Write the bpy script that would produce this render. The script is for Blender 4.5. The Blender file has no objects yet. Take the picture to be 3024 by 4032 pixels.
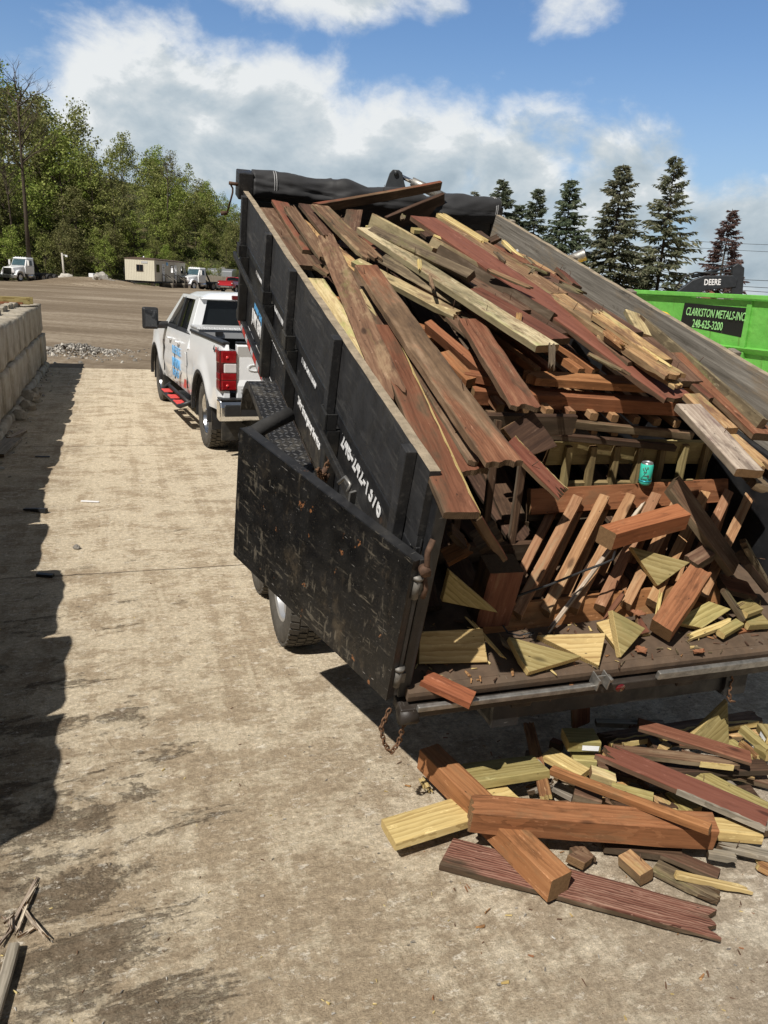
import bpy, bmesh, math, random
from mathutils import Vector, Matrix, Quaternion, noise as mnoise
R = math.radians
sc = bpy.context.scene
COL = sc.collection
# ------------------------------------------------------------------ camera
cam_d = bpy.data.cameras.new('camera'); cam = bpy.data.objects.new('camera', cam_d); COL.objects.link(cam)
cam_d.sensor_fit = 'VERTICAL'; cam_d.sensor_height = 36.0; cam_d.lens = 36.0 * 3060 / 4032
cam_d.clip_start = 0.05; cam_d.clip_end = 3000
PITCH, ROLL, CAMH = R(16.317), R(3.238), 2.174
_f = Vector((0, math.cos(PITCH), -math.sin(PITCH))); _u = Vector((0, math.sin(PITCH), math.cos(PITCH))); _r = Vector((1, 0, 0))
_rt = _r * math.cos(ROLL) + _u * math.sin(ROLL); _up = _u * math.cos(ROLL) - _r * math.sin(ROLL)
cam.matrix_world = Matrix(((_rt.x, _up.x, -_f.x, 0), (_rt.y, _up.y, -_f.y, 0), (_rt.z, _up.z, -_f.z, CAMH), (0, 0, 0, 1)))
sc.camera = cam
# ------------------------------------------------------------------ sun
SUN_AZ, SUN_EL = R(211), R(52)      # where the sun stands: behind and to the left of the camera
sun_d = bpy.data.lights.new('sun', 'SUN'); sun = bpy.data.objects.new('sun', sun_d); COL.objects.link(sun)
sun_d.energy = 5.0; sun_d.angle = R(0.53); sun_d.color = (1.0, 0.95, 0.875)
_s = Vector((math.sin(SUN_AZ) * math.cos(SUN_EL), math.cos(SUN_AZ) * math.cos(SUN_EL), math.sin(SUN_EL)))
sun.rotation_euler = (-_s).to_track_quat('-Z', 'Y').to_euler()
sun.location = (-20, -20, 40)
# ------------------------------------------------------------------ colour management
sc.view_settings.view_transform = 'Standard'; sc.view_settings.look = 'None'
sc.view_settings.exposure = 0.12; sc.view_settings.gamma = 1.0
sc.render.engine = 'CYCLES'
sc.cycles.use_denoising = True
sc.cycles.max_bounces = 6; sc.cycles.diffuse_bounces = 3; sc.cycles.transparent_max_bounces = 8
# ------------------------------------------------------------------ node helper
class G:
    def __init__(s, nt): s.nt = nt
    def n(s, typ, ins=None, **at):
        nd = s.nt.nodes.new(typ)
        for k, v in at.items(): setattr(nd, k, v)
        for k, v in (ins or {}).items():
            sk = nd.inputs[k]
            if isinstance(v, bpy.types.NodeSocket): s.nt.links.new(v, sk)
            else: sk.default_value = v
        return nd
    def m(s, op, a, b=0.0, c=None, clamp=False):
        d = {0: a, 1: b}
        if c is not None: d[2] = c
        return s.n('ShaderNodeMath', d, operation=op, use_clamp=clamp).outputs[0]
    def vm(s, op, a, b=(0, 0, 0)): return s.n('ShaderNodeVectorMath', {0: a, 1: b}, operation=op).outputs[0]
    def noise(s, v, scale=5, detail=5, rough=.55, dist=0.0):
        return s.n('ShaderNodeTexNoise', {'Vector': v, 'Scale': scale, 'Detail': detail, 'Roughness': rough, 'Distortion': dist}).outputs[0]
    def ss(s, x, a, b, lo=0.0, hi=1.0):
        return s.n('ShaderNodeMapRange', {0: x, 1: a, 2: b, 3: lo, 4: hi}, interpolation_type='SMOOTHSTEP').outputs[0]
    def ramp(s, f, pts):
        nd = s.n('ShaderNodeValToRGB', {0: f}); cr = nd.color_ramp
        while len(cr.elements) > len(pts): cr.elements.remove(cr.elements[-1])
        while len(cr.elements) < len(pts): cr.elements.new(0.5)
        for e, (p, c) in zip(cr.elements, pts): e.position = p; e.color = (*c, 1)
        return nd.outputs[0]
    def mix(s, f, a, b, blend='MIX'):
        nd = s.n('ShaderNodeMix', data_type='RGBA', blend_type=blend)
        for i, v in ((0, f), (6, a), (7, b)):
            if isinstance(v, bpy.types.NodeSocket): s.nt.links.new(v, nd.inputs[i])
            else: nd.inputs[i].default_value = (*v, 1) if isinstance(v, tuple) else v
        return nd.outputs[2]
    def vmul(s, v, xyz): return s.vm('MULTIPLY', v, xyz)
    def link(s, a, b): s.nt.links.new(a, b)

def newmat(name):
    m = bpy.data.materials.new(name); m.use_nodes = True
    nt = m.node_tree; b = nt.nodes['Principled BSDF']
    return m, G(nt), b
def plain(name, col, rough=.6, metal=0.0, spec=.5, var=.12, scale=6, bump=0.0, coat=0.0):
    m, g, b = newmat(name)
    tc = g.n('ShaderNodeTexCoord').outputs['Object']
    f = g.noise(tc, scale, 6, .6)
    lo = tuple(c * (1 - var) for c in col); hi = tuple(min(1, c * (1 + var)) for c in col)
    g.link(g.ramp(f, [(.3, lo), (.7, hi)]), b.inputs['Base Color'])
    b.inputs['Roughness'].default_value = rough; b.inputs['Metallic'].default_value = metal
    b.inputs['Specular IOR Level'].default_value = spec
    if coat: b.inputs['Coat Weight'].default_value = coat; b.inputs['Coat Roughness'].default_value = .08
    if bump:
        bp = g.n('ShaderNodeBump', {'Height': g.noise(tc, scale * 6, 6, .6), 'Strength': bump, 'Distance': .01})
        g.link(bp.outputs[0], b.inputs['Normal'])
    return m
MAT = {}
# ------------------------------------------------------------------ sky with clouds (world)
W = bpy.data.worlds.new('World'); sc.world = W; W.use_nodes = True
def build_sky():
    nt = W.node_tree; nt.nodes.clear(); g = G(nt)
    out = g.n('ShaderNodeOutputWorld'); bg = g.n('ShaderNodeBackground', {'Strength': 1.0})
    g.link(bg.outputs[0], out.inputs[0])
    sky = g.n('ShaderNodeTexSky', sky_type='NISHITA', sun_disc=False, sun_elevation=SUN_EL, sun_rotation=SUN_AZ,
              air_density=1.0, dust_density=.6, ozone_density=2.0, altitude=200)
    skyc = g.vm('MULTIPLY', sky.outputs[0], (.072, .093, .114))
    d = g.n('ShaderNodeTexCoord').outputs['Generated']
    sp = g.n('ShaderNodeSeparateXYZ', {0: d})
    az = g.m('ARCTAN2', sp.outputs[0], sp.outputs[1]); el = g.m('ARCSINE', sp.outputs[2])
    p = g.n('ShaderNodeCombineXYZ', {0: az, 1: g.m('MULTIPLY', el, 1.5), 2: .37}).outputs[0]
    # cloud banks: azimuth, elevation, half widths (radians), weight
    banks = [(-.30, .165, .15, .105, .95), (-.16, .15, .17, .105, 1.0), (.00, .125, .17, .10, 1.0), (.13, .115, .13, .095, .95),
             (.25, .115, .10, .085, .95), (-.02, .05, .45, .075, .9), (-.36, .09, .13, .10, .85), (.20, .05, .22, .06, .8),
             (.43, .085, .12, .06, 1.0), (.47, .03, .2, .05, .9),
             (-.12, .315, .2, .055, .85), (-.30, .33, .12, .04, .45), (.035, .30, .05, .05, .6), (.175, .30, .075, .045, .75), (.29, .30, .07, .03, .45), (.10, .225, .05, .03, .33),
             (-.9, .2, .3, .14, 1.0), (.95, .22, .3, .14, 1.0), (1.8, .25, .5, .16, 1.0), (-1.9, .2, .45, .14, .9)]
    M = None
    for (a, e, wa, we, wt) in banks:
        x = g.m('DIVIDE', g.m('SUBTRACT', az, a), wa); y = g.m('DIVIDE', g.m('SUBTRACT', el, e), we)
        q = g.m('EXPONENT', g.m('MULTIPLY', g.m('ADD', g.m('MULTIPLY', x, x), g.m('MULTIPLY', y, y)), -.9))
        q = g.m('MULTIPLY', q, wt)
        M = q if M is None else g.m('MAXIMUM', M, q)
    n1 = g.noise(p, 7.0, 9, .58, .25); n2 = g.noise(p, 22.0, 8, .62, .3)
    nn = g.m('ADD', g.m('MULTIPLY', g.m('SUBTRACT', n1, .5), 1.25), g.m('MULTIPLY', g.m('SUBTRACT', n2, .5), .38))
    dens = g.m('ADD', M, nn)
    cov = g.ss(dens, .36, .76)
    haze = g.ss(el, .0, .30, .62, 0.06)
    # light on the cloud: thin rims bright, thick cores greyer, low parts bluish grey
    pl = g.vm('ADD', p, (-.016, .030, 0))
    n1b = g.noise(pl, 7.0, 9, .58, .25)
    rel = g.m('SUBTRACT', n1, n1b)
    lit = g.m('ADD', g.m('MULTIPLY', rel, 2.4), g.m('MULTIPLY', g.m('SUBTRACT', g.ss(dens, .6, 1.45), .5), -.55))
    n3 = g.noise(g.vm('ADD', p, (3, 1, 0)), 5.0, 6, .55, .2)
    lit = g.m('ADD', lit, g.m('MULTIPLY', g.m('SUBTRACT', n3, .5), .9))
    lit = g.m('ADD', lit, g.ss(el, .02, .24, -.22, .34))
    cc = g.ramp(g.m('ADD', lit, .5), [(.0, (.27, .345, .405)), (.32, (.36, .435, .49)), (.6, (.46, .53, .575)), (.85, (.60, .645, .665)), (1.0, (.78, .80, .80))])
    hz = g.mix(haze, skyc, (.42, .52, .62))
    fin = g.mix(g.m('MULTIPLY', cov, .95), hz, cc)
    # deck: dark grey added to unseen sky overhead and behind, to cut fill light
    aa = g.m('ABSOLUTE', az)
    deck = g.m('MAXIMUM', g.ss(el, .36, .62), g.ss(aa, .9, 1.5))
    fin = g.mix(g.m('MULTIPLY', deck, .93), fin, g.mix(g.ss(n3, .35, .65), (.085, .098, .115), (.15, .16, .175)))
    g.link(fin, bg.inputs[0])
build_sky()

# ------------------------------------------------------------------ procedural materials
def wood(key, dark, base, light, worn=None, worn_amt=.5, ring=.35, ringscale=16, green=None, green_amt=.5, dirt=.5, rough=.78, bump=.35, edge=None):
    m, g, b = newmat('wood_' + key)
    tc = g.n('ShaderNodeTexCoord').outputs['Object']; rnd = g.n('ShaderNodeObjectInfo').outputs['Random']
    off = g.n('ShaderNodeCombineXYZ', {0: g.m('MULTIPLY', rnd, 37), 1: g.m('MULTIPLY', rnd, 19), 2: g.m('MULTIPLY', rnd, 11)}).outputs[0]
    v = g.vm('ADD', tc, off)
    low = g.noise(g.vmul(v, (1.4, 4, 4)), 1.0, 4, .6)
    wob = g.n('ShaderNodeCombineXYZ', {1: g.m('MULTIPLY', low, .05)}).outputs[0]
    vd = g.vm('ADD', v, wob)
    grain = g.noise(g.vmul(vd, (2.2, 34, 34)), 1.0, 6, .62)
    fine = g.noise(g.vmul(vd, (5, 150, 150)), 1.0, 3, .6)
    wave = g.n('ShaderNodeTexWave', {'Vector': g.vmul(vd, (.22, 1, .6)), 'Scale': ringscale, 'Distortion': 5.5, 'Detail': 3.0, 'Detail Scale': 1.6, 'Detail Roughness': .6},
               wave_type='BANDS', bands_direction='Y', wave_profile='SAW').outputs[1]
    f = g.m('ADD', g.m('MULTIPLY', grain, .75), g.m('MULTIPLY', fine, .25))
    f0 = f
    f = g.m('ADD', f, g.m('MULTIPLY', g.m('SUBTRACT', wave, .5), ring * .5))
    if key == 'ridged': f0 = f
    col = g.ramp(f, [(.25, dark), (.5, base), (.78, light)])
    blot = g.noise(g.vmul(v, (3.2, 9, 9)), 1.0, 8, .68, .4)
    if worn:
        wf = g.ss(g.m('ADD', g.m('MULTIPLY', blot, .7), g.m('MULTIPLY', grain, .3)), .5 + .12 * (1 - worn_amt * 2), .62 + .12 * (1 - worn_amt * 2))
        col = g.mix(g.m('MULTIPLY', wf, min(1, worn_amt + .35)), col, worn)
    if green:
        gf = g.ss(g.noise(g.vm('ADD', g.vmul(v, (2.5, 7, 7)), (5, 2, 9)), 1.0, 8, .7), .55 - .1 * green_amt, .70 - .1 * green_amt)
        col = g.mix(g.m('MULTIPLY', gf, .8), col, green)
    # dirt and stains, with shapes of their own
    df = g.ss(g.noise(g.vm('ADD', g.vmul(v, (5, 12, 12)), (2, 7, 1)), 1.0, 9, .72), .52, .70)
    col = g.mix(g.m('MULTIPLY', df, dirt), col, tuple(c * .35 for c in dark))
    # knots
    vo = g.n('ShaderNodeTexVoronoi', {'Vector': g.vmul(v, (2.6, 7.5, 7.5)), 'Scale': 1.0}, feature='F1')
    kn = g.ss(vo.outputs['Distance'], .05, .13, 1.0, 0.0)
    col = g.mix(g.m('MULTIPLY', kn, .75), col, tuple(c * .4 for c in dark))
    # nail heads and pin holes
    vo2 = g.n('ShaderNodeTexVoronoi', {'Vector': g.vmul(v, (9, 22, 22)), 'Scale': 1.0}, feature='F1')
    col = g.mix(g.m('MULTIPLY', g.ss(vo2.outputs['Distance'], .04, .075, 1.0, 0.0), .8), col, (.012, .009, .007))
    # small chips and scuffs of raw wood, crisp edged
    chp = g.ss(g.m('ADD', g.m('MULTIPLY', g.noise(g.vm('ADD', g.vmul(v, (9, 26, 26)), (1, 8, 3)), 1.0, 8, .78), .8), g.m('MULTIPLY', fine, .2)), .585, .625)
    col = g.mix(g.m('MULTIPLY', chp, .38), col, tuple(min(1, c * 1.5 + .05) for c in light))
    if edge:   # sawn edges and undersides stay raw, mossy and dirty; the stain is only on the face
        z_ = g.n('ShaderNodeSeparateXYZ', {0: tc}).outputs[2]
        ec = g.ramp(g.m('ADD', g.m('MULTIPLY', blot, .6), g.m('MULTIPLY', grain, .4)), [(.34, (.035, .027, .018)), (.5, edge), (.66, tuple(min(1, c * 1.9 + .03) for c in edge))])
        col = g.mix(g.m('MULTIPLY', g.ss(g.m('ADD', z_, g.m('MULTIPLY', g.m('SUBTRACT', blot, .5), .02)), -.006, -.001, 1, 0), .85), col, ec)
    hs = g.n('ShaderNodeHueSaturation', {'Color': col, 'Value': g.m('ADD', g.m('MULTIPLY', rnd, .36), .84), 'Hue': g.m('ADD', g.m('MULTIPLY', rnd, .016), .492)})
    g.link(hs.outputs[0], b.inputs['Base Color'])
    b.inputs['Roughness'].default_value = rough; b.inputs['Specular IOR Level'].default_value = .25
    bp = g.n('ShaderNodeBump', {'Height': g.m('ADD', g.m('MULTIPLY', f0, .7), g.m('MULTIPLY', blot, .5)), 'Strength': bump, 'Distance': .006})
    g.link(bp.outputs[0], b.inputs['Normal'])
    MAT[key] = m
def endgrain(key, dark, light):
    m, g, b = newmat('endgrain_' + key)
    tc = g.n('ShaderNodeTexCoord').outputs['Object']; rnd = g.n('ShaderNodeObjectInfo').outputs['Random']
    sp = g.n('ShaderNodeSeparateXYZ', {0: tc})
    yy = g.m('ADD', sp.outputs[1], g.m('MULTIPLY', g.m('SUBTRACT', rnd, .5), .1)); zz = g.m('ADD', sp.outputs[2], .035)
    nz = g.noise(tc, 30, 4, .6)
    rr = g.m('ADD', g.m('SQRT', g.m('ADD', g.m('MULTIPLY', yy, yy), g.m('MULTIPLY', zz, zz))), g.m('MULTIPLY', nz, .006))
    w = g.m('FRACT', g.m('MULTIPLY', rr, 190))
    n2 = g.noise(tc, 60, 6, .7)
    f = g.m('ADD', g.m('MULTIPLY', w, .5), g.m('MULTIPLY', n2, .6))
    g.link(g.ramp(f, [(.2, dark), (.85, light)]), b.inputs['Base Color'])
    b.inputs['Roughness'].default_value = .9; b.inputs['Specular IOR Level'].default_value = .15
    bp = g.n('ShaderNodeBump', {'Height': n2, 'Strength': .5, 'Distance': .004}); g.link(bp.outputs[0], b.inputs['Normal'])
    MAT['e_' + key] = m
wood('red', (.085, .026, .015), (.18, .062, .038), (.25, .10, .062), (.20, .105, .06), .25, .15, green=None, dirt=.35, edge=(.13,.09,.05))
wood('redp', (.115, .042, .025), (.205, .082, .050), (.25, .108, .068), None, .2, .08, dirt=.30, rough=.65, bump=.2, edge=(.11,.075,.045))
wood('redb', (.06, .022, .012), (.14, .054, .031), (.21, .092, .054), (.21, .125, .072), .30, .2, dirt=.5, edge=(.10,.07,.042))
wood('redw', (.07, .026, .014), (.18, .073, .040), (.30, .16, .095), (.30, .155, .085), .30, .25, 34, dirt=.40, edge=(.13,.085,.05))
wood('brown', (.05, .026, .016), (.12, .066, .040), (.20, .125, .078), (.22, .15, .095), .40, .25, dirt=.5, edge=(.12,.09,.055))
wood('brown2', (.06, .034, .02), (.165, .092, .052), (.27, .17, .10), (.30, .21, .12), .5, .3, green=(.17, .15, .06), green_amt=.0, dirt=.5, edge=(.16,.125,.07))
wood('darkb', (.022, .012, .008), (.062, .034, .021), (.12, .07, .042), (.15, .10, .06), .25, .25, dirt=.5, edge=(.06,.042,.027))
wood('pale', (.26, .17, .08), (.50, .39, .21), (.66, .56, .35), (.28, .16, .085), .5, .25, green=(.34, .35, .13), green_amt=.45, dirt=.45, edge=(.26,.2,.1))
wood('pale2', (.19, .13, .072), (.38, .29, .155), (.58, .48, .29), (.13, .08, .047), .55, .3, green=(.24, .235, .095), green_amt=.1, dirt=.7, edge=(.17,.14,.08))
wood('lichen', (.24, .16, .09), (.50, .41, .25), (.74, .66, .47), (.17, .10, .06), .55, .3, green=(.36, .36, .16), green_amt=.12, dirt=.8, edge=(.15,.125,.07))
wood('mossy', (.045, .033, .02), (.12, .09, .055), (.24, .19, .115), (.32, .25, .145), .4, .3, green=(.15, .145, .055), green_amt=.2, dirt=.6)
wood('mossyb', (.05, .033, .02), (.14, .095, .058), (.24, .17, .10), (.09, .045, .026), .5, .3, green=(.14, .14, .05), green_amt=.7, dirt=.6)
wood('streak', (.20, .10, .042), (.42, .26, .12), (.60, .44, .23), (.16, .085, .05), .55, .4, green=(.36, .33, .14), green_amt=.35, dirt=.5, edge=(.22,.15,.08))
wood('bleach', (.20, .14, .10), (.44, .36, .28), (.62, .54, .42), (.15, .095, .085), .45, .35, dirt=.6, edge=(.2,.16,.11))
wood('pt', (.17, .13, .042), (.31, .25, .098), (.42, .36, .165), (.22, .165, .07), .3, .5, 13, green=(.24, .225, .09), green_amt=.3, dirt=.4)
wood('pt2', (.30, .20, .065), (.52, .40, .17), (.66, .54, .28), (.34, .20, .08), .35, .5, 14, dirt=.35)
wood('ptc', (.28, .18, .068), (.48, .35, .15), (.60, .47, .23), (.33, .21, .09), .25, .5, 13, dirt=.35)
wood('cedar', (.11, .045, .018), (.265, .112, .048), (.37, .175, .080), (.19, .105, .052), .42, .3, dirt=.5)
wood('cedarr', (.12, .036, .018), (.265, .088, .042), (.34, .13, .065), (.19, .105, .06), .38, .25, dirt=.5)
wood('rotten', (.09, .042, .02), (.27, .14, .058), (.48, .32, .15), (.40, .22, .08), .55, .4, dirt=.5, bump=.8)
wood('grey', (.10, .085, .065), (.22, .19, .15), (.36, .32, .26), (.28, .23, .16), .4, .4, dirt=.5)
wood('ridged', (.07, .028, .017), (.185, .082, .052), (.33, .20, .14), (.38, .26, .18), .32, .9, 26, dirt=.4, bump=.8, edge=(.07,.055,.03))
wood('baluster', (.15, .07, .033), (.30, .16, .08), (.42, .26, .145), (.28, .20, .115), .4, .3, dirt=.4)
wood('balpt', (.14, .10, .042), (.27, .205, .095), (.36, .285, .145), (.17, .11, .055), .3, .3, dirt=.35)
wood('sidegrey', (.12, .105, .085), (.24, .215, .18), (.34, .31, .27), (.19, .16, .12), .4, .4, dirt=.35)
endgrain('dark', (.03, .02, .012), (.13, .085, .05))
endgrain('mid', (.09, .05, .025), (.28, .17, .085))
endgrain('yellow', (.30, .20, .07), (.62, .48, .22))
def add_paint_specks():
    # grey sideboard gets its white paint drips
    m = MAT['sidegrey']; g = G(m.node_tree); b = m.node_tree.nodes['Principled BSDF']
    src = b.inputs['Base Color'].links[0].from_socket
    tc = g.n('ShaderNodeTexCoord').outputs['Object']
    v = g.n('ShaderNodeTexVoronoi', {'Vector': g.vm('ADD', tc, (.3, .2, .1)), 'Scale': 3.3}, feature='F1').outputs['Distance']
    nn = g.noise(tc, 40, 4, .7)
    f = g.ss(g.m('ADD', v, g.m('MULTIPLY', nn, .16)), .135, .15, 1, 0)
    g.link(g.mix(f, src, (.72, .70, .66)), b.inputs['Base Color'])
add_paint_specks()

def black_steel(key, base=(.012, .0125, .014), rust=.3, scratch=.5, rough=.42, dust=.25, grain=False, heavy=False):
    m, g, b = newmat('paint_' + key)
    tc = g.n('ShaderNodeTexCoord').outputs['Object']
    def scr(rot, sc_, th, seed):
        mp = g.n('ShaderNodeMapping', {'Vector': tc, 'Rotation': rot, 'Location': (seed, seed * 2, seed * .7), 'Scale': sc_}).outputs[0]
        return g.ss(g.noise(mp, 1.0, 3, .6), th, th + .05)
    col = g.ramp(g.noise(tc, 9, 7, .65), [(.3, tuple(c * .7 for c in base)), (.7, tuple(c * 1.5 + .002 for c in base))])
    dn = g.ss(g.noise(tc, 3.2, 9, .72), .50, .74)
    col = g.mix(g.m('MULTIPLY', dn, dust), col, (.13, .115, .09))
    if scratch:
        s = g.m('MAXIMUM', scr((.3, .2, .5), (16, 190, 90), .70, 1), g.m('MAXIMUM', scr((.9, 1.2, -.6), (14, 210, 120), .71, 4), scr((0, .1, 1.45), (190, 9, 150), .69, 7)))
        col = g.mix(g.m('MULTIPLY', s, scratch), col, (.36, .34, .31))
    if heavy:
        s2 = g.m('MAXIMUM', scr((.0, 1.5, .25), (13, 120, 50), .60, 2), g.m('MAXIMUM', scr((.0, .75, 0), (60, 110, 11), .59, 5), scr((0, -.55, 0), (9, 90, 60), .61, 9)))
        ar = g.ss(g.noise(tc, 3.4, 8, .72), .46, .58)
        col = g.mix(g.m('MULTIPLY', g.m('MULTIPLY', s2, ar), .5), col, (.19, .165, .125))
        sm = g.ss(g.noise(g.vmul(tc, (5.0, 9, 2.4)), 1.0, 12, .82), .53, .68)
        col = g.mix(g.m('MULTIPLY', sm, .42), col, (.15, .115, .075))
    if rust:
        vo = g.noise(g.vmul(tc, (15, 15, 10) if heavy else (7, 7, 3.2)), 1.0, 7, .66, .5)
        rf = g.ss(vo,   .655 if heavy else .675, .67 if heavy else .70); gr = g.noise(tc, 60, 4, .7)
        rc = g.ramp(gr, [(.3, (.13, .045, .02)), (.6, (.32, .14, .055)), (.8, (.25, .20, .12))])
        col = g.mix(g.m('MULTIPLY', rf, rust), col, rc)
    if grain:
        gn = g.noise(g.vmul(tc, (60, 4, 60)), 1.0, 5, .65)
        gw = g.noise(g.vmul(tc, (10, 2.2, 10)), 1.0, 6, .7)
        col = g.mix(g.m('MULTIPLY', g.ss(g.m('ADD', g.m('MULTIPLY', gn, .5), g.m('MULTIPLY', gw, .5)), .5, .68), .6), col, (.10, .095, .088))
    g.link(col, b.inputs['Base Color'])
    g.link(g.ss(g.noise(tc, 12, 6, .6), .3, .7, rough - .1, rough + .2), b.inputs['Roughness'])
    bp = g.n('ShaderNodeBump', {'Height': g.noise(tc, 45, 6, .65), 'Strength': .18, 'Distance': .006}); g.link(bp.outputs[0], b.inputs['Normal'])
    MAT[key] = m
black_steel('steel', (.011, .0115, .013), .12, .30, .40, .12)
black_steel('door', (.006, .006, .0063), .95, .85, .34, .10, False, True)
black_steel('sideblack', (.015, .015, .016), 0, .15, .62, .16, True)
black_steel('rustlip', (.022, .016, .012), .8, .5, .6, .35)
black_steel('dustyfloor', (.085, .055, .034), .7, .45, .8, .35)
black_steel('frame', (.010, .010, .010), .3, .2, .5, .4)
black_steel('gravure', (.016, .016, .017), .2, .35, .42, .25)
MAT['chain'] = plain('rusty_chain', (.17, .095, .055), .75, .5, .3, .45, 60)
MAT['chrome'] = plain('chrome', (.72, .73, .75), .12, 1.0, .5, .04)
MAT['steelgrey'] = plain('worn_steel', (.32, .31, .29), .5, .8, .5, .35, 30)
MAT['silver'] = plain('aluminium', (.62, .63, .65), .32, .9, .5, .08, 20)
MAT['white'] = plain('white_paint', (.80, .815, .83), .25, 0, .5, .02, 2, coat=.5)
MAT['whitedirty'] = plain('dirty_white_paint', (.68, .68, .66), .4, 0, .5, .10, 3)
MAT['decal'] = plain('white_vinyl', (.82, .82, .82), .4, 0, .5, .03)
MAT['decalblue'] = plain('blue_vinyl', (.12, .42, .78), .4, 0, .5, .05)
MAT['lettergrey'] = plain('grey_lettering', (.50, .50, .50), .35, 0, .5, .03)
MAT['blackplastic'] = plain('black_plastic', (.017, .017, .018), .5, 0, .5, .25, 20)
MAT['rubber'] = plain('tyre_rubber', (.030, .029, .028), .82, 0, .3, .3, 14, .25)
MAT['tyretan'] = plain('dusty_tyre', (.075, .068, .058), .85, 0, .3, .3, 14, .25)
MAT['glass'] = plain('tinted_glass', (.008, .010, .011), .05, 0, .6, .1)
MAT['glassblue'] = plain('windscreen_glass', (.05, .09, .11), .08, 0, .6, .3, 3)
MAT['redlens'] = plain('red_lens', (.24, .006, .009), .12, 0, .6, .25, 18, coat=.6)
MAT['reddark'] = plain('dark_red_lens', (.10, .006, .008), .12, 0, .6, .25, 18, coat=.6)
MAT['clearlens'] = plain('clear_lens', (.62, .58, .58), .12, 0, .6, .1)
MAT['redtread'] = plain('red_step_pad', (.62, .055, .045), .5, 0, .5, .15)
MAT['redtape'] = plain('red_reflective_tape', (.52, .035, .03), .35)
MAT['whitetape'] = plain('silver_reflective_tape', (.50, .50, .52), .35)
MAT['redpaint'] = plain('red_car_paint', (.42, .018, .028), .25, 0, .5, .06, coat=.5)
MAT['amber'] = plain('amber_lens', (.6, .2, .02), .3)
MAT['yellow'] = plain('yellow_paint', (.72, .45, .03), .5)
MAT['tag'] = plain('paper_tag', (.80, .82, .84), .6)
MAT['brownroof'] = plain('brown_roof_edge', (.11, .075, .055), .8)
MAT['fence'] = plain('weathered_fence_wood', (.21, .185, .15), .9, 0, .2, .25, 1.5)
MAT['bark'] = plain('bark', (.075, .06, .045), .95, 0, .2, .35, 4, .4)
MAT['rock'] = plain('grey_rock', (.36, .34, .30), .9, 0, .2, .3, 4, .7)
MAT['rockdark'] = plain('dark_rubble', (.20, .185, .165), .9, 0, .2, .35, 8, .7)
MAT['rocklight'] = plain('pale_rubble', (.46, .43, .38), .9, 0, .2, .2, 8, .7)
MAT['wire'] = plain('cable', (.03, .03, .03), .7)
MAT['deere'] = plain('dark_grey_boom_paint', (.022, .025, .029), .5, 0, .4, .25, 6)

def bed_leaf(name, c1, c2, c3, tl=.35):
    m, g, b = newmat(name)
    geo = g.n('ShaderNodeNewGeometry'); rnd = g.n('ShaderNodeObjectInfo').outputs['Random']
    tc = g.n('ShaderNodeTexCoord').outputs['Object']
    f = g.m('ADD', g.m('MULTIPLY', geo.outputs['Random Per Island'], .55), g.m('MULTIPLY', g.noise(tc, .35, 3, .6), .5))
    col = g.ramp(f, [(.25, c1), (.55, c2), (.85, c3)])
    hs = g.n('ShaderNodeHueSaturation', {'Color': col, 'Hue': g.m('ADD', g.m('MULTIPLY', rnd, .05), .475), 'Value': g.m('ADD', g.m('MULTIPLY', rnd, .6), .7), 'Saturation': g.m('ADD', g.m('MULTIPLY', rnd, .25), .82)})
    g.link(hs.outputs[0], b.inputs['Base Color']); b.inputs['Roughness'].default_value = .7; b.inputs['Specular IOR Level'].default_value = .2
    tr = g.n('ShaderNodeBsdfTranslucent', {'Color': hs.outputs[0]}); mx = g.n('ShaderNodeMixShader', {0: tl, 1: b.outputs[0], 2: tr.outputs[0]})
    g.link(mx.outputs[0], m.node_tree.nodes['Material Output'].inputs[0])
    return m
MAT['leaf'] = bed_leaf('spring_leaves', (.10, .13, .028), (.235, .265, .06), (.40, .405, .135))
MAT['leafbrush'] = bed_leaf('brush_leaves', (.05, .07, .018), (.10, .13, .032), (.18, .19, .07))
MAT['needle'] = bed_leaf('spruce_needles', (.07, .095, .06), (.14, .165, .105), (.24, .245, .17), .5)
MAT['needlebrown'] = bed_leaf('dying_spruce_needles', (.14, .085, .07), (.24, .15, .12), (.32, .23, .18), .5)
MAT['needledull'] = bed_leaf('sparse_spruce_needles', (.09, .10, .062), (.18, .185, .12), (.29, .26, .19), .5)
def tarp_mat():
    m, g, b = newmat('black_mesh_tarp')
    tc = g.n('ShaderNodeTexCoord').outputs['Object']
    f = g.noise(tc, 5, 8, .65)
    g.link(g.ramp(f, [(.3, (.008, .008, .009)), (.7, (.022, .022, .024))]), b.inputs['Base Color'])
    b.inputs['Roughness'].default_value = .68; b.inputs['Sheen Weight'].default_value = .15
    bp = g.n('ShaderNodeBump', {'Height': g.noise(tc, 160, 2, .5), 'Strength': .15, 'Distance': .003}); g.link(bp.outputs[0], b.inputs['Normal'])
    MAT['tarp'] = m
tarp_mat()
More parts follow.
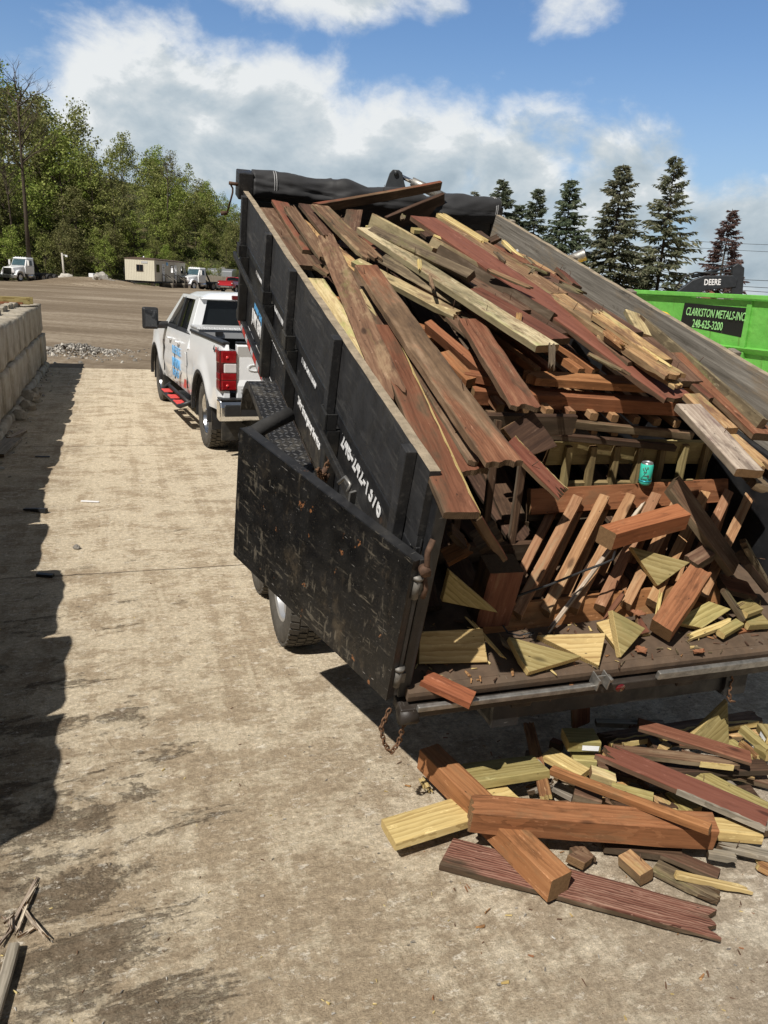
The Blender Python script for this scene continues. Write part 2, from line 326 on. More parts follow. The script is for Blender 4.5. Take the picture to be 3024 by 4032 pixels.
def diamond_plate(key, base, rough, metal):
    m, g, b = newmat('tread_plate_' + key)
    tc = g.n('ShaderNodeTexCoord').outputs['Object']
    v = g.n('ShaderNodeMapping', {'Vector': tc, 'Scale': (21, 21, 21), 'Rotation': (0, 0, R(45))}).outputs[0]
    sp = g.n('ShaderNodeSeparateXYZ', {0: v})
    def cell(a, b_, sh):
        fx = g.m('ABSOLUTE', g.m('SUBTRACT', g.m('FRACT', g.m('ADD', a, sh)), .5)); fy = g.m('ABSOLUTE', g.m('SUBTRACT', g.m('FRACT', g.m('ADD', b_, sh)), .5))
        return g.m('SUBTRACT', 1.0, g.m('ADD', g.m('MULTIPLY', fx, 5.2), g.m('MULTIPLY', fy, 2.3)))
    h = g.m('MAXIMUM', cell(sp.outputs[0], sp.outputs[1], 0.0), cell(sp.outputs[1], sp.outputs[0], .5))
    hh = g.ss(h, 0.0, .45)
    n = g.noise(tc, 7, 8, .7)
    col = g.mix(g.m('MULTIPLY', hh, .75), tuple(base), tuple(min(1, c * 2.6 + .05) for c in base))
    col = g.mix(g.ss(n, .48, .72, 0, .55), col, (.16, .145, .12) if key == 'black' else (.45, .45, .46))
    g.link(col, b.inputs['Base Color']); b.inputs['Roughness'].default_value = rough; b.inputs['Metallic'].default_value = metal
    bp = g.n('ShaderNodeBump', {'Height': hh, 'Strength': .8, 'Distance': .004}); g.link(bp.outputs[0], b.inputs['Normal'])
    MAT['plate_' + key] = m
diamond_plate('black', (.014, .014, .015), .42, 0.0)
diamond_plate('silver', (.52, .53, .54), .38, .35)
def green_paint():
    m, g, b = newmat('green_bin_paint')
    tc = g.n('ShaderNodeTexCoord').outputs['Object']
    col = g.ramp(g.noise(tc, 2.2, 7, .6), [(.3, (.105, .36, .055)), (.7, (.16, .48, .085))])
    streak = g.ss(g.noise(g.vmul(tc, (9, 9, .55)), 1.0, 6, .65), .575, .70)
    col = g.mix(g.m('MULTIPLY', streak, .6), col, (.10, .17, .035))
    ch = g.ss(g.noise(tc, 14, 6, .7), .68, .72)
    col = g.mix(g.m('MULTIPLY', ch, .8), col, (.42, .50, .33))
    rs = g.ss(g.noise(g.vmul(tc, (20, 20, 4)), 1.0, 5, .7), .70, .74)
    col = g.mix(g.m('MULTIPLY', rs, .8), col, (.15, .07, .03))
    g.link(col, b.inputs['Base Color']); b.inputs['Roughness'].default_value = .5
    bp = g.n('ShaderNodeBump', {'Height': g.noise(tc, 3.0, 3, .5), 'Strength': .5, 'Distance': .08}); g.link(bp.outputs[0], b.inputs['Normal'])
    MAT['bin'] = m
    m, g, b = newmat('black_bin_sign')
    tc = g.n('ShaderNodeTexCoord').outputs['Object']
    st = g.ss(g.noise(g.vmul(tc, (16, 16, .8)), 1.0, 6, .7), .60, .72)
    g.link(g.mix(g.m('MULTIPLY', st, .5), (.008, .009, .008), (.10, .13, .07)), b.inputs['Base Color']); b.inputs['Roughness'].default_value = .45
    MAT['signblack'] = m
    m, g, b = newmat('green_sign_letters')
    tc = g.n('ShaderNodeTexCoord').outputs['Object']
    st = g.ss(g.noise(g.vmul(tc, (14, 3, 14)), 1.0, 6, .7), .56, .70)
    g.link(g.mix(g.m('MULTIPLY', st, .7), (.30, .62, .24), (.05, .08, .04)), b.inputs['Base Color'])
    MAT['signgreen'] = m
green_paint()
def block_mat():
    m, g, b = newmat('cast_concrete_block')
    tc = g.n('ShaderNodeTexCoord').outputs['Object']; 
    col = g.ramp(g.noise(tc, 3.0, 9, .66), [(.28, (.20, .165, .12)), (.5, (.34, .30, .235)), (.75, (.47, .43, .355))])
    st = g.ss(g.noise(g.vmul(tc, (7, 7, .9)), 1.0, 7, .66), .52, .74)
    col = g.mix(g.m('MULTIPLY', st, .55), col, (.17, .135, .095))
    pit = g.ss(g.noise(tc, 34, 5, .6), .63, .70)
    col = g.mix(g.m('MULTIPLY', pit, .5), col, (.10, .085, .065))
    g.link(col, b.inputs['Base Color']); b.inputs['Roughness'].default_value = .92; b.inputs['Specular IOR Level'].default_value = .2
    h = g.m('ADD', g.noise(tc, 9, 8, .7), g.m('MULTIPLY', g.noise(g.vmul(tc, (26, 26, 2.2)), 1.0, 4, .6), .4))
    bp = g.n('ShaderNodeBump', {'Height': h, 'Strength': .7, 'Distance': .03}); g.link(bp.outputs[0], b.inputs['Normal'])
    MAT['block'] = m
block_mat()
LANE = R(-19.5)      # heading of the concrete lane
def slab_mat():
    m, g, b = newmat('dirty_concrete_slab')
    tc = g.n('ShaderNodeTexCoord').outputs['Object']      # slab-local: y runs along the lane
    sp = g.n('ShaderNodeSeparateXYZ', {0: tc})
    fine = g.noise(tc, 26, 10, .80); grit = g.noise(tc, 120, 5, .85)
    mid = g.noise(g.vmul(tc, (2.2, 3.4, 1)), 1.0, 8, .66, .3)
    conc = g.ramp(g.m('ADD', g.m('MULTIPLY', fine, .6), g.m('MULTIPLY', grit, .4)), [(.32, (.36, .298, .212)), (.5, (.55, .465, .340)), (.64, (.76, .665, .52))])
    dirtc = g.ramp(g.m('ADD', g.m('MULTIPLY', fine, .5), g.m('MULTIPLY', grit, .5)), [(.34, (.23, .175, .116)), (.52, (.375, .293, .200)), (.66, (.51, .415, .302))])
    # thin film of tan dust, broken up by scrape marks across the lane and wheel marks along it
    scr = g.noise(g.vmul(tc, (1.6, 11.0, 1)), 1.0, 10, .74, .9)
    whl = g.noise(g.vmul(tc, (5.5, .30, 1)), 1.0, 9, .70, .6)
    flk = g.noise(g.vmul(tc, (5.5, 8, 1)), 1.0, 12, .80, .5)
    flk2 = g.noise(g.vmul(tc, (19, 27, 1)), 1.0, 8, .78, .3)
    film = g.m('ADD', g.m('ADD', g.m('MULTIPLY', mid, .36), g.m('MULTIPLY', scr, .10)), g.m('ADD', g.m('MULTIPLY', whl, .24), g.m('ADD', g.m('MULTIPLY', flk, .28), g.m('MULTIPLY', flk2, .18))))
    film = g.m('SUBTRACT', film, g.ss(sp.outputs[1], 1.5, 5.0, .035, 0.0))
    ff = g.ss(film, .53, .60)
    col = g.mix(g.m('MULTIPLY', g.m('SUBTRACT', 1.0, ff), .9), conc, dirtc)
    col = g.mix(g.ss(sp.outputs[0], .6, 3.0, 0, .45), col, g.n('ShaderNodeHueSaturation', {'Color': col, 'Saturation': .45, 'Value': 1.04}).outputs[0])
    # chippings and darker damp soil lying in patches near the wall end of the lane
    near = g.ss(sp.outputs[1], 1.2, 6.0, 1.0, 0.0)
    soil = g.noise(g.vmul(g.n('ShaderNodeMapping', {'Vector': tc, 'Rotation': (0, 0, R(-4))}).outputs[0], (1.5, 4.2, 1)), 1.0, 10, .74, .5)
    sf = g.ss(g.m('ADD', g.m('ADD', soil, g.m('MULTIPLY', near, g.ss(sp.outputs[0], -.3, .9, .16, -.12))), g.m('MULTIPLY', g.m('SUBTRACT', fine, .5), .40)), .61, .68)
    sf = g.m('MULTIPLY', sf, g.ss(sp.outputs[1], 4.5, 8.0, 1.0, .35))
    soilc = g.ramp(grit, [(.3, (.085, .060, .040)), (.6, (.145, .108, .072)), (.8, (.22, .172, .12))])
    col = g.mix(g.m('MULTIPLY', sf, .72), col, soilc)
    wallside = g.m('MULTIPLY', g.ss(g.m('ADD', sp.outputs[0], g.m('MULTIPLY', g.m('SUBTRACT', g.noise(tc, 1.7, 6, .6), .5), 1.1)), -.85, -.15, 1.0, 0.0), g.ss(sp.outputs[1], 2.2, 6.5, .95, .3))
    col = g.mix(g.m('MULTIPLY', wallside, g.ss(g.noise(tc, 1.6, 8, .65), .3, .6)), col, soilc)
    # white scuffed spots where the surface is scraped clean
    wsf = g.ss(g.m('ADD', g.m('MULTIPLY', g.noise(g.vmul(tc, (11, 20, 1)), 1.0, 9, .78), .8), g.m('MULTIPLY', grit, .25)), .575, .625)
    col = g.mix(g.m('MULTIPLY', wsf, .7), col, (.72, .66, .56))
    # hair cracks
    wv = g.vm('ADD', tc, g.n('ShaderNodeVectorMath', {0: g.n('ShaderNodeTexNoise', {'Vector': tc, 'Scale': 2.5, 'Detail': 5}).outputs[1], 'Scale': .55}, operation='SCALE').outputs[0])
    cr = g.n('ShaderNodeTexVoronoi', {'Vector': g.vmul(wv, (1.5, .8, 1)), 'Scale': 1.0}, feature='DISTANCE_TO_EDGE').outputs['Distance']
    cf = g.m('MULTIPLY', g.ss(cr, .004, .016, 1.0, 0.0), g.ss(g.noise(tc, .9, 4, .6), .42, .58))
    col = g.mix(g.m('MULTIPLY', cf, .16), col, (.13, .10, .07))
    # cast joints across the lane
    jt = None
    for jy in (1.1, 5.77, 10.36, 15.0):
        d = g.m('ABSOLUTE', g.m('SUBTRACT', g.m('ADD', sp.outputs[1], g.m('MULTIPLY', g.noise(tc, 5, 4, .6), .04)), jy + .02))
        q = g.ss(d, .004, .016, 1.0, 0.0); jt = q if jt is None else g.m('MAXIMUM', jt, q)
    col = g.mix(g.m('MULTIPLY', jt, .6), col, (.13, .10, .07))
    # spalled pits
    pv = g.n('ShaderNodeTexVoronoi', {'Vector': g.vmul(tc, (13, 17, 1)), 'Scale': 1.0}, feature='F1').outputs['Distance']
    pf = g.m('MULTIPLY', g.ss(g.m('ADD', pv, g.m('MULTIPLY', fine, .12)), .13, .19, 1, 0), g.ss(g.noise(tc, 1.3, 5, .6), .50, .60))
    col = g.mix(g.m('MULTIPLY', pf, .75), col, (.17, .165, .16))
    spk = g.m('ADD', g.m('MULTIPLY', g.noise(tc, 46, 7, .82), .6), g.m('MULTIPLY', g.noise(g.vmul(tc, (15, 24, 1)), 1.0, 9, .82, .4), .4))
    col = g.mix(1.0, col, g.ramp(spk, [(.36, (.66, .64, .60)), (.5, (1.08, 1.08, 1.07)), (.62, (1.48, 1.48, 1.46))]), 'MULTIPLY')
    g.link(col, b.inputs['Base Color']); b.inputs['Roughness'].default_value = .93; b.inputs['Specular IOR Level'].default_value = .15
    hgt = g.m('SUBTRACT', g.m('ADD', g.m('ADD', g.m('MULTIPLY', grit, .5), fine), g.m('MULTIPLY', sf, .8)), g.m('ADD', g.m('MULTIPLY', pf, .8), g.m('ADD', jt, g.m('MULTIPLY', cf, .12))))
    bp = g.n('ShaderNodeBump', {'Height': hgt, 'Strength': .8, 'Distance': .022}); g.link(bp.outputs[0], b.inputs['Normal'])
    MAT['slab'] = m
slab_mat()
def dirt_mat():
    m, g, b = newmat('packed_dirt_yard')
    tc = g.n('ShaderNodeTexCoord').outputs['Object']
    big = g.noise(g.vmul(tc, (.07, .16, .1)), 1.0, 7, .62, .5); fine = g.noise(tc, 4.5, 10, .74); st = g.noise(tc, 22, 6, .8)
    trk = g.noise(g.vmul(g.n('ShaderNodeMapping', {'Vector': tc, 'Rotation': (0, 0, R(20))}).outputs[0], (.09, 1.4, .5)), 1.0, 7, .66, .7)
    f = g.m('ADD', g.m('ADD', g.m('MULTIPLY', big, .42), g.m('MULTIPLY', trk, .22)), g.m('MULTIPLY', fine, .36))
    col = g.ramp(f, [(.38, (.115, .086, .058)), (.5, (.195, .152, .106)), (.60, (.34, .285, .215))])
    col = g.mix(g.ss(st, .62, .70, 0, .7), col, (.42, .38, .31))
    g.link(col, b.inputs['Base Color']); b.inputs['Roughness'].default_value = .95; b.inputs['Specular IOR Level'].default_value = .12
    bp = g.n('ShaderNodeBump', {'Height': g.m('ADD', fine, g.m('MULTIPLY', trk, 1.2)), 'Strength': .5, 'Distance': .06}); g.link(bp.outputs[0], b.inputs['Normal'])
    MAT['dirt'] = m
    m, g, b = newmat('wooded_bank_soil')
    tc = g.n('ShaderNodeTexCoord').outputs['Object']
    f = g.noise(tc, .35, 8, .68)
    g.link(g.ramp(f, [(.3, (.028, .034, .014)), (.5, (.055, .06, .024)), (.62, (.10, .085, .045)), (.75, (.15, .115, .07))]), b.inputs['Base Color'])
    b.inputs['Roughness'].default_value = 1.0; b.inputs['Specular IOR Level'].default_value = .1
    bp = g.n('ShaderNodeBump', {'Height': g.noise(tc, 2.5, 8, .7), 'Strength': .8, 'Distance': .3}); g.link(bp.outputs[0], b.inputs['Normal'])
    MAT['bank'] = m
dirt_mat()

# ------------------------------------------------------------------ mesh helpers
class MB:
    def __init__(s): s.v = []; s.f = []; s.mi = []; s.sm = []
    def add(s, vs, fs, mi=0, smooth=False, mtx=None):
        o = len(s.v)
        s.v += [tuple(mtx @ Vector(p)) if mtx is not None else tuple(p) for p in vs]
        for f in fs: s.f.append(tuple(o + i for i in f)); s.mi.append(mi); s.sm.append(smooth)
        return s
    def box(s, x0, x1, y0, y1, z0, z1, mi=0, mtx=None):
        vs = [(x, y, z) for z in (z0, z1) for y in (y0, y1) for x in (x0, x1)]
        return s.add(vs, [(0, 2, 3, 1), (4, 5, 7, 6), (0, 1, 5, 4), (2, 6, 7, 3), (0, 4, 6, 2), (1, 3, 7, 5)], mi, False, mtx)
    def hexa(s, c, mi=0, mtx=None):      # 8 corners, bottom loop then top loop
        return s.add(c, [(3, 2, 1, 0), (4, 5, 6, 7), (0, 1, 5, 4), (1, 2, 6, 5), (2, 3, 7, 6), (3, 0, 4, 7)], mi, False, mtx)
    def prism(s, poly, axis, a, b_, mi=0, mtx=None, smooth=False):
        # poly in the two other axes (cyclic order), extruded along axis from a to b
        def P(u, w, t): return {'x': (t, u, w), 'y': (u, t, w), 'z': (u, w, t)}[axis]
        n = len(poly); vs = [P(u, w, a) for u, w in poly] + [P(u, w, b_) for u, w in poly]
        fs = [tuple(range(n))[::-1], tuple(range(n, 2 * n))]
        s.add(vs, fs, mi, False, mtx)
        o = len(s.v) - 2 * n
        for i in range(n):
            j = (i + 1) % n; s.f.append((o + i, o + j, o + n + j, o + n + i)); s.mi.append(mi); s.sm.append(smooth)
        return s
    def tube(s, pts, r, n=8, mi=0, mtx=None, caps=True, closed=False):
        pts = [Vector(p) for p in pts]; m = len(pts); rs = r if isinstance(r, (list, tuple)) else [r] * m
        vs = []; up = None
        for i, p in enumerate(pts):
            if closed: t = pts[(i + 1) % m] - pts[i - 1]
            else: t = (pts[min(i + 1, m - 1)] - pts[max(i - 1, 0)])
            t = t.normalized() if t.length > 1e-9 else Vector((0, 0, 1))
            if up is None: up = Vector((0, 0, 1)) if abs(t.z) < .9 else Vector((1, 0, 0))
            a = t.cross(up)
            if a.length < 1e-6: a = t.cross(Vector((0, 1, 0)))
            a.normalize(); bb = a.cross(t); up = bb
            for k in range(n):
                th = 2 * math.pi * k / n; vs.append(p + (a * math.cos(th) + bb * math.sin(th)) * rs[i])
        fs = []
        for i in range(m if closed else m - 1):
            for k in range(n):
                i2 = (i + 1) % m; fs.append((i * n + k, i * n + (k + 1) % n, i2 * n + (k + 1) % n, i2 * n + k))
        if caps and not closed: fs += [tuple(range(n))[::-1], tuple(range((m - 1) * n, m * n))]
        return s.add(vs, fs, mi, True, mtx)
    def lathe(s, prof, n=32, axis='y', mi=0, mtx=None, mis=None):
        vs = []; fs = []; k = len(prof)
        for i in range(n):
            c, q = math.cos(2 * math.pi * i / n), math.sin(2 * math.pi * i / n)
            for (r, h) in prof: vs.append({'y': (r * c, h, r * q), 'z': (r * c, r * q, h), 'x': (h, r * c, r * q)}[axis])
        o = len(s.v); s.v += [tuple(mtx @ Vector(p)) if mtx is not None else p for p in vs]
        for i in range(n):
            for j in range(k - 1):
                s.f.append((o + i * k + j, o + i * k + j + 1, o + ((i + 1) % n) * k + j + 1, o + ((i + 1) % n) * k + j)); s.mi.append(mis[j] if mis else mi); s.sm.append(True)
        return s
    def build(s, name, mats, parent=None, mtx=None, bevel=0, fix=True):
        me = bpy.data.meshes.new(name); me.from_pydata(s.v, [], s.f)
        for k in (mats if isinstance(mats, (list, tuple)) else [mats]): me.materials.append(MAT[k] if isinstance(k, str) else k)
        me.polygons.foreach_set('material_index', s.mi); me.polygons.foreach_set('use_smooth', s.sm)
        if fix:
            bm = bmesh.new(); bm.from_mesh(me); bmesh.ops.recalc_face_normals(bm, faces=bm.faces); bm.to_mesh(me); bm.free()
        me.update()
        o = bpy.data.objects.new(name, me); COL.objects.link(o)
        if parent is not None: o.parent = parent
        if mtx is not None:
            if parent is not None: o.matrix_local = mtx
            else: o.matrix_world = mtx
        if bevel:
            bv = o.modifiers.new('bevel', 'BEVEL'); bv.width = bevel; bv.segments = 2; bv.limit_method = 'ANGLE'; bv.angle_limit = R(40)
        return o
def tag(o, label=None, cat=None, group=None, kind=None):
    if label: o['label'] = label
    if cat: o['category'] = cat
    if group: o['group'] = group
    if kind: o['kind'] = kind
    return o
def empty(name, label, cat, mtx, group=None):
    o = bpy.data.objects.new(name, None); COL.objects.link(o); o.matrix_world = mtx; o.empty_display_size = .2
    return tag(o, label, cat, group)
def copy_tree(o, mtx, label=None):
    r = o.copy(); COL.objects.link(r); r.matrix_world = mtx
    if label: r['label'] = label
    for ch in list(o.children):
        c = ch.copy(); COL.objects.link(c); c.parent = r
        for gc in list(ch.children):
            d = gc.copy(); COL.objects.link(d); d.parent = c
    return r
def T(x, y, z): return Matrix.Translation((x, y, z))
def RZ(a): return Matrix.Rotation(a, 4, 'Z')
def RX(a): return Matrix.Rotation(a, 4, 'X')
def RY(a): return Matrix.Rotation(a, 4, 'Y')
def frame(o, x, y, z):
    x, y, z = Vector(x).normalized(), Vector(y).normalized(), Vector(z).normalized(); o = Vector(o)
    return Matrix(((x.x, y.x, z.x, o.x), (x.y, y.y, z.y, o.y), (x.z, y.z, z.z, o.z), (0, 0, 0, 1)))
def lettering(txt, size, mat, parent, mtx, sx=1.0, shear=0.0, ext=.0015, align='LEFT', bold=0.0, name='lettering', space=1.0):
    c = bpy.data.curves.new(name, 'FONT'); c.body = txt; c.size = size; c.extrude = ext; c.shear = shear; c.offset = bold
    c.align_x = align; c.align_y = 'BOTTOM_BASELINE'; c.space_character = space; c.resolution_u = 3
    tmp = bpy.data.objects.new('tmp_letters', c); COL.objects.link(tmp)
    me = bpy.data.meshes.new_from_object(tmp.evaluated_get(bpy.context.evaluated_depsgraph_get()))
    bpy.data.objects.remove(tmp); bpy.data.curves.remove(c)
    me.name = name; me.transform(Matrix.Diagonal((sx, 1, 1, 1))); me.materials.clear(); me.materials.append(MAT[mat])
    o = bpy.data.objects.new(name, me); COL.objects.link(o); o.parent = parent; o.matrix_local = mtx
    return o
def seeded(k): return random.Random(k)
def n3(p): return mnoise.noise(Vector(p))

# ------------------------------------------------------------------ ground, lane, hill
def lane_frame(): return T(0, 0, 0) @ RZ(-LANE)          # local +y runs up the lane
LF = lane_frame()
LU = Vector((math.sin(LANE), math.cos(LANE), 0)); LR = Vector((math.cos(LANE), -math.sin(LANE), 0))
def L2W(x, y, z=0.0): return LR * x + LU * y + Vector((0, 0, z))
def W2L(p): p = Vector(p); return p.dot(LR), p.dot(LU)

base = [(-120, 40), (-62, 66), (-50, 88), (-53, 104), (-47, 118), (-37, 126), (-24, 132), (-4, 142), (24, 160), (60, 175), (140, 190)]
def hill_d(x, y):      # signed distance behind the foot of the bank
    best = 1e9; sgn = 1
    for (a, b_) in zip(base[:-1], base[1:]):
        ax, ay = a; bx, by = b_; dx, dy = bx - ax, by - ay; t = max(0, min(1, ((x - ax) * dx + (y - ay) * dy) / (dx * dx + dy * dy)))
        px, py = ax + t * dx, ay + t * dy; d = math.hypot(x - px, y - py)
        if d < best: best = d; sgn = 1 if (dx * (y - ay) - dy * (x - ax)) > 0 else -1
    return best * sgn
def hill_z(x, y):
    d = hill_d(x, y)
    if d <= 0: return 0.0
    top = 17.0 + min(9, max(0, (-52 - x) * .45)) if x < -50 else max(3.0, 17.0 - (x + 50) * .42)
    h = top * (1 - math.exp(-d * .62 / top * 1.15))
    return h + (n3((x * .05, y * .05, 3)) + .4 * n3((x * .2, y * .2, 1))) * min(1.6, d * .12)
def make_ground():
    # one big sheet of packed dirt that rises into gravel humps near the site trailer
    me = MB(); xs = [-900, -400, -200, -120] + [-90 + i * 2.0 for i in range(0, 56)] + [30, 45, 70, 120, 250, 600, 900]
    ys = [-300, -60, -20, 0, 8] + [14 + i * 2.0 for i in range(0, 60)] + [140, 170, 240, 400, 900]
    humps = [(-38.2, 100.2, 4.6, 1.7, .55), (-41.5, 101.3, 3.0, 2.0, .8), (-35.8, 98.8, 3.4, 1.8, .75), (-30.5, 99.6, 5, 1.6, .35), (-26.5, 103.5, 3.5, 2.2, .35), (-8.9, 20.5, 1.0, 1.0, .22)]
    def z(x, y):
        h = -.004 - .006
        for (hx, hy, wx, wy, hh) in humps: h += hh * math.exp(-((x - hx) / wx) ** 2 - ((y - hy) / wy) ** 2)
        if y > 22: h += .05 * n3((x * .3, y * .3, 0))
        return h
    nx = len(xs)
    vs = [(x, y, z(x, y)) for y in ys for x in xs]; fs = [(j * nx + i, j * nx + i + 1, (j + 1) * nx + i + 1, (j + 1) * nx + i) for j in range(len(ys) - 1) for i in range(nx - 1)]
    me.add(vs, fs, 0, True); o = me.build('ground', 'dirt'); tag(o, kind='structure')
    # concrete lane
    me = MB(); a0, a1, b0, b1 = -2.75, 14.0, -5.0, 18.92
    nxs, nys = 40, 60
    vs = []; 
    for j in range(nys + 1):
        for i in range(nxs + 1):
            x = a0 + (a1 - a0) * i / nxs; y = b0 + (b1 - b0) * j / nys
            if j == nys: y += .09 * n3((x * 1.3, 5, 0)) - .05 * (x + 2)
            vs.append((x, y, 0.0 + .004 * n3((x * .6, y * .6, 2))))
    fs = [(j * (nxs + 1) + i, j * (nxs + 1) + i + 1, (j + 1) * (nxs + 1) + i + 1, (j + 1) * (nxs + 1) + i) for j in range(nys) for i in range(nxs)]
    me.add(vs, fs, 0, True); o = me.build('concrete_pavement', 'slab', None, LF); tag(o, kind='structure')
    # wooded bank
    me = MB(); xs = [-150 + i * 4 for i in range(0, 76)]; ys = [36 + j * 4 for j in range(0, 50)]
    nx = len(xs); vs = []; keep = {}
    for y in ys:
        for x in xs:
            d = hill_d(x, y); vs.append((x, y, hill_z(x, y) if d > 0 else -.35))
    fs = []
    for j in range(len(ys) - 1):
        for i in range(nx - 1):
            if hill_d(xs[i] + 2, ys[j] + 2) > -4: fs.append((j * nx + i, j * nx + i + 1, (j + 1) * nx + i + 1, (j + 1) * nx + i))
    me.add(vs, fs, 0, True); o = me.build('hillside', 'bank'); tag(o, kind='structure')
make_ground()

# ------------------------------------------------------------------ wall of concrete blocks on the left
def rough_block(lx, ly, lz, seed, mi=0):
    # lx thickness, ly length, lz height; broken arrises and wavy faces
    rnd = seeded(seed); bm = bmesh.new(); bmesh.ops.create_cube(bm, size=1.0)
    for v in bm.verts: v.co = Vector((v.co.x * lx, v.co.y * ly, v.co.z * lz))
    bmesh.ops.subdivide_edges(bm, edges=bm.edges, cuts=9, use_grid_fill=True)
    for v in bm.verts:
        c = v.co; ex = abs(c.x) / (lx / 2), abs(c.y) / (ly / 2), abs(c.z) / (lz / 2); k = sum(1 for e in ex if e > .99)
        p = (c.x * 3 + seed * 7.1, c.y * 3, c.z * 3); q = (c.x * 11 + seed, c.y * 11, c.z * 11)
        dn = n3(p) * .012 + n3(q) * .006
        if k >= 2:
            s_ = .006 + max(0, n3((c.x * 5 + seed, c.y * 5, c.z * 5)) + .25) * .045
            v.co = c - Vector((math.copysign(s_, c.x) if ex[0] > .99 else 0, math.copysign(s_, c.y) if ex[1] > .99 else 0, math.copysign(s_, c.z) if ex[2] > .99 else 0))
        elif k == 1:
            nrm = Vector((math.copysign(1, c.x) if ex[0] > .99 else 0, math.copysign(1, c.y) if ex[1] > .99 else 0, math.copysign(1, c.z) if ex[2] > .99 else 0))
            v.co = c + nrm * dn
    me = bpy.data.meshes.new('concrete_block'); bm.to_mesh(me); bm.free()
    for p in me.polygons: p.use_smooth = True
    me.materials.append(MAT['block']); return me
def make_wall():
    # runs along the lane; local x to the right of the wall face, y up the lane
    ex, ey = W2L((-7.77, 17.62)); X0 = ex
    root = empty('block_wall', 'wall of big rough cast concrete blocks along the left of the lane', 'wall', T(*L2W(X0, ey, 0)) @ RZ(-LANE))
    rnd = seeded(5); ti = .62; k = 0
    for course, (z0, z1, dx, offs) in enumerate(((-.48, .115, .05, .5), (.125, .735, .0, .9), (.74, 1.335, .0, .25))):
        y = -offs if course < 2 else 0.0; first = True
        y = 0.0
        while y > -16.25:
            ln = rnd.choice((1.22, 1.22, .92, 1.5)) if not (first and course != 1) else (.85 if course == 2 else .7)
            first = False
            gap = rnd.uniform(.022, .06) if course == 2 else rnd.uniform(.01, .03)
            nr = max(0, min(1, (-y - ln / 2 - 11.5) / 2.5)) if course == 2 else 0; h = (z1 - z0) + (rnd.uniform(-.035, .03) if course == 2 else 0) + .17 * nr
            me = rough_block(ti, ln - gap, h, 11 + k)
            o = bpy.data.objects.new('concrete_block', me); COL.objects.link(o); o.parent = root
            o.matrix_local = T(dx - ti / 2 + rnd.uniform(-.018, .018) - (.02 if course == 2 else 0) + .27 * nr, y - ln / 2, z0 + h / 2) @ RZ(rnd.uniform(-.012, .012)) @ RX(rnd.uniform(-.006, .006))
            if course == 2:   # the cast key that runs along the top of each block
                m2 = rough_block(.16, ln * .7, .10, 60 + k); c = bpy.data.objects.new('cast_key', m2); COL.objects.link(c); c.parent = o; c.matrix_local = T(-.10, 0, h / 2 + .03)
            y -= ln; k += 1
    return root, X0, ey
WALL, WX, WY = make_wall()
def rock_mesh(r, seed, flat=.75, sub=3):
    bm = bmesh.new(); bmesh.ops.create_icosphere(bm, subdivisions=sub, radius=r)
    for v in bm.verts:
        d = v.co.normalized(); k = 1 + .35 * n3(d * 1.3 + Vector((seed * 3.1, 0, 0))) + .18 * n3(d * 3 + Vector((0, seed * 2.3, 0)))
        v.co = Vector((v.co.x * k, v.co.y * k, v.co.z * k * flat))
        for nv, off in ((Vector((.5, .7, .5)).normalized(), .78), (Vector((-.8, .2, .5)).normalized(), .75), (Vector((.1, -.9, .3)).normalized(), .8)):
            q = v.co.dot(nv) - r * off
            if q > 0: v.co -= nv * q * .9
    me = bpy.data.meshes.new('stone'); bm.to_mesh(me); bm.free()
    return me
def rock(name, r, seed, loc, mat, label=None, cat=None, group=None, flat=.75, rz=0.0, sub=3):
    me = rock_mesh(r, seed, flat, sub); me.materials.append(MAT[mat]); o = bpy.data.objects.new(name, me); COL.objects.link(o)
    o.matrix_world = T(*loc) @ RZ(rz); tag(o, label, cat, group); return o
# rubble heap at the far end of the wall: many small stones, one mass
def rubble():
    me = MB(); rnd = seeded(21); protos = [rock_mesh(1, s, .8, 1) for s in range(4)]
    for i in range(900):
        a = rnd.gauss(0, .75); b_ = rnd.gauss(0, .75); c = Vector((-8.75, 20.3, 0)) + LR * (a * 1.0 + .5) + LU * b_ * 1.0
        hh = .26 * math.exp(-(a / .8) ** 2 - (b_ / .9) ** 2)
        s_ = rnd.choice((.018, .022, .028, .034, .04, .055)) * rnd.uniform(.7, 1.2); p = rnd.choice(protos)
        M_ = T(c.x, c.y, hh * rnd.uniform(.6, 1)) @ Matrix.Rotation(rnd.uniform(0, 6), 4, Vector((rnd.random(), rnd.random(), rnd.random()))) @ Matrix.Scale(s_, 4)
        me.add([v.co for v in p.vertices], [tuple(f.vertices) for f in p.polygons], rnd.choice((0, 0, 1)), False, M_)
    o = me.build('rubble', ['rockdark', 'rocklight']); tag(o, 'heap of small broken stones at the far end of the block wall', 'rubble', None, 'stuff')
rubble()
for i, (yy, r, lb) in enumerate(((-5.3, .16, 'largest broken concrete lump at the foot of the block wall'), (-6.1, .13, 'rounded concrete lump below a cracked block of the wall'), (-6.9, .12, 'smaller lump at the wall foot nearest to the camera'), (-4.6, .10, 'small square lump at the wall foot farther up the lane'))):
    rock('concrete_lump', r, 40 + i, L2W(WX + .10 + .03 * (i % 2), WY + yy, r * .45), 'block', lb, 'rock', 'lumps along the foot of the wall', .8)

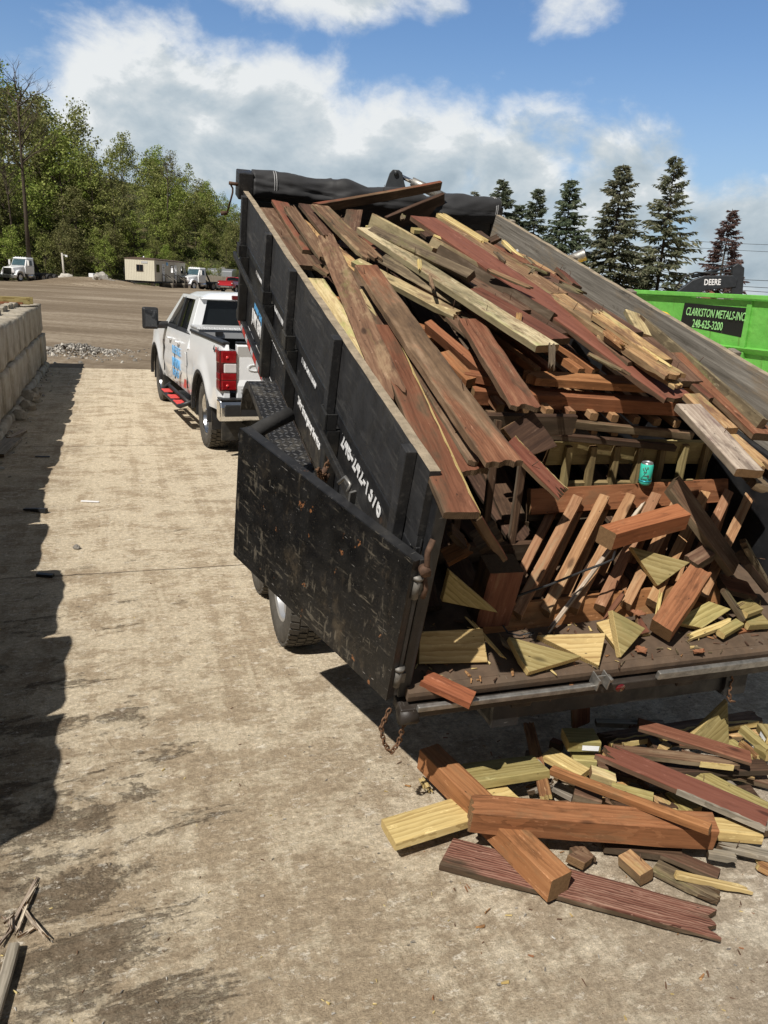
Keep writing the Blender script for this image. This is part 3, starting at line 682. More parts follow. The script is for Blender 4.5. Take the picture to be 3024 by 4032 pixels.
# ------------------------------------------------------------------ trees
def leaf_cards(me, centre, rad, n, size, rnd, mi=0, squash=.8):
    for _ in range(n):
        while True:
            p = Vector((rnd.uniform(-1, 1), rnd.uniform(-1, 1), rnd.uniform(-1, 1)))
            if p.length <= 1: break
        p = p.normalized() * (p.length ** .6); c = Vector(centre) + Vector((p.x * rad, p.y * rad, p.z * rad * squash))
        a = Vector((rnd.gauss(0, 1), rnd.gauss(0, 1), rnd.gauss(0, 1))).normalized(); b_ = a.cross(Vector((rnd.gauss(0, 1), rnd.gauss(0, 1), rnd.gauss(0, 1)))).normalized()
        s_ = size * rnd.uniform(.6, 1.3)
        me.add([c - a * s_ * .5, c + b_ * s_ * .32, c + a * s_ * .5, c - b_ * s_ * .32], [(0, 1, 2, 3)], mi)
def limbs(me, p, d, ln, r, depth, rnd, tips, mi=0, spread=.6, n=5):
    pts = [p]; q = Vector(p); dd = Vector(d)
    for i in range(3):
        dd = (dd + Vector((rnd.gauss(0, .12), rnd.gauss(0, .12), rnd.gauss(.05, .08)))).normalized(); q = q + dd * ln / 3; pts.append(q.copy())
    me.tube(pts, [r, r * .85, r * .7, r * .5], n, mi, caps=False)
    if depth == 0: tips.append(q); return
    for k in range(rnd.choice((2, 3, 3)) if depth > 1 else 3):
        st = pts[rnd.choice((2, 3, 3))]
        nd = (dd + Vector((rnd.gauss(0, spread), rnd.gauss(0, spread), rnd.gauss(.1, spread * .5)))).normalized()
        limbs(me, st, nd, ln * rnd.uniform(.6, .82), r * .52, depth - 1, rnd, tips, mi, spread, max(3, n - 1))
def decid(seed, H, leafy, cw=.30, bushy=1.0):
    rnd = seeded(seed); tr = MB(); tips = []
    th = H * rnd.uniform(.32, .42); lean = Vector((rnd.gauss(0, .03), rnd.gauss(0, .03), 1)).normalized()
    tr.tube([(0, 0, -1), lean * th * .5, lean * th, lean * H * .66, lean * H * .9], [H * .013, H * .011, H * .009, H * .004, H * .0015], 6, 0)
    bare = not leafy
    for k in range(14 if bare else 10):
        z = rnd.uniform(.42 if bare else .2, .86 if bare else .74); a = rnd.uniform(0, 6.3); d = Vector((math.cos(a), math.sin(a), rnd.uniform(.5, 1.2))).normalized()
        limbs(tr, lean * H * z, d, H * rnd.uniform(.12, .18) * (1.25 - z * .8), H * .0042, 3 if bare else 2, rnd, tips)
    limbs(tr, lean * H * .62, lean, H * .18, H * .005, 3 if bare else 2, rnd, tips)
    cr = MB()
    if leafy:
        for t in tips:
            if rnd.random() < .9: leaf_cards(cr, t, H * .06 * bushy, int(16 * leafy), H * .026, rnd)
        # leafy sprays fill an uneven crown from low down to the top
        for k in range(int(64 * leafy)):
            z = rnd.uniform(.12, .95); a = rnd.uniform(0, 6.3); prof = (math.sin(math.pi * min(1, (z + .12) / 1.1)) ** .7) * (1 + .35 * n3((math.cos(a) * 1.5 + seed, math.sin(a) * 1.5, z * 4)))
            r_ = H * cw * prof * (rnd.random() ** .45)
            leaf_cards(cr, (r_ * math.cos(a), r_ * math.sin(a), z * H), H * .058 * bushy * rnd.uniform(.7, 1.3), 26, H * .027, rnd)
    return tr, cr
def make_tree(seed, H, leafy, mtx, label, group=None, name='deciduous_tree', **k):
    tr, cr = decid(seed, H, leafy, **k)
    root = empty(name, label, 'tree', mtx, group)
    tr.build('trunk', 'bark', root, fix=False)
    if leafy: cr.build('crown', 'leaf', root, fix=False)
    return root
WOODG = 'leafy trees of the wooded bank'
protos = [make_tree(100 + i, 13.0, lf, T(-60 + i, 200, -60), 'leafy green tree in the wood on the bank', WOODG, cw=cw, bushy=bu) for i, (lf, cw, bu) in enumerate(((1.0, .3, 1.0), (.8, .26, .9), (1.15, .34, 1.15), (.6, .24, .9), (.95, .28, 1.2), (.75, .3, 1.0)))]
def plant_wood():
    rnd = seeded(77); used = set(); placed = []
    rows = [(1.5, 2.7, .9), (4.5, 2.9, .95), (8, 3.2, 1.0), (12, 3.6, 1.0), (17, 4.0, 1.0), (23, 4.4, 1.05), (30, 5, 1.1), (39, 5.5, 1.15), (49, 6.5, 1.2)]
    for (dd, step, sc_) in rows:
        # walk along the foot of the bank
        acc = rnd.uniform(0, step)
        for (a, b_) in zip(base[:-1], base[1:]):
            ax, ay = a; bx, by = b_; ln = math.hypot(bx - ax, by - ay); tx, ty = (bx - ax) / ln, (by - ay) / ln; nx_, ny_ = -ty, tx
            while acc < ln:
                d_ = dd + rnd.uniform(-2, 3); x = ax + tx * acc + nx_ * d_ + rnd.uniform(-1.5, 1.5); y = ay + ty * acc + ny_ * d_ + rnd.uniform(-1.5, 1.5)
                acc += step * rnd.uniform(.7, 1.3)
                u = x / max(y, 1)
                if u < -.60 or u > -.02 or y < 45: continue
                placed.append((x, y, sc_))
            acc -= ln
    for i, (x, y, sc_) in enumerate(placed):
        p = protos[i % len(protos)] if i < len(protos) else None
        edge = .55 if hill_d(x, y) < 5 else (.8 if hill_d(x, y) < 10 else 1.0)
        hh = sc_ * rnd.uniform(.78, 1.12) * edge * (1.12 if x / y < -.41 else max(.5, 1.12 - (x / y + .41) * 2.9))
        M_ = T(x, y, hill_z(x, y) - .3) @ RZ(rnd.uniform(0, 6.3)) @ Matrix.Diagonal((hh * rnd.uniform(.9, 1.25), hh * rnd.uniform(.9, 1.25), hh, 1))
        if p: p.matrix_world = M_
        else: copy_tree(protos[rnd.randrange(len(protos))], M_)
plant_wood()
make_tree(301, 21.5, 0, T(-47.5, 104.5, hill_z(-47.5, 104.5) + 4), 'tallest bare tree standing above the wood at the left of the photo', None, 'bare_tree', cw=.2)
make_tree(305, 15, 0, T(-53.0, 112.5, hill_z(-53.0, 112.5)), 'thin bare tree just behind the tallest bare one', None, 'bare_tree')
make_tree(303, 11.5, 0.0, T(-37.8, 134, 8.6), 'pale leafless tree rising over the middle of the wood', None, 'bare_tree')
def undergrowth():
    me = MB(); rnd = seeded(9); k = 0
    while k < 620:
        x = rnd.uniform(-85, 8); y = rnd.uniform(60, 165); d = hill_d(x, y)
        if d < .6 or d > 30 or x / y < -.66 or x / y > .02: continue
        if rnd.random() > (1.0 if d < 14 else .35): continue
        z = hill_z(x, y); r_ = rnd.uniform(.5, 1.5); leaf_cards(me, (x, y, z + r_ * .4), r_, int(16 * r_ + 8), .42, rnd, rnd.choice((0, 0, 1)), .75); k += 1
    o = me.build('undergrowth', ['leafbrush', 'leaf'], fix=False); tag(o, 'low green brush covering the foot of the wooded bank', 'undergrowth', None, 'stuff')
undergrowth()
def spruce(seed, H, sparse=1.0, mat='needle', droop=.35, w=.21):
    rnd = seeded(seed); tr = MB(); cr = MB()
    tr.tube([(0, 0, -1), (rnd.gauss(0, .05), 0, H * .5), (0, rnd.gauss(0, .05), H)], [H * .013, H * .008, .02], 7)
    nbr = int(H * 22 * sparse)
    for k in range(nbr):
        q = (k + rnd.random()) / nbr; z = H * (.05 + .935 * q); f_ = 1 - z / H
        lobe = 1 + .22 * n3((z * .8, seed, 0)); a = rnd.uniform(0, 6.283)
        l = (H * w * (f_ ** .78) * lobe * rnd.uniform(.62, 1.15) * (1 + .18 * n3((math.cos(a) * 2, math.sin(a) * 2, z * .5 + seed))) + .16); up = .40 if f_ < .22 else (.08 if f_ < .5 else -.06)
        pts = []; m = 6
        for j in range(m + 1):
            t = j / m; r_ = l * t; pts.append(Vector((r_ * math.cos(a), r_ * math.sin(a), z + l * (up * t - droop * t * t + .28 * t ** 3))))
        tr.tube(pts, [.03 * (1 - j / (m + 1)) * (H / 13) for j in range(m + 1)], 3, caps=False)
        side = Vector((-math.sin(a), math.cos(a), 0)); out = Vector((math.cos(a), math.sin(a), 0))
        for j in range(1, m + 1):
            t = j / m
            if t < .25 * (2 - sparse): continue
            for sg in (-1, 1, -.9, .9, -.7, .7, 0, -.4, .4, .15):
                if rnd.random() > .92 * sparse: continue
                wl = (l * .20 * (1.15 - t * .6) + .24) * rnd.uniform(.6, 1.25)
                d = (side * sg * .9 + out * rnd.uniform(.35, 1.0) + Vector((0, 0, rnd.uniform(-.65, .08)))).normalized()
                p0 = pts[j] + out * rnd.uniform(-.15, .12) + side * rnd.uniform(-.08, .08); p1 = p0 + d * wl; u = d.cross(Vector((rnd.gauss(0, 1), rnd.gauss(0, 1), .7))).normalized() * wl * .13
                cr.add([p0, p0 * .45 + p1 * .55 + u, p1, p0 * .45 + p1 * .55 - u], [(0, 1, 2, 3)])
    return tr, cr
def make_spruce(seed, H, x, y, label, mat='needle', name='spruce_tree', **k):
    tr, cr = spruce(seed, H, mat=mat, **k); root = empty(name, label, 'tree', T(x, y, -.2))
    tr.build('trunk', 'bark', root, fix=False); cr.build('crown', mat, root, fix=False); return root
make_spruce(11, 11.4, 8.45, 70.4, 'bushy bluish spruce beside the right end of the tarp', w=.27)
make_spruce(12, 9.6, 10.15, 71.5, 'small spruce squeezed between two larger spruces', w=.21)
make_spruce(13, 10.8, 11.35, 70.2, 'slender dark spruce third from the left of the row', w=.21)
make_spruce(14, 11.7, 14.1, 70.4, 'dense dark green spruce in the middle of the row', w=.27)
make_spruce(15, 13.1, 18.35, 70.8, 'broad grey green spruce with drooping boughs', mat='needledull', w=.285, sparse=1.0)
make_spruce(16, 14.0, 22.75, 71.1, 'tallest spruce with sparse open boughs beside the green container', mat='needledull', w=.27, sparse=.82, droop=.28)
make_spruce(17, 10.0, 27.7, 70, 'dying reddish brown spruce at the far right', mat='needlebrown', w=.24, sparse=.85)
make_spruce(18, 11.9, 7.3, 84, 'tip of a brownish spruce just above the tarp', mat='needledull', w=.14, sparse=.7)
# ------------------------------------------------------------------ site trailer
def site_trailer():
    root = empty('site_trailer', 'white site office trailer on blocks before the wood', 'site trailer', T(-34.1, 101.4, 0) @ RZ(R(-2.0)))
    w, l, z0, z1 = 3.75, 13.0, .95, 3.55
    me = MB(); n = 26
    def ribs(u0, u1, k):  # corrugated siding profile
        out = []
        for i in range(k):
            a = u0 + (u1 - u0) * i / k; s_ = (u1 - u0) / k
            out += [(a, 0), (a + s_ * .62, 0), (a + s_ * .7, .02), (a + s_ * .92, .02)]
        return out + [(u1, 0)]
    for (pr, mk) in ((ribs(0, w, 18), lambda u, d, z: (u, -d, z)), (ribs(0, l, 60), lambda u, d, z: (w + d, u, z))):
        vs = []; 
        for u, d in pr: vs += [mk(u, d, z0), mk(u, d, z1)]
        me.add(vs, [(2 * i, 2 * i + 2, 2 * i + 3, 2 * i + 1) for i in range(len(pr) - 1)])
    me.add([(0, 0, z0), (0, l, z0), (0, l, z1), (0, 0, z1), (w, l, z0), (w, l, z1)], [(0, 1, 2, 3), (1, 4, 5, 2), (0, 1, 4), ])
    me.build('wall', 'whitesiding', root, fix=False)
    r = MB(); pts = [(-.06, z1 - .05)] + [(-.06 + (w + .12) * i / 10, z1 + .16 * math.sin(math.pi * i / 10) + .05) for i in range(11)] + [(w + .06, z1 - .05)]
    r.prism(pts, 'y', -.06, l + .06); rf = r.build('roof', 'brownroof', root)
    v = MB(); v.tube([(w * .6, .5, z1 + .1), (w * .6, .5, z1 + .34)], .09, 8); v.build('vent', 'white', rf)
    def window(x, y, z, ww, hh, side):
        f = MB(); g_ = MB(); t = .05
        if side == 'end':
            f.box(x - t, x + ww + t, -.05, .0, z - t, z); f.box(x - t, x + ww + t, -.05, 0, z + hh, z + hh + t); f.box(x - t, x, -.05, 0, z, z + hh); f.box(x + ww, x + ww + t, -.05, 0, z, z + hh); f.box(x + ww / 2 - .02, x + ww / 2 + .02, -.045, 0, z, z + hh); g_.box(x, x + ww, -.03, .01, z, z + hh)
        else:
            f.box(w, w + .05, y - t, y + ww + t, z - t, z); f.box(w, w + .05, y - t, y + ww + t, z + hh, z + hh + t); f.box(w, w + .05, y - t, y, z, z + hh); f.box(w, w + .05, y + ww, y + ww + t, z, z + hh); g_.box(w - .01, w + .03, y, y + ww, z, z + hh)
        o = f.build('window', 'brownroof', root); g_.build('pane', 'glass', o)
    window(1.5, 0, 2.1, .78, .72, 'end')
    window(0, .75, 2.1, 1.0, .85, 's'); window(0, 6.4, 2.1, 1.0, .85, 's'); window(0, 10.9, 2.1, 1.0, .85, 's')
    for y in (2.75, 7.8):
        d = MB(); d.box(w + .005, w + .05, y, y + 1.05, z0 + .05, z0 + 2.15); o = d.build('door', 'whitedirty', root, bevel=.01)
        q = MB(); q.box(w + .045, w + .06, y + .62, y + .82, z0 + 1.3, z0 + 1.85); q.build('pane', 'glass', o); q = MB(); q.box(w + .05, w + .1, y + .1, y + .16, z0 + 1.0, z0 + 1.1); q.build('handle', 'steelgrey', o)
        s_ = MB()
        for k in range(4): s_.box(w + .1 + k * .32, w + 1.5, y - .1, y + 1.2, .05 + (3 - k) * .0, .82 - k * .21)
        s_.tube([(w + .12, y - .1, .9), (w + .12, y - .1, 1.85), (w + 1.5, y - .1, 1.15), (w + 1.5, y - .1, .05)], .055, 6)
        s_.tube([(w + .12, y + 1.2, .9), (w + .12, y + 1.2, 1.85), (w + 1.5, y + 1.2, 1.15), (w + 1.5, y + 1.2, .05)], .055, 6)
        s_.build('steps', 'fence', root)
    c = MB(); c.box(.2, w - .2, .15, l - .1, .68, z0); c.tube([(.6, .2, .75), (1.9, -2.2, .7)], .07, 6); c.tube([(w - .6, .2, .75), (1.9, -2.2, .7)], .07, 6); c.build('chassis', 'frame', root)
    for (x, y) in ((3.3, .6), (3.3, 3.9), (3.3, 8), (3.3, 11.5), (.4, .6)):
        b_ = MB(); b_.box(x - .22, x + .22, y - .22, y + .22, 0, .68); b_.build('support_block', 'block', root)
    for y in (5.6, 6.5):
        wh = MB(); wh.lathe([(.05, 0), (.2, .02), (.36, 0), (.38, .06), (.38, .2), (.36, .24)], 20, 'x', 0, T(w - .35, y, .38)); wh.build('wheel', 'rubber', root)
    sg = MB(); sg.box(2.1, 2.9, -.035, -.022, 3.05, 3.3); sg.build('sign', 'lettergrey', root)
    sg = MB(); sg.box(w + .022, w + .035, 4.6, 5.3, 2.95, 3.35); sg.build('sign', 'decalblue', root)
MAT['whitesiding'] = plain('cream_siding', (.66, .62, .50), .5, 0, .4, .05, .6)
site_trailer()
# ------------------------------------------------------------------ generic wheel
def wheel(parent, x, y, z, r, wd, side, rim='chrome', tread=True, tyre='rubber', name='wheel', n=36, spokes=8, lug=0.016, rimr=.6):
    # axle along local x; side=+1: outer face towards +x
    me = MB(); h = wd / 2; s_ = side
    prof = [(r * rimr, s_ * h * .80), (r * .72, s_ * h * .98), (r * .88, s_ * h), (r * .965, s_ * h * .86), (r, s_ * h * .70), (r, -s_ * h * .70), (r * .965, -s_ * h * .86), (r * .88, -s_ * h), (r * rimr, -s_ * h * .8)]
    me.lathe(prof, n, 'x')
    if tread:
        for k in range(n):
            a = 2 * math.pi * (k + .5) / n
            for (u0, u1, da) in ((-.92, -.45, 0), (-.38, .02, .5), (.08, .44, .2), (.50, .94, .6)):
                aa = a + da * 2 * math.pi / n; wa = 2 * math.pi / n * .36
                c = []
                for rr in (r * .985, r + lug):
                    for (uu, sa) in ((u0, -1), (u1, -1), (u1, 1), (u0, 1)):
                        rr2 = rr - (abs(uu) > .9) * r * .022; c.append((uu * h, rr2 * math.cos(aa + sa * wa + uu * .05), rr2 * math.sin(aa + sa * wa + uu * .05)))
                me.hexa(c)
    wobj = tag(bpy.data.objects.new(name, None)); COL.objects.link(wobj); wobj.parent = parent; wobj.matrix_local = T(x, y, z)
    me.build('tyre', tyre, wobj)
    rm = MB(); rr = r * rimr
    rm.lathe([(0, s_ * h * .42), (rr * .22, s_ * h * .44), (rr * .26, s_ * h * .34), (rr * .84, s_ * h * .22), (rr * .93, s_ * h * .75), (rr * 1.03, s_ * h * .84), (rr * 1.03, -s_ * h * .7), (0, -s_ * h * .6)], 32, 'x')
    for k in range(spokes):
        a = 2 * math.pi * k / spokes; M_ = RX(a); p = [(-.07, .24), (.07, .24), (.11, .88), (-.11, .88)]
        rm.prism([(u * rr, v * rr) for u, v in p], 'x', s_ * h * .25, s_ * h * .56, 0, M_)
    rm.build('rim', rim, wobj, bevel=.004 if spokes else 0)
    return wobj
def heavy_truck(name, label, mtx, col='white', day=True):
    root = empty(name, label, 'truck', mtx)       # local: x right, y forward, z up; front bumper at y=0, tail at y=-9
    fr = MB(); fr.box(-.45, -.33, -9.0, -.6, .75, 1.0); fr.box(.33, .45, -9.0, -.6, .75, 1.0)
    for y in (-4.2, -6, -8.6): fr.box(-.45, .45, y - .1, y + .1, .75, .98)
    fr.build('frame_rails', 'frame', root)
    h = MB(); h.hexa([(-1.0, -2.35, 1.0), (1.0, -2.35, 1.0), (.93, -.35, 1.0), (-.93, -.35, 1.0), (-.92, -2.35, 1.98), (.92, -2.35, 1.98), (.74, -.32, 1.68), (-.74, -.32, 1.68)]); h.build('hood', col, root, bevel=.12)
    for s_ in (-1, 1):
        f = MB(); pts = [(-.25, .75)] + [(-1.22 + .80 * math.cos(t), .62 + .80 * math.sin(t)) for t in [math.pi * k / 8 for k in range(9)]] + [(-2.15, .62)]
        pts2 = [(-1.22 + .62 * math.cos(t), .62 + .62 * math.sin(t)) for t in [math.pi * k / 8 for k in range(8, -1, -1)]]
        f.prism(pts[1:10] + pts2, 'x', s_ * .78, s_ * 1.2); f.build('fender', col, root, bevel=.03)
        hl = MB(); hl.box(s_ * .80 - .16, s_ * .80 + .16, -.42, -.34, 1.08, 1.32); hl.build('headlight', 'clearlens', root, bevel=.03)
        mr = MB(); mr.tube([(s_ * 1.1, -2.55, 1.9), (s_ * 1.4, -2.45, 1.95), (s_ * 1.4, -2.45, 2.65), (s_ * 1.1, -2.6, 2.7)], .022, 6); mr.box(s_ * 1.4 - .13, s_ * 1.4 + .13, -2.52, -2.44, 2.0, 2.62); mr.build('mirror', 'whitedirty', root)
        tk = MB(); tk.tube([(s_ * .85, -3.9, .72), (s_ * .85, -2.85, .72)], .30, 14); tk.build('fuel_tank', 'silver', root)
    gr = MB(); gr.box(-.62, .62, -.36, -.28, .80, 1.62); gl = gr.build('grille', 'chrome', root, bevel=.03)
    b2 = MB()
    for k in range(5): b2.box(-.54, .54, -.29, -.262, .88 + k * .145, .95 + k * .145)
    b2.build('grille_slots', 'blackplastic', gl)
    bm_ = MB(); bm_.hexa([(-1.2, -.45, .42), (1.2, -.45, .42), (1.05, -.05, .42), (-1.05, -.05, .42), (-1.2, -.45, .80), (1.2, -.45, .80), (1.05, -.05, .80), (-1.05, -.05, .80)]); bm_.build('bumper', 'silver', root, bevel=.04)
    c = MB(); c.hexa([(-1.08, -3.95, .95), (1.08, -3.95, .95), (1.08, -2.3, .95), (-1.08, -2.3, .95), (-1.10, -3.95, 1.92), (1.10, -3.95, 1.92), (1.10, -2.3, 1.92), (-1.10, -2.3, 1.92)])
    c.hexa([(-1.10, -3.95, 1.92), (1.10, -3.95, 1.92), (1.10, -2.3, 1.92), (-1.10, -2.3, 1.92), (-1.0, -3.95, 2.85), (1.0, -3.95, 2.85), (1.0, -2.72, 2.85), (-1.0, -2.72, 2.85)])
    cab = c.build('cab', col, root, bevel=.06)
    rf = MB(); rf.hexa([(-1.04, -4.0, 2.80), (1.04, -4.0, 2.80), (1.04, -2.58, 2.80), (-1.04, -2.58, 2.80), (-.96, -3.95, 2.98), (.96, -3.95, 2.98), (.96, -2.8, 2.96), (-.96, -2.8, 2.96)])
    for x in (-.7, -.35, 0, .35, .7): rf.box(x - .07, x + .07, -2.95, -2.82, 2.96, 3.04)
    rf.build('roof', col, root, bevel=.04)
    ws = MB(); ws.hexa([(-.95, -2.40, 2.02), (.95, -2.40, 2.02), (.95, -2.26, 2.02), (-.95, -2.26, 2.02), (-.88, -2.74, 2.72), (.88, -2.74, 2.72), (.88, -2.62, 2.72), (-.88, -2.62, 2.72)]); ws.build('windscreen', 'glassblue', root)
    for s_ in (-1, 1):
        d = MB(); d.box(s_ * 1.105 - .01, s_ * 1.105 + .01, -3.75, -2.5, 1.02, 1.90); dd = d.build('door', col, root, bevel=.008)
        wn = MB(); wn.hexa([(s_ * 1.095, -3.6, 2.0), (s_ * 1.115, -3.6, 2.0), (s_ * 1.115, -2.62, 2.0), (s_ * 1.095, -2.62, 2.0), (s_ * 1.02, -3.6, 2.64), (s_ * 1.04, -3.6, 2.64), (s_ * 1.04, -2.84, 2.64), (s_ * 1.02, -2.84, 2.64)]); wn.build('window', 'glass', dd)
    hk = MB(); hk.box(-.42, .42, -8.9, -4.3, 1.0, 1.16); hk.box(-.3, .3, -4.6, -4.25, 1.1, 2.5); hk.tube([(0, -4.45, 2.45), (0, -4.1, 2.72), (0, -5.0, 2.8), (0, -6.2, 1.2)], .11, 8); hk.tube([(.4, -4.4, 2.7), (.4, -6.1, 1.1)], .06, 6)
    hk.build('roll_off_hoist', 'frame', root)
    for y in (-1.22, -5.6, -6.95, -8.25):
        for s_ in (-1, 1):
            if y == -1.22: wheel(root, s_ * 1.02, y, .53, .53, .32, s_, 'silver', False, 'rubber', n=28, spokes=0)
            else: wheel(root, s_ * .92, y, .53, .53, .52, s_, 'steelgrey', False, 'rubber', n=28, spokes=0)
    return root
heavy_truck('roll_off_truck', 'white truck facing the yard at the left edge with a chrome grille', T(-48.9, 100.9, -.02) @ RZ(R(166 - 0)))
heavy_truck('roll_off_truck', 'white cab truck parked behind the right end of the site trailer', T(-29.6, 111.2, 0) @ RZ(R(156)))
def pole():
    root = empty('light_pole', 'short pale wooden pole with a small lamp beside the left truck', 'pole', T(-42.4, 103.0, 0))
    m_ = MB(); m_.tube([(0, 0, -.3), (-.18, 0, 3.75)], [.14, .11], 10); m_.build('post', 'rocklight', root)
    m_ = MB(); m_.tube([(-.15, 0, 3.5), (.35, -.1, 3.52)], .03, 6); m_.box(.28, .56, -.2, 0, 3.3, 3.52); m_.build('lamp', 'white', root)
pole()
rock('boulder', .95, 3, (-41.3, 100.9, .75), 'rocklight', 'pale boulder on a gravel hump beside the wooden pole', 'boulder', None, .62)
rock('boulder', 1.0, 7, (-36.6, 99.6, .95), 'rock', 'grey boulder on the gravel hump left of the site trailer', 'boulder', None, .75, .7)
rock('boulder', .5, 9, (-35.2, 99.4, .6), 'rockdark', 'small dark boulder leaning on the larger grey one', 'boulder', None, .8)
def utility_trailer():
    root = empty('utility_trailer', 'dark utility trailer with a mesh gate beside the site trailer', 'trailer', T(-38.4, 106.5, .2) @ RZ(R(78)))
    d = MB(); d.box(-1, 1, -3.3, 1.2, .5, .6); d.tube([(-.8, 1.2, .55), (0, 2.8, .55), (.8, 1.2, .55)], .05, 6); d.build('deck', 'frame', root)
    g_ = MB()
    for x in (-1, -.5, 0, .5, 1): g_.tube([(x, -3.3, .6), (x, -3.3, 2.2)], .035, 6)
    g_.tube([(-1, -3.3, 2.2), (1, -3.3, 2.2)], .035, 6); g_.tube([(-1, -3.3, 1.4), (1, -3.3, 1.4)], .02, 6); g_.build('gate', 'frame', root)
    for s_ in (-1, 1): wheel(root, s_ * 1.1, -1.0, .33, .33, .2, s_, 'silver', False, n=24, spokes=0)
    t = MB(); t.box(-.5, .4, 1.5, 2.2, .62, 1.25); t.build('tool_box', 'white', root, bevel=.05)
utility_trailer()
def drawbar():
    o = MB(); o.box(-.15, .15, -3, 3, .35, .6); o.box(-.9, .9, -2.6, -2.35, .35, .6); o.box(-.9, .9, 2.3, 2.6, .35, .6); o.box(-1.1, -.9, -3, 3, .3, .6); o.box(.9, 1.1, -3, 3, .3, .6)
    q = o.build('steel_beams', MAT['rustframe'], None, T(-36.8, 103.0, .1) @ RZ(R(84))); tag(q, 'rust red steel frame lying against the site trailer front', 'steel frame')
MAT['rustframe'] = plain('rusty_beam', (.20, .085, .05), .8, 0, .3, .35, 4)
drawbar()
def fence():
    root = empty('board_fence', 'grey upright board fence behind the white cab truck', 'fence', T(-34, 126, 0) @ RZ(math.atan2(-4.5, 14)))
    rnd = seeded(4); m_ = MB()
    for k in range(120): x = k * .15; m_.box(x, x + .135, rnd.uniform(-.01, .01), .03, .02, 2.15 + rnd.uniform(-.05, .05) - x * .02)
    m_.build('boards', 'fence', root)
    for k in range(8): q = MB(); q.box(k * 2.4, k * 2.4 + .12, .03, .15, 0, 2.0); q.build('post', 'fence', root)
fence()
def box_trailer():
    root = empty('tank_trailer', 'shiny silver trailer behind the board fence', 'trailer', T(-30.3, 133, .3) @ RZ(R(72)))
    m_ = MB(); m_.prism([(-1.2, .9), (1.2, .9), (1.25, 1.6), (1.1, 2.5), (.6, 2.85), (-.6, 2.85), (-1.1, 2.5), (-1.25, 1.6)], 'y', -4.2, 4.2); m_.build('body', 'silver', root, bevel=.08)
    m_ = MB(); m_.box(-.5, .5, -4, 4, .6, .9); m_.build('chassis', 'frame', root)
    for y in (-3, -1.8):
        for s_ in (-1, 1): wheel(root, s_ * 1.0, y, .2, .5, .4, s_, 'silver', False, n=20, spokes=0)
box_trailer()
# ------------------------------------------------------------------ excavators
def boom_prism(pts, w, name, mat, parent):
    m_ = MB(); m_.prism(pts, 'x', -w / 2, w / 2); return m_.build(name, mat, parent, bevel=.03)
def excavator(name, label, mtx, S=1.0, arm=True, text=None):
    # local: y forward along the boom, z up; swing centre at origin
    root = empty(name, label, 'excavator', mtx @ Matrix.Scale(S, 4))
    for s_ in (-1, 1):
        t = MB(); pr = [(-1.9, .35), (-1.6, .08), (1.6, .08), (1.9, .35), (1.9, .6), (1.6, .88), (-1.6, .88), (-1.9, .6)]
        t.prism(pr, 'x', s_ * 1.35 - .3, s_ * 1.35 + .3); t.build('track', 'frame', root, bevel=.04)
    u = MB(); u.box(-.6, .6, -.8, .8, .4, 1.0); u.build('undercarriage', 'frame', root)
    h = MB(); h.box(-1.35, 1.35, -2.6, 1.1, 1.05, 1.95); h.box(-.2, 1.35, -2.0, .2, 1.95, 2.35); h.prism([(-2.75, 1.1), (-2.2, 1.1), (-2.2, 2.1), (-2.75, 1.95)], 'x', -1.35, 1.35); hb = h.build('house', 'yellow', root, bevel=.08)
    c = MB(); c.hexa([(-1.35, -.6, 1.9), (-.35, -.6, 1.9), (-.35, 1.1, 1.9), (-1.35, 1.1, 1.9), (-1.3, -.5, 2.9), (-.4, -.5, 2.9), (-.4, .75, 2.9), (-1.3, .75, 2.9)]); cb = c.build('cab', 'blackplastic', root, bevel=.06)
    g_ = MB(); g_.box(-1.25, -.45, .78, .98, 2.1, 2.75); g_.build('windscreen', 'glass', cb)
    return root
def deere():
    # arm of a dark excavator resting beyond the green container
    ex = excavator('excavator', 'dark grey excavator with a white word on its boom behind the green container', T(9.2, 33.6, -.65) @ RZ(R(-100)), 1.0)
    # boom side profile in local (y,z)
    U = lambda L_: [(y, z + .65) for y, z in L_]
    P = U([(1.2, .9), (2.28, 2.55), (2.8, 3.02), (3.2, 3.2), (4.3, 3.27), (4.5, 3.1), (4.48, 2.82), (3.35, 2.64), (2.75, 2.3), (1.75, .9)])
    b_ = boom_prism(P, .36, 'boom', 'deere', ex)
    lettering('DEERE', .32, 'decal', b_, frame((.186, 3.24, 3.49), (0, 1, .065), (0, -.065, 1), (1, 0, 0)), .70, 0, .003, bold=.006)
    cy = MB(); cy.tube([(0, 2.75, 3.79), (0, 3.7, 4.08)], .075, 10); cy.build('cylinder', 'deere', ex)
    rod = MB(); rod.tube([(0, 3.7, 4.08), (0, 4.35, 4.31)], .04, 10); rod.build('cylinder_rod', 'deere', ex)
    a = boom_prism(U([(4.22, 3.60), (4.4, 3.74), (4.68, 3.58), (4.78, 2.6), (4.75, .6), (4.45, .55), (4.36, 2.6), (4.28, 3.2)]), .30, 'stick', 'deere', ex)
    hs = MB()
    for dx in (.1, -.1): hs.tube([(dx, 2.2, 3.35), (dx, 2.5, 3.8), (dx, 2.9, 3.97), (dx, 3.4, 3.95), (dx, 4.15, 4.01), (dx, 4.4, 3.95), (dx, 4.5, 3.45)], .028, 6)
    hs.build('hydraulic_hose', 'rubber', ex)
deere()
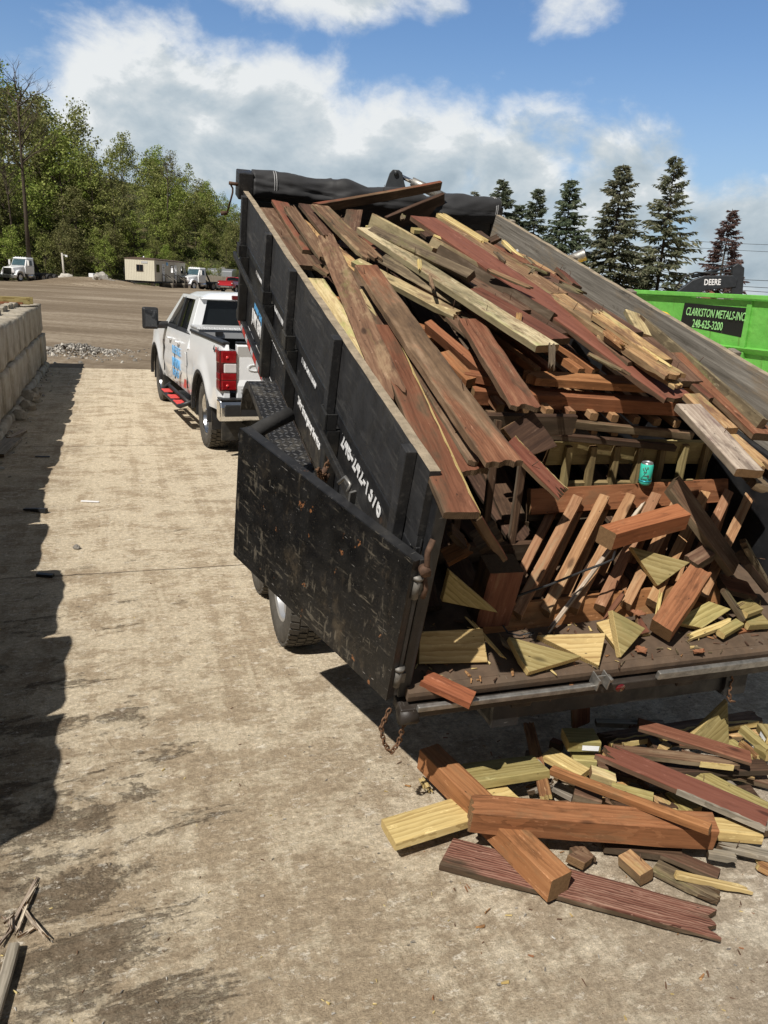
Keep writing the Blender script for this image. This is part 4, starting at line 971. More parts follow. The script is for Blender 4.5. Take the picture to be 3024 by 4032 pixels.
def loader_near():
    ex = excavator('excavator', 'excavator behind the dump bed showing only boom tip and exhaust pipe', T(2.2, 15.4, 0) @ RZ(R(80)), 1.0)
    inv = ex.matrix_world.inverted()
    def lw(*p): return inv @ Vector(p)
    b_ = MB(); pr = [(2.2, 2.3), (.9, 3.3), (.10, 3.72), (-.02, 4.10), (-.08, 4.14), (-.19, 4.14), (-.24, 4.08), (-.36, 3.70), (-.34, 3.2), (.8, 2.7), (1.7, 1.9)]
    for y0, y1 in ((15.0, 15.06), (15.22, 15.28)): b_.prism(pr, 'y', y0, y1, 0, inv)
    b_.prism([(2.2, 2.3), (.9, 3.3), (.10, 3.72), (-.36, 3.70), (-.34, 3.2), (.8, 2.7), (1.7, 1.9)], 'y', 15.06, 15.22, 0, inv); b_.build('boom', 'deere', ex, bevel=.012)
    c = MB(); c.tube([lw(.16, 15.14, 3.98), lw(.42, 15.14, 3.875), lw(1.1, 15.14, 3.60)], [.075, .085, .085], 14); c.build('cylinder', 'steelgrey', ex)
    c = MB(); c.tube([lw(-.12, 15.14, 4.085), lw(.18, 15.14, 3.97)], .038, 12); c.build('cylinder_rod', 'chrome', ex)
    c = MB(); c.tube([lw(-.13, 14.96, 4.085), lw(-.13, 15.32, 4.085)], .042, 14); c.build('pivot_pin', 'deere', ex)
    e = MB(); e.tube([lw(3.02, 14.8, 1.9), lw(3.02, 14.8, 2.45), lw(3.06, 14.79, 2.66), lw(3.16, 14.75, 2.80), lw(3.34, 14.70, 2.88)], .105, 18, caps=False); e.build('exhaust_pipe', 'steelgrey', ex)
    k = MB(); k.tube([lw(3.30, 14.71, 2.865), lw(3.35, 14.70, 2.888)], .098, 18); k.build('exhaust_mouth', 'blackplastic', ex)
loader_near()
def far_digger():
    root = excavator('excavator', 'small far excavator whose grey arm shows over the board fence', T(-33.0, 131.5, 0) @ RZ(R(-80)), .8)
    b_ = MB(); b_.prism([(1.2, 2.2), (1.5, 2.6), (5.6, 4.3), (6.2, 4.2), (6.5, 2.2), (6.1, 2.1), (5.8, 3.7)], 'x', -.2, .2); b_.build('boom', 'steelgrey', root, bevel=.03)
far_digger()
# ------------------------------------------------------------------ green container with sign
def container():
    A = Vector((5.955, 20.898, 0)); B_ = Vector((7.976, 17.461, 0)); d = (B_ - A).normalized(); nrm = Vector((d.y, -d.x, 0))   # outward to the camera side
    if nrm.dot(-A) < 0: nrm = -nrm
    root = empty('waste_container', 'lime green metal waste container with a black sign on its side', 'container', frame(A, d, -nrm, (0, 0, 1)))
    Ln, H, Wd = 6.7, 2.385, 2.4
    m_ = MB(); t = .06
    m_.hexa([(0, 0.10, .2), (Ln, .10, .2), (Ln, .16, .2), (0, .16, .2), (0, 0, H - .12), (Ln, 0, H - .12), (Ln, .06, H - .12), (0, .06, H - .12)])
    m_.box(0, t, .1, Wd, .2, H - .1); m_.box(Ln - t, Ln, .1, Wd, .2, H - .1); m_.box(0, Ln, Wd - t, Wd, .2, H - .1); m_.box(0, Ln, .1, Wd, .15, .24)
    m_.build('shell', 'bin', root)
    r = MB(); r.box(-.05, Ln + .05, -.11, .06, H - .10, H); r.box(-.05, Ln + .05, Wd - .05, Wd + .11, H - .10, H); r.box(-.05, .07, .06, Wd - .05, H - .10, H); r.box(Ln - .07, Ln + .05, .06, Wd - .05, H - .10, H); r.build('rim', 'bin', root, bevel=.015)
    for z in (1.22, .62): q = MB(); q.hexa([(0, .03, z - .1), (Ln, .03, z - .1), (Ln, .12, z - .1), (0, .12, z - .1), (0, -.09, z + .02), (Ln, -.09, z + .02), (Ln, .12, z + .06), (0, .12, z + .06)]); q.build('side_rail', 'bin', root, bevel=.01)
    for x in (3.6, 5.2): q = MB(); q.box(x - .06, x + .06, -.03, .1, .24, H - .13); q.build('upright', 'bin', root)
    th = math.atan2(.10, H - .32)
    up = Vector((0, -math.sin(th), math.cos(th)))
    s_ = MB(); s_.add([(1.775, .0, 1.62), (3.55, .0, 1.475), (3.62, -.0, 2.11), (1.80, -.0, 2.14)], [(0, 1, 2, 3)])
    def onface(x, z): return (x, .10 * (1 - (z - .2) / (H - .32)) - .006, z)
    s_ = MB(); P = [onface(1.78, 1.62), onface(3.56, 1.46), onface(3.60, 2.10), onface(1.83, 2.135)]; Q = [(x, y + .004, z) for x, y, z in P]
    s_.hexa([Q[0], Q[1], P[1], P[0], Q[3], Q[2], P[2], P[3]]); sg = s_.build('sign', 'signblack', root)
    def fr(x, z, dz): o = Vector(onface(x, z)) - Vector((0, .004, 0)); xa = Vector((1, 0, dz)); return frame(o, xa, up, xa.cross(up))
    lettering('CLARKSTON METALS-INC.', .255, 'signgreen', sg, fr(1.90, 1.865, -.045), .555, .18, .002, bold=.002)
    lettering('248-625-3200', .255, 'signgreen', sg, fr(2.13, 1.60, -.045), .60, 0, .002, bold=.003)
    rnd = seeded(8); k = MB()   # scrap heaped inside
    for i in range(40):
        x = rnd.uniform(.3, Ln - .3); y = rnd.uniform(.4, Wd - .4); k.box(-.25, .25, -.04, .04, -.1, .1, rnd.randrange(4), T(x, y, H - .28 + rnd.uniform(-.1, .12)) @ Matrix.Rotation(rnd.uniform(0, 3), 4, Vector((rnd.random(), rnd.random(), rnd.random()))))
    k.box(.08, Ln - .08, .14, Wd - .08, H - .9, H - .34, 0)
    o = k.build('scrap_heap', ['rockdark', 'rustframe', 'decal', 'fence']); o.matrix_world = root.matrix_world.copy(); tag(o, 'mixed scrap and boards heaped inside the green container', 'scrap', None, 'stuff')
container()
def wires():
    for i, (y, z0, z1) in enumerate(((64, 6.75, 7.1), (64, 6.25, 6.55), (63, 4.05, 4.35), (63, 3.55, 3.78), (63, 3.25, 3.42))):
        m_ = MB(); pts = []
        for k in range(25):
            t = k / 24; pts.append((22 + t * 26, y + t * 4, z0 + (z1 - z0) * (t * 26 - 4.8) / 1.7 * .35 - .5 * math.sin(math.pi * t) + .25))
        m_.tube(pts, .016 if i < 2 else .022, 5); o = m_.build('power_line', 'wire'); tag(o, ('uppermost thin wire crossing the sky at the right edge', 'second thin wire from the top at the right edge', 'thick wire just above the excavator stick at the right', 'middle wire of the lower bundle behind the excavator', 'lowest wire of the bundle near the container rim')[i], 'wire', 'power lines at the right edge')
wires()
def lamp_mast():
    root = empty('lamp_mast', 'white mast with a small globe lamp peeking out left of the dump bed', 'lamp mast', T(-12.0, 62.6, 0))
    m_ = MB(); m_.box(-.02, .32, -.1, .1, 0, 3.25); m_.build('post', 'white', root, bevel=.02)
    m_ = MB(); m_.tube([(.1, 0, 3.2), (-.1, 0, 3.45), (-.38, 0, 3.5)], .025, 6); m_.build('arm', 'white', root)
    m_ = MB(); m_.lathe([(.0, -.16), (.1, -.13), (.15, 0), (.09, .14), (0, .17)], 14, 'z', 0, T(-.40, 0, 3.42)); m_.build('globe', 'clearlens', root)
lamp_mast()

# ------------------------------------------------------------------ dump trailer
BO = Vector((.097, 2.701, .686)); BYAW = R(-19.168); BTILT = R(16.245); BH, BL, BW = .926, 4.414, 2.141
TF = T(BO.x, BO.y, 0) @ RZ(-BYAW)               # trailer frame: x across, y forward, z up (origin below the tail)
BF = T(0, 0, BO.z) @ RX(BTILT)                  # dump body inside the trailer frame
BW_M = TF @ BF                                  # dump body to world
def bw(s, t, n): return BW_M @ Vector((t, s, n))
def dump_trailer():
    root = empty('dump_trailer', 'black dump trailer with its bed tipped up and the tail door swung open', 'dump trailer', TF)
    def P(me, name, mats, bevel=0, parent=None): return me.build(name, mats, parent or root, BF if parent is None else None, bevel)
    # floor and front wall
    m_ = MB(); m_.box(.03, BW - .03, .0, BL, -.05, -.004); P(m_, 'bed_floor', 'dustyfloor')
    m_ = MB(); m_.box(0, BW, BL, BL + .05, -.08, .80); m_.box(0, BW, BL - .01, BL + .07, .78, .86); P(m_, 'front_wall', 'steel', .006)
    for k in range(9): pass
    # steel sides
    for sd, x0 in (('left', 0.0), ('right', BW)):
        sg = 1 if sd == 'left' else -1
        def X(a, b_): return (x0 + min(sg * a, sg * b_), x0 + max(sg * a, sg * b_))
        m_ = MB(); m_.box(*X(0, .008), .05, BL, 0, .56); P(m_, 'side_panel', 'steel')
        m_ = MB(); m_.box(*X(-.022, .05), .10, BL, .542, .60); P(m_, 'top_rail', 'steel', .006)
        m_ = MB(); m_.box(*X(-.035, .0), .12, BL, -.09, -.004); P(m_, 'bottom_rail', 'steel', .006)
        for s_ in (4.13, 3.01, 2.22, 1.21):
            m_ = MB(); m_.box(*X(-.066, -.0005), s_ - .04, s_ + .04, -.004, .505); P(m_, 'side_post', 'frame', .005)
            m_ = MB(); m_.box(*X(-.082, -.070), s_ - .04, s_ + .075, .505, .59); m_.box(*X(-.070, -.0225), s_ - .04, s_ - .032, .505, .59); m_.box(*X(-.070, -.0225), s_ + .067, s_ + .075, .505, .59); P(m_, 'stake_pocket', 'frame', .003)
        for s_ in (4.17, 3.09, 2.30, 1.262, .21):
            me_ = MB(); lo = .512 if s_ > 1 else .05
            me_.box(*X(-.066, -.0235), s_ - .032, s_ + .032, lo, .932); P(me_, 'stake', 'sideblack' if sd == 'left' else 'grey', .003)
        m_ = MB(); m_.box(*X(-.088, -.068), .50, BL - .06, .432, .478); P(m_, 'middle_rail', 'frame', .004)
        # two courses of wooden sideboards on the steel side
        for (n0, n1) in ((.602, .668), (.671, BH)):
            m_ = MB(); ny = 40; rnd = seeded(int(n0 * 1000)); a, b_ = X(-.022, .018); vs = []; y0, y1 = .055, BL - .01
            for j in range(ny + 1):
                y = y0 + (y1 - y0) * j / ny
                w_ = .004 * n3((y * 1.7, n0 * 9, 0)); q = .006 * n3((y * 6, 3, n0)) if n1 == BH else 0
                vs += [(a + w_, y, n0), (b_ + w_, y, n0), (b_ + w_, y, n1 + q), (a + w_, y, n1 + q)]
            fs = []; mis = []
            for j in range(ny):
                for k in range(4): fs.append((4 * j + k, 4 * j + (k + 1) % 4, 4 * j + 4 + (k + 1) % 4, 4 * j + 4 + k)); mis.append({0: 0, 1: 1, 2: 2, 3: 0}[k] if sd == 'left' else {0: 1, 1: 1, 2: 2, 3: 0}[k])
            fs += [(3, 2, 1, 0), (4 * ny, 4 * ny + 1, 4 * ny + 2, 4 * ny + 3)]; mis += [0, 0]
            m_.v = vs; m_.f = fs; m_.mi = mis; m_.sm = [False] * len(fs)
            if n1 < BH: mis[:] = [0 if q == 2 else q for q in mis] if sd == 'left' else mis
            if sd == 'right': mis[:] = [{0: 1, 1: 1, 2: 2}[q] for q in mis] if n1 == BH else [1] * len(mis)
            P(m_, 'sideboard', ['sideblack', 'sidegreyx', 'sidetop'], 0)
    # rear corner posts, hinges, tail
    for x0 in (0.0, BW - .047):
        m_ = MB(); m_.box(x0, x0 + .047, -.005, .045, -.06, .885); P(m_, 'corner_post', 'steel', .005)
    m_ = MB(); m_.prism([(.046, .02), (.19, .02), (.19, .545), (.10, .625), (.046, .66)], 'x', -.006, -.0005); P(m_, 'corner_gusset', 'gravure', .002)
    m_ = MB(); m_.box(-.02, .0, .05, .075, 0, .62); m_.box(-.028, -.010, -.02, .012, -.03, .62); P(m_, 'door_stop', 'gravure', .003)
    for n in (.50, .07):
        m_ = MB(); m_.tube([(-.024, -.02, n - .045), (-.024, -.02, n + .04)], .015, 12); m_.tube([(-.024, -.02, n + .04), (-.024, -.02, n + .052)], .021, 12); m_.box(-.03, .006, -.025, .0, n - .03, n + .02); P(m_, 'hinge', 'hingesteel')
    m_ = MB(); m_.tube([(.006, -.015, .70), (-.012, -.03, .66), (-.006, -.035, .60), (.008, -.03, .56)], .011, 8); m_.tube([(-.012, -.02, .585), (-.012, -.05, .585)], .02, 12); m_.tube([(-.005, -.02, .56), (.01, -.03, .50), (.004, -.03, .46)], .010, 8); P(m_, 'latch', 'rustlatch')
    m_ = MB(); m_.prism([(.045, -.004), (-.02, -.006), (-.034, -.014), (-.038, -.030), (-.036, -.055), (.045, -.055)], 'x', .03, BW - .03); P(m_, 'tail_lip', 'dustyfloor')
    m_ = MB(); m_.box(.0, BW, -.06, .03, -.125, -.075); P(m_, 'rear_tube', 'rustlip', .006)
    m_ = MB(); m_.box(1.16, BW - .05, -.085, -.062, -.058, -.02); m_.box(.06, .86, -.083, -.062, -.072, -.045); P(m_, 'rub_strip', 'steelgrey', .004)
    m_ = MB(); m_.box(.845, .851, -.10, -.04, -.06, .0); m_.box(.895, .901, -.10, -.04, -.06, .0); m_.box(.846, .90, -.066, -.06, -.06, -.01); P(m_, 'latch_bracket', 'steelgrey', .002)
    m_ = MB(); m_.tube([(.91, -.062, -.02), (.91, -.09, -.02)], .013, 8); P(m_, 'bolt', 'steelgrey')
    for x in (.50, 1.32): m_ = MB(); m_.box(x, x + .09, -.05, 0, -.155, -.125); P(m_, 'bracket', 'rustlip', .004)
    m_ = MB(); m_.tube([(-.0, -.05, -.115), (.075, -.05, -.115)], .036, 8); P(m_, 'tube_end', 'rustlip')
    # tail lamp recess
    m_ = MB(); m_.tube([(1.0, -.062, -.10), (1.0, -.066, -.10)], .022, 16); P(m_, 'tail_lamp', 'reddark')
    # swung open left door
    hd0 = Vector((-.055, -.03, 0)); tip = Vector((-.505, .977, 0)); dl = (tip - hd0).length; dx = (tip - hd0).normalized(); dn = Vector((-dx.y, dx.x, 0))
    if dn.x > 0: dn = -dn
    DM = BF @ frame((hd0.x, hd0.y, -.04), dx, -dn, (0, 0, 1)); dr = bpy.data.objects.new('tail_door', None); COL.objects.link(dr); dr.parent = root; dr.matrix_local = DM
    m_ = MB(); m_.box(0, dl, -.003, .004, 0, .663); m_.build('door_sheet', 'door', dr, None)
    m_ = MB(); m_.box(0, dl, .0045, .050, .625, .661); m_.box(0, dl, .0045, .055, 0, .05); m_.box(0, .045, .0045, .055, .05, .625); m_.box(dl - .045, dl, .0045, .055, .05, .625); m_.box(dl * .5 - .025, dl * .5 + .025, .0045, .05, .05, .625); m_.build('door_frame', 'gravure', dr, None, .002)
    m_ = MB(); m_.tube([(.46, .075, .67), (.46, .085, .70), (.50, .09, .71), (.53, .085, .67)], .008, 6); m_.box(.41, .42, .045, .075, .645, .70); m_.build('door_hook', 'steelgrey', dr)
    # chain holding the door back
    def chain(pts, link=.034, r=.0042, par=root, mtx=BF, name='chain', mat='chain'):
        pts = [Vector(p) for p in pts]; me = MB(); seg = []
        tot = 0; acc = [0]
        for a, b_ in zip(pts[:-1], pts[1:]): tot += (b_ - a).length; acc.append(tot)
        nlk = max(2, int(tot / (link * .74)))
        def at(d):
            for i in range(len(pts) - 1):
                if d <= acc[i + 1] + 1e-9: return pts[i].lerp(pts[i + 1], (d - acc[i]) / max(1e-9, acc[i + 1] - acc[i]))
            return pts[-1]
        for k in range(nlk):
            a, b_ = at(tot * k / nlk), at(tot * (k + 1) / nlk); c = (a + b_) / 2; d = (b_ - a).normalized(); u = d.cross(Vector((.3, .5, .81))).normalized(); v = d.cross(u)
            if k % 2: u = v
            ring = [c + d * (link * .5 * math.cos(t) * (1.0)) + u * (link * .30 * math.sin(t)) for t in [2 * math.pi * j / 10 for j in range(10)]]
            me.tube(ring, r, 6, 0, None, False, True)
        return me.build(name, mat, par, mtx)
    chain([(-.07, 1.06, .44), (-.075, 1.07, .39), (-.085, 1.065, .345), (-.12, 1.0, .345), (-.17, .87, .47), (-.20, .78, .52)])
    m_ = MB(); m_.tube([(-.085, 1.06, .37), (-.10, 1.05, .335), (-.085, 1.045, .31), (-.07, 1.06, .34)], .014, 6); P(m_, 'chain_knot', 'rustlatch')
    cW = TF.inverted()
    chain([cW @ bw(-.02, -.03, -.10), cW @ Vector((.035, 2.70, .50)), cW @ Vector((.055, 2.72, .41)), cW @ Vector((.085, 2.735, .365)), cW @ Vector((.112, 2.73, .42)), cW @ Vector((.122, 2.71, .50)), cW @ bw(-.03, .07, -.10)], .029, .0034, root, None)
    chain([cW @ bw(-.03, 1.63, -.11), cW @ (bw(-.03, 1.63, -.11) + Vector((0, 0, -.10))), cW @ (bw(-.03, 1.63, -.11) + Vector((.01, 0, -.16))), cW @ (bw(-.03, 1.63, -.11) + Vector((.04, .01, -.17)))], .029, .0034, root, None)
    # fender of tread plate on the bed side
    m_ = MB(); pr = [(1.02, -.10), (1.14, .10), (1.30, .205), (1.36, .213), (2.32, .215), (2.42, .205), (2.52, .165), (2.60, .09), (2.66, -.03), (2.68, -.10)]
    pr2 = [(y + (.0 if 1.3 < y < 2.4 else (-.006 if y > 2 else .006)), z - .007) for y, z in pr[::-1]]
    m_.prism(pr + pr2, 'x', -.232, -.068); P(m_, 'fender', 'plate_black')
    m_ = MB(); m_.prism([(y, z - .008) for y, z in pr] + [(y, z - .05) for y, z in pr[::-1]], 'x', -.238, -.2325); P(m_, 'fender_edge', 'gravure')
    m_ = MB(); m_.box(-.0735, -.0685, 1.32, 2.42, .200, .222); P(m_, 'weld_seam', 'rustlip')
    # rolled hose tucked beneath the fender
    m_ = MB(); m_.tube([bwv for bwv in [Vector((-.46, 1.16, .47)), Vector((-.36, 1.22, .50)), Vector((-.22, 1.3, .53))]], .035, 14); P(m_, 'rolled_mud_flap', 'rubber')
    # header box, tarp roll and crank
    m_ = MB(); m_.box(-.06, .055, BL - .02, BL + .15, .86, 1.055); P(m_, 'tarp_bracket', 'gravure', .008)
    m_ = MB(); m_.box(BW - .055, BW + .06, BL - .02, BL + .15, .84, .98); P(m_, 'tarp_bracket', 'gravure', .008)
    m_ = MB(); m_.box(.0, BW, BL + .0, BL + .14, .84, .875); P(m_, 'tarp_tray', 'steel', .004)
    m_ = MB(); nu, nv = 130, 40; vs = []
    for i in range(nu + 1):
        u = i / nu; x = .055 + (BW - .03) * u
        sag = -.035 * u - .01 * math.sin(math.pi * u) + .012 * math.sin(u * 13) * (u > .3); lump = .035 * math.exp(-((u - .36) / .06) ** 2) - .022 * math.exp(-((u - .25) / .07) ** 2) + .012 * math.exp(-((u - .82) / .05) ** 2) - .028 * math.exp(-((u - .70) / .04) ** 2)
        rr = .096 + .007 * math.sin(u * 9)
        for k in range(nv):
            a = 2 * math.pi * k / nv
            w_ = .024 * n3((u * 5 + math.cos(a) * .6, math.sin(a) * 1.2, u * 3)) + .022 * abs(n3((u * 9 + 1.5 * a, a * .8, 4))) + .006 * n3((u * 26 + a * 2.5, a * 2, 8))
            cr = max(0, 1 - abs(((a - 2.4 - u * 3.0 + 9.42) % 6.283) - 3.14) / .22) * .014
            r_ = rr + w_ - cr + (lump if math.sin(a) > -.2 else lump * .3)
            vs.append((x, BL + .055 + r_ * math.cos(a) * 1.05 - (.02 if math.sin(a) < 0 else 0), .968 + sag + r_ * math.sin(a)))
    fs = [(i * nv + k, i * nv + (k + 1) % nv, (i + 1) * nv + (k + 1) % nv, (i + 1) * nv + k) for i in range(nu) for k in range(nv)] + [tuple(range(nv))[::-1], tuple(range(nu * nv, nu * nv + nv))]
    m_.add(vs, fs, 0, True); P(m_, 'tarp_roll', 'tarp')
    m_ = MB()
    for u in (.075, .083, .985, .978): 
        x = .055 + (BW - .03) * u; sag = -.035 * u; m_.tube([(x, BL + .055 + .110 * math.cos(a), .968 + sag + .112 * math.sin(a)) for a in [2 * math.pi * k / 20 for k in range(20)]], .0025, 4, 0, None, False, True)
    P(m_, 'tarp_hem', 'lettergrey')
    m_ = MB(); rnd = seeded(3)
    for x0 in (1.46, 1.54): m_.tube([(x0 + .03 * math.cos(a), BL + .06, 1.045 + .028 * math.sin(a)) for a in [math.pi * k / 8 for k in range(9)]], .006, 6)
    P(m_, 'tarp_cord', 'rubber')
    m_ = MB(); m_.tube([(-.05, BL + .02, .962), (-.128, BL + .02, .967)], .013, 10); m_.tube([(-.122, BL + .02, .968), (-.098, BL + .018, .93), (-.098, BL + .015, .90), (-.135, BL + .01, .748)], .007, 8); m_.tube([(-.135, BL + .01, .746), (-.185, BL + .01, .742)], .015, 10); P(m_, 'crank', 'rustlatch')
    # lettering on the left side (reads from front to tail)
    def side(s_, n, off=-.004): return BF @ frame((off, s_, n), (0, -1, 0), (0, 0, 1), (-1, 0, 0))
    lettering('Blue Eagle', .115, 'decalblue', root, side(3.72, .235), .95, 0, .0012, bold=.003)
    lettering('JUNK REMOVAL', .135, 'decal', root, side(3.80, .112), .66, 0, .0012, bold=.004)
    lettering('Professional', .085, 'decal', root, side(3.72, .49), .9, 0, .0012, bold=.002)
    lettering('Commercial', .095, 'decal', root, side(2.95, .485), .95, 0, .0012, bold=.002)
    lettering('Residential', .12, 'decal', root, side(2.96, .27), .95, 0, .0012, bold=.002)
    lettering('Free Estimates', .10, 'decal', root, side(2.06, .485), .62, 0, .0012, bold=.002)
    lettering('-INSURED-', .070, 'decal', root, side(2.07, .285), .82, 0, .0012, bold=.003)
    lettering('24hr Emergency Service', .074, 'decal', root, side(2.07, .228), .80, 0, .0012, bold=.002)
    lettering('248-242-1376', .125, 'decal', root, side(1.13, .455), .92, 0, .0012, bold=.0025)
    for k in range(14):
        m_ = MB(); s1 = 4.3 - k * .27; m_.box(-.0375, -.0358, s1 - .15, s1, -.07, -.03)
        if not (1.0 < s1 < 2.7): P(m_, 'reflector_tape', 'redtape')
        m_ = MB(); m_.box(-.0375, -.0358, s1 - .26, s1 - .152, -.07, -.03)
        if not (1.0 < s1 < 2.7): P(m_, 'reflector_tape', 'whitetape')
    # chassis, lift ram, axles
    f = MB()
    for x in (.42, BW - .54): f.box(x, x + .12, -.0, 4.6, .44, .60)
    for y in (.02, 1.2, 2.6, 4.4): f.box(.42, BW - .42, y, y + .1, .46, .58)
    f.hexa([(.42, 4.5, .44), (.54, 4.5, .44), (BW / 2 + .05, 6.2, .44), (BW / 2 - .08, 6.2, .44), (.42, 4.5, .60), (.54, 4.5, .60), (BW / 2 + .05, 6.2, .60), (BW / 2 - .08, 6.2, .60)])
    f.hexa([(BW - .54, 4.5, .44), (BW - .42, 4.5, .44), (BW / 2 + .08, 6.2, .44), (BW / 2 - .05, 6.2, .44), (BW - .54, 4.5, .60), (BW - .42, 4.5, .60), (BW / 2 + .08, 6.2, .60), (BW / 2 - .05, 6.2, .60)])
    f.build('chassis', 'frame', root)
    r_ = MB(); r_.tube([(BW / 2, 2.2, .6), (BW / 2, 2.6, 1.2)], .07, 12); r_.tube([(BW / 2, 2.6, 1.2), (BW / 2, 2.75, 1.42)], .045, 12); r_.build('lift_ram', 'steelgrey', root)
    for y in (1.88, 2.72):
        a_ = MB(); a_.tube([(.1, y, .37), (BW - .1, y, .37)], .04, 10); a_.build('axle', 'frame', root)
        for s_, x in ((-1, .0), (1, BW)): wheel(root, x, y, .375, .375, .232, s_, 'wheelsilver', True, 'tyretan', n=44, spokes=8, lug=.008)
    return root
MAT['rustlatch'] = plain('rusty_fitting', (.095, .055, .036), .8, .2, .3, .5, 40)
MAT['hingesteel'] = plain('dirty_hinge_steel', (.16, .15, .135), .6, .4, .4, .45, 30)
MAT['wheelsilver'] = plain('dull_silver_rim', (.42, .42, .42), .4, .6, .5, .12)
MAT['sidegreyx'] = None
def sideboard_wood():
    # weathered plank running along y
    m, g, b = newmat('weathered_sideboard'); tc = g.n('ShaderNodeTexCoord').outputs['Object']
    gr = g.noise(g.vmul(tc, (46, 1.6, 46)), 1.0, 7, .66, .3); bl = g.noise(g.vmul(tc, (6, 1.8, 6)), 1.0, 8, .68, .4)
    col = g.ramp(gr, [(.28, (.085, .075, .062)), (.5, (.20, .182, .155)), (.75, (.335, .31, .27))])
    col = g.mix(g.ss(bl, .52, .66, 0, .7), col, (.25, .19, .125))
    col = g.mix(g.ss(g.noise(g.vm('ADD', g.vmul(tc, (9, 3, 9)), (4, 1, 2)), 1.0, 8, .7), .58, .68, 0, .75), col, (.07, .06, .048))
    v = g.n('ShaderNodeTexVoronoi', {'Vector': g.vmul(tc, (1, 2.4, 3.6)), 'Scale': 1.0}, feature='F1').outputs['Distance']; nn = g.noise(tc, 42, 4, .7)
    col = g.mix(g.ss(g.m('ADD', v, g.m('MULTIPLY', nn, .15)), .125, .14, 1, 0), col, (.74, .72, .68))
    g.link(col, b.inputs['Base Color']); b.inputs['Roughness'].default_value = .88; b.inputs['Specular IOR Level'].default_value = .2
    bp = g.n('ShaderNodeBump', {'Height': g.m('ADD', gr, bl), 'Strength': .5, 'Distance': .006}); g.link(bp.outputs[0], b.inputs['Normal'])
    MAT['sidegreyx'] = m
sideboard_wood()
MAT['sidetop'] = plain('worn_plank_edge', (.30, .245, .175), .9, 0, .2, .38, 14, .6)
TRAILER = dump_trailer()

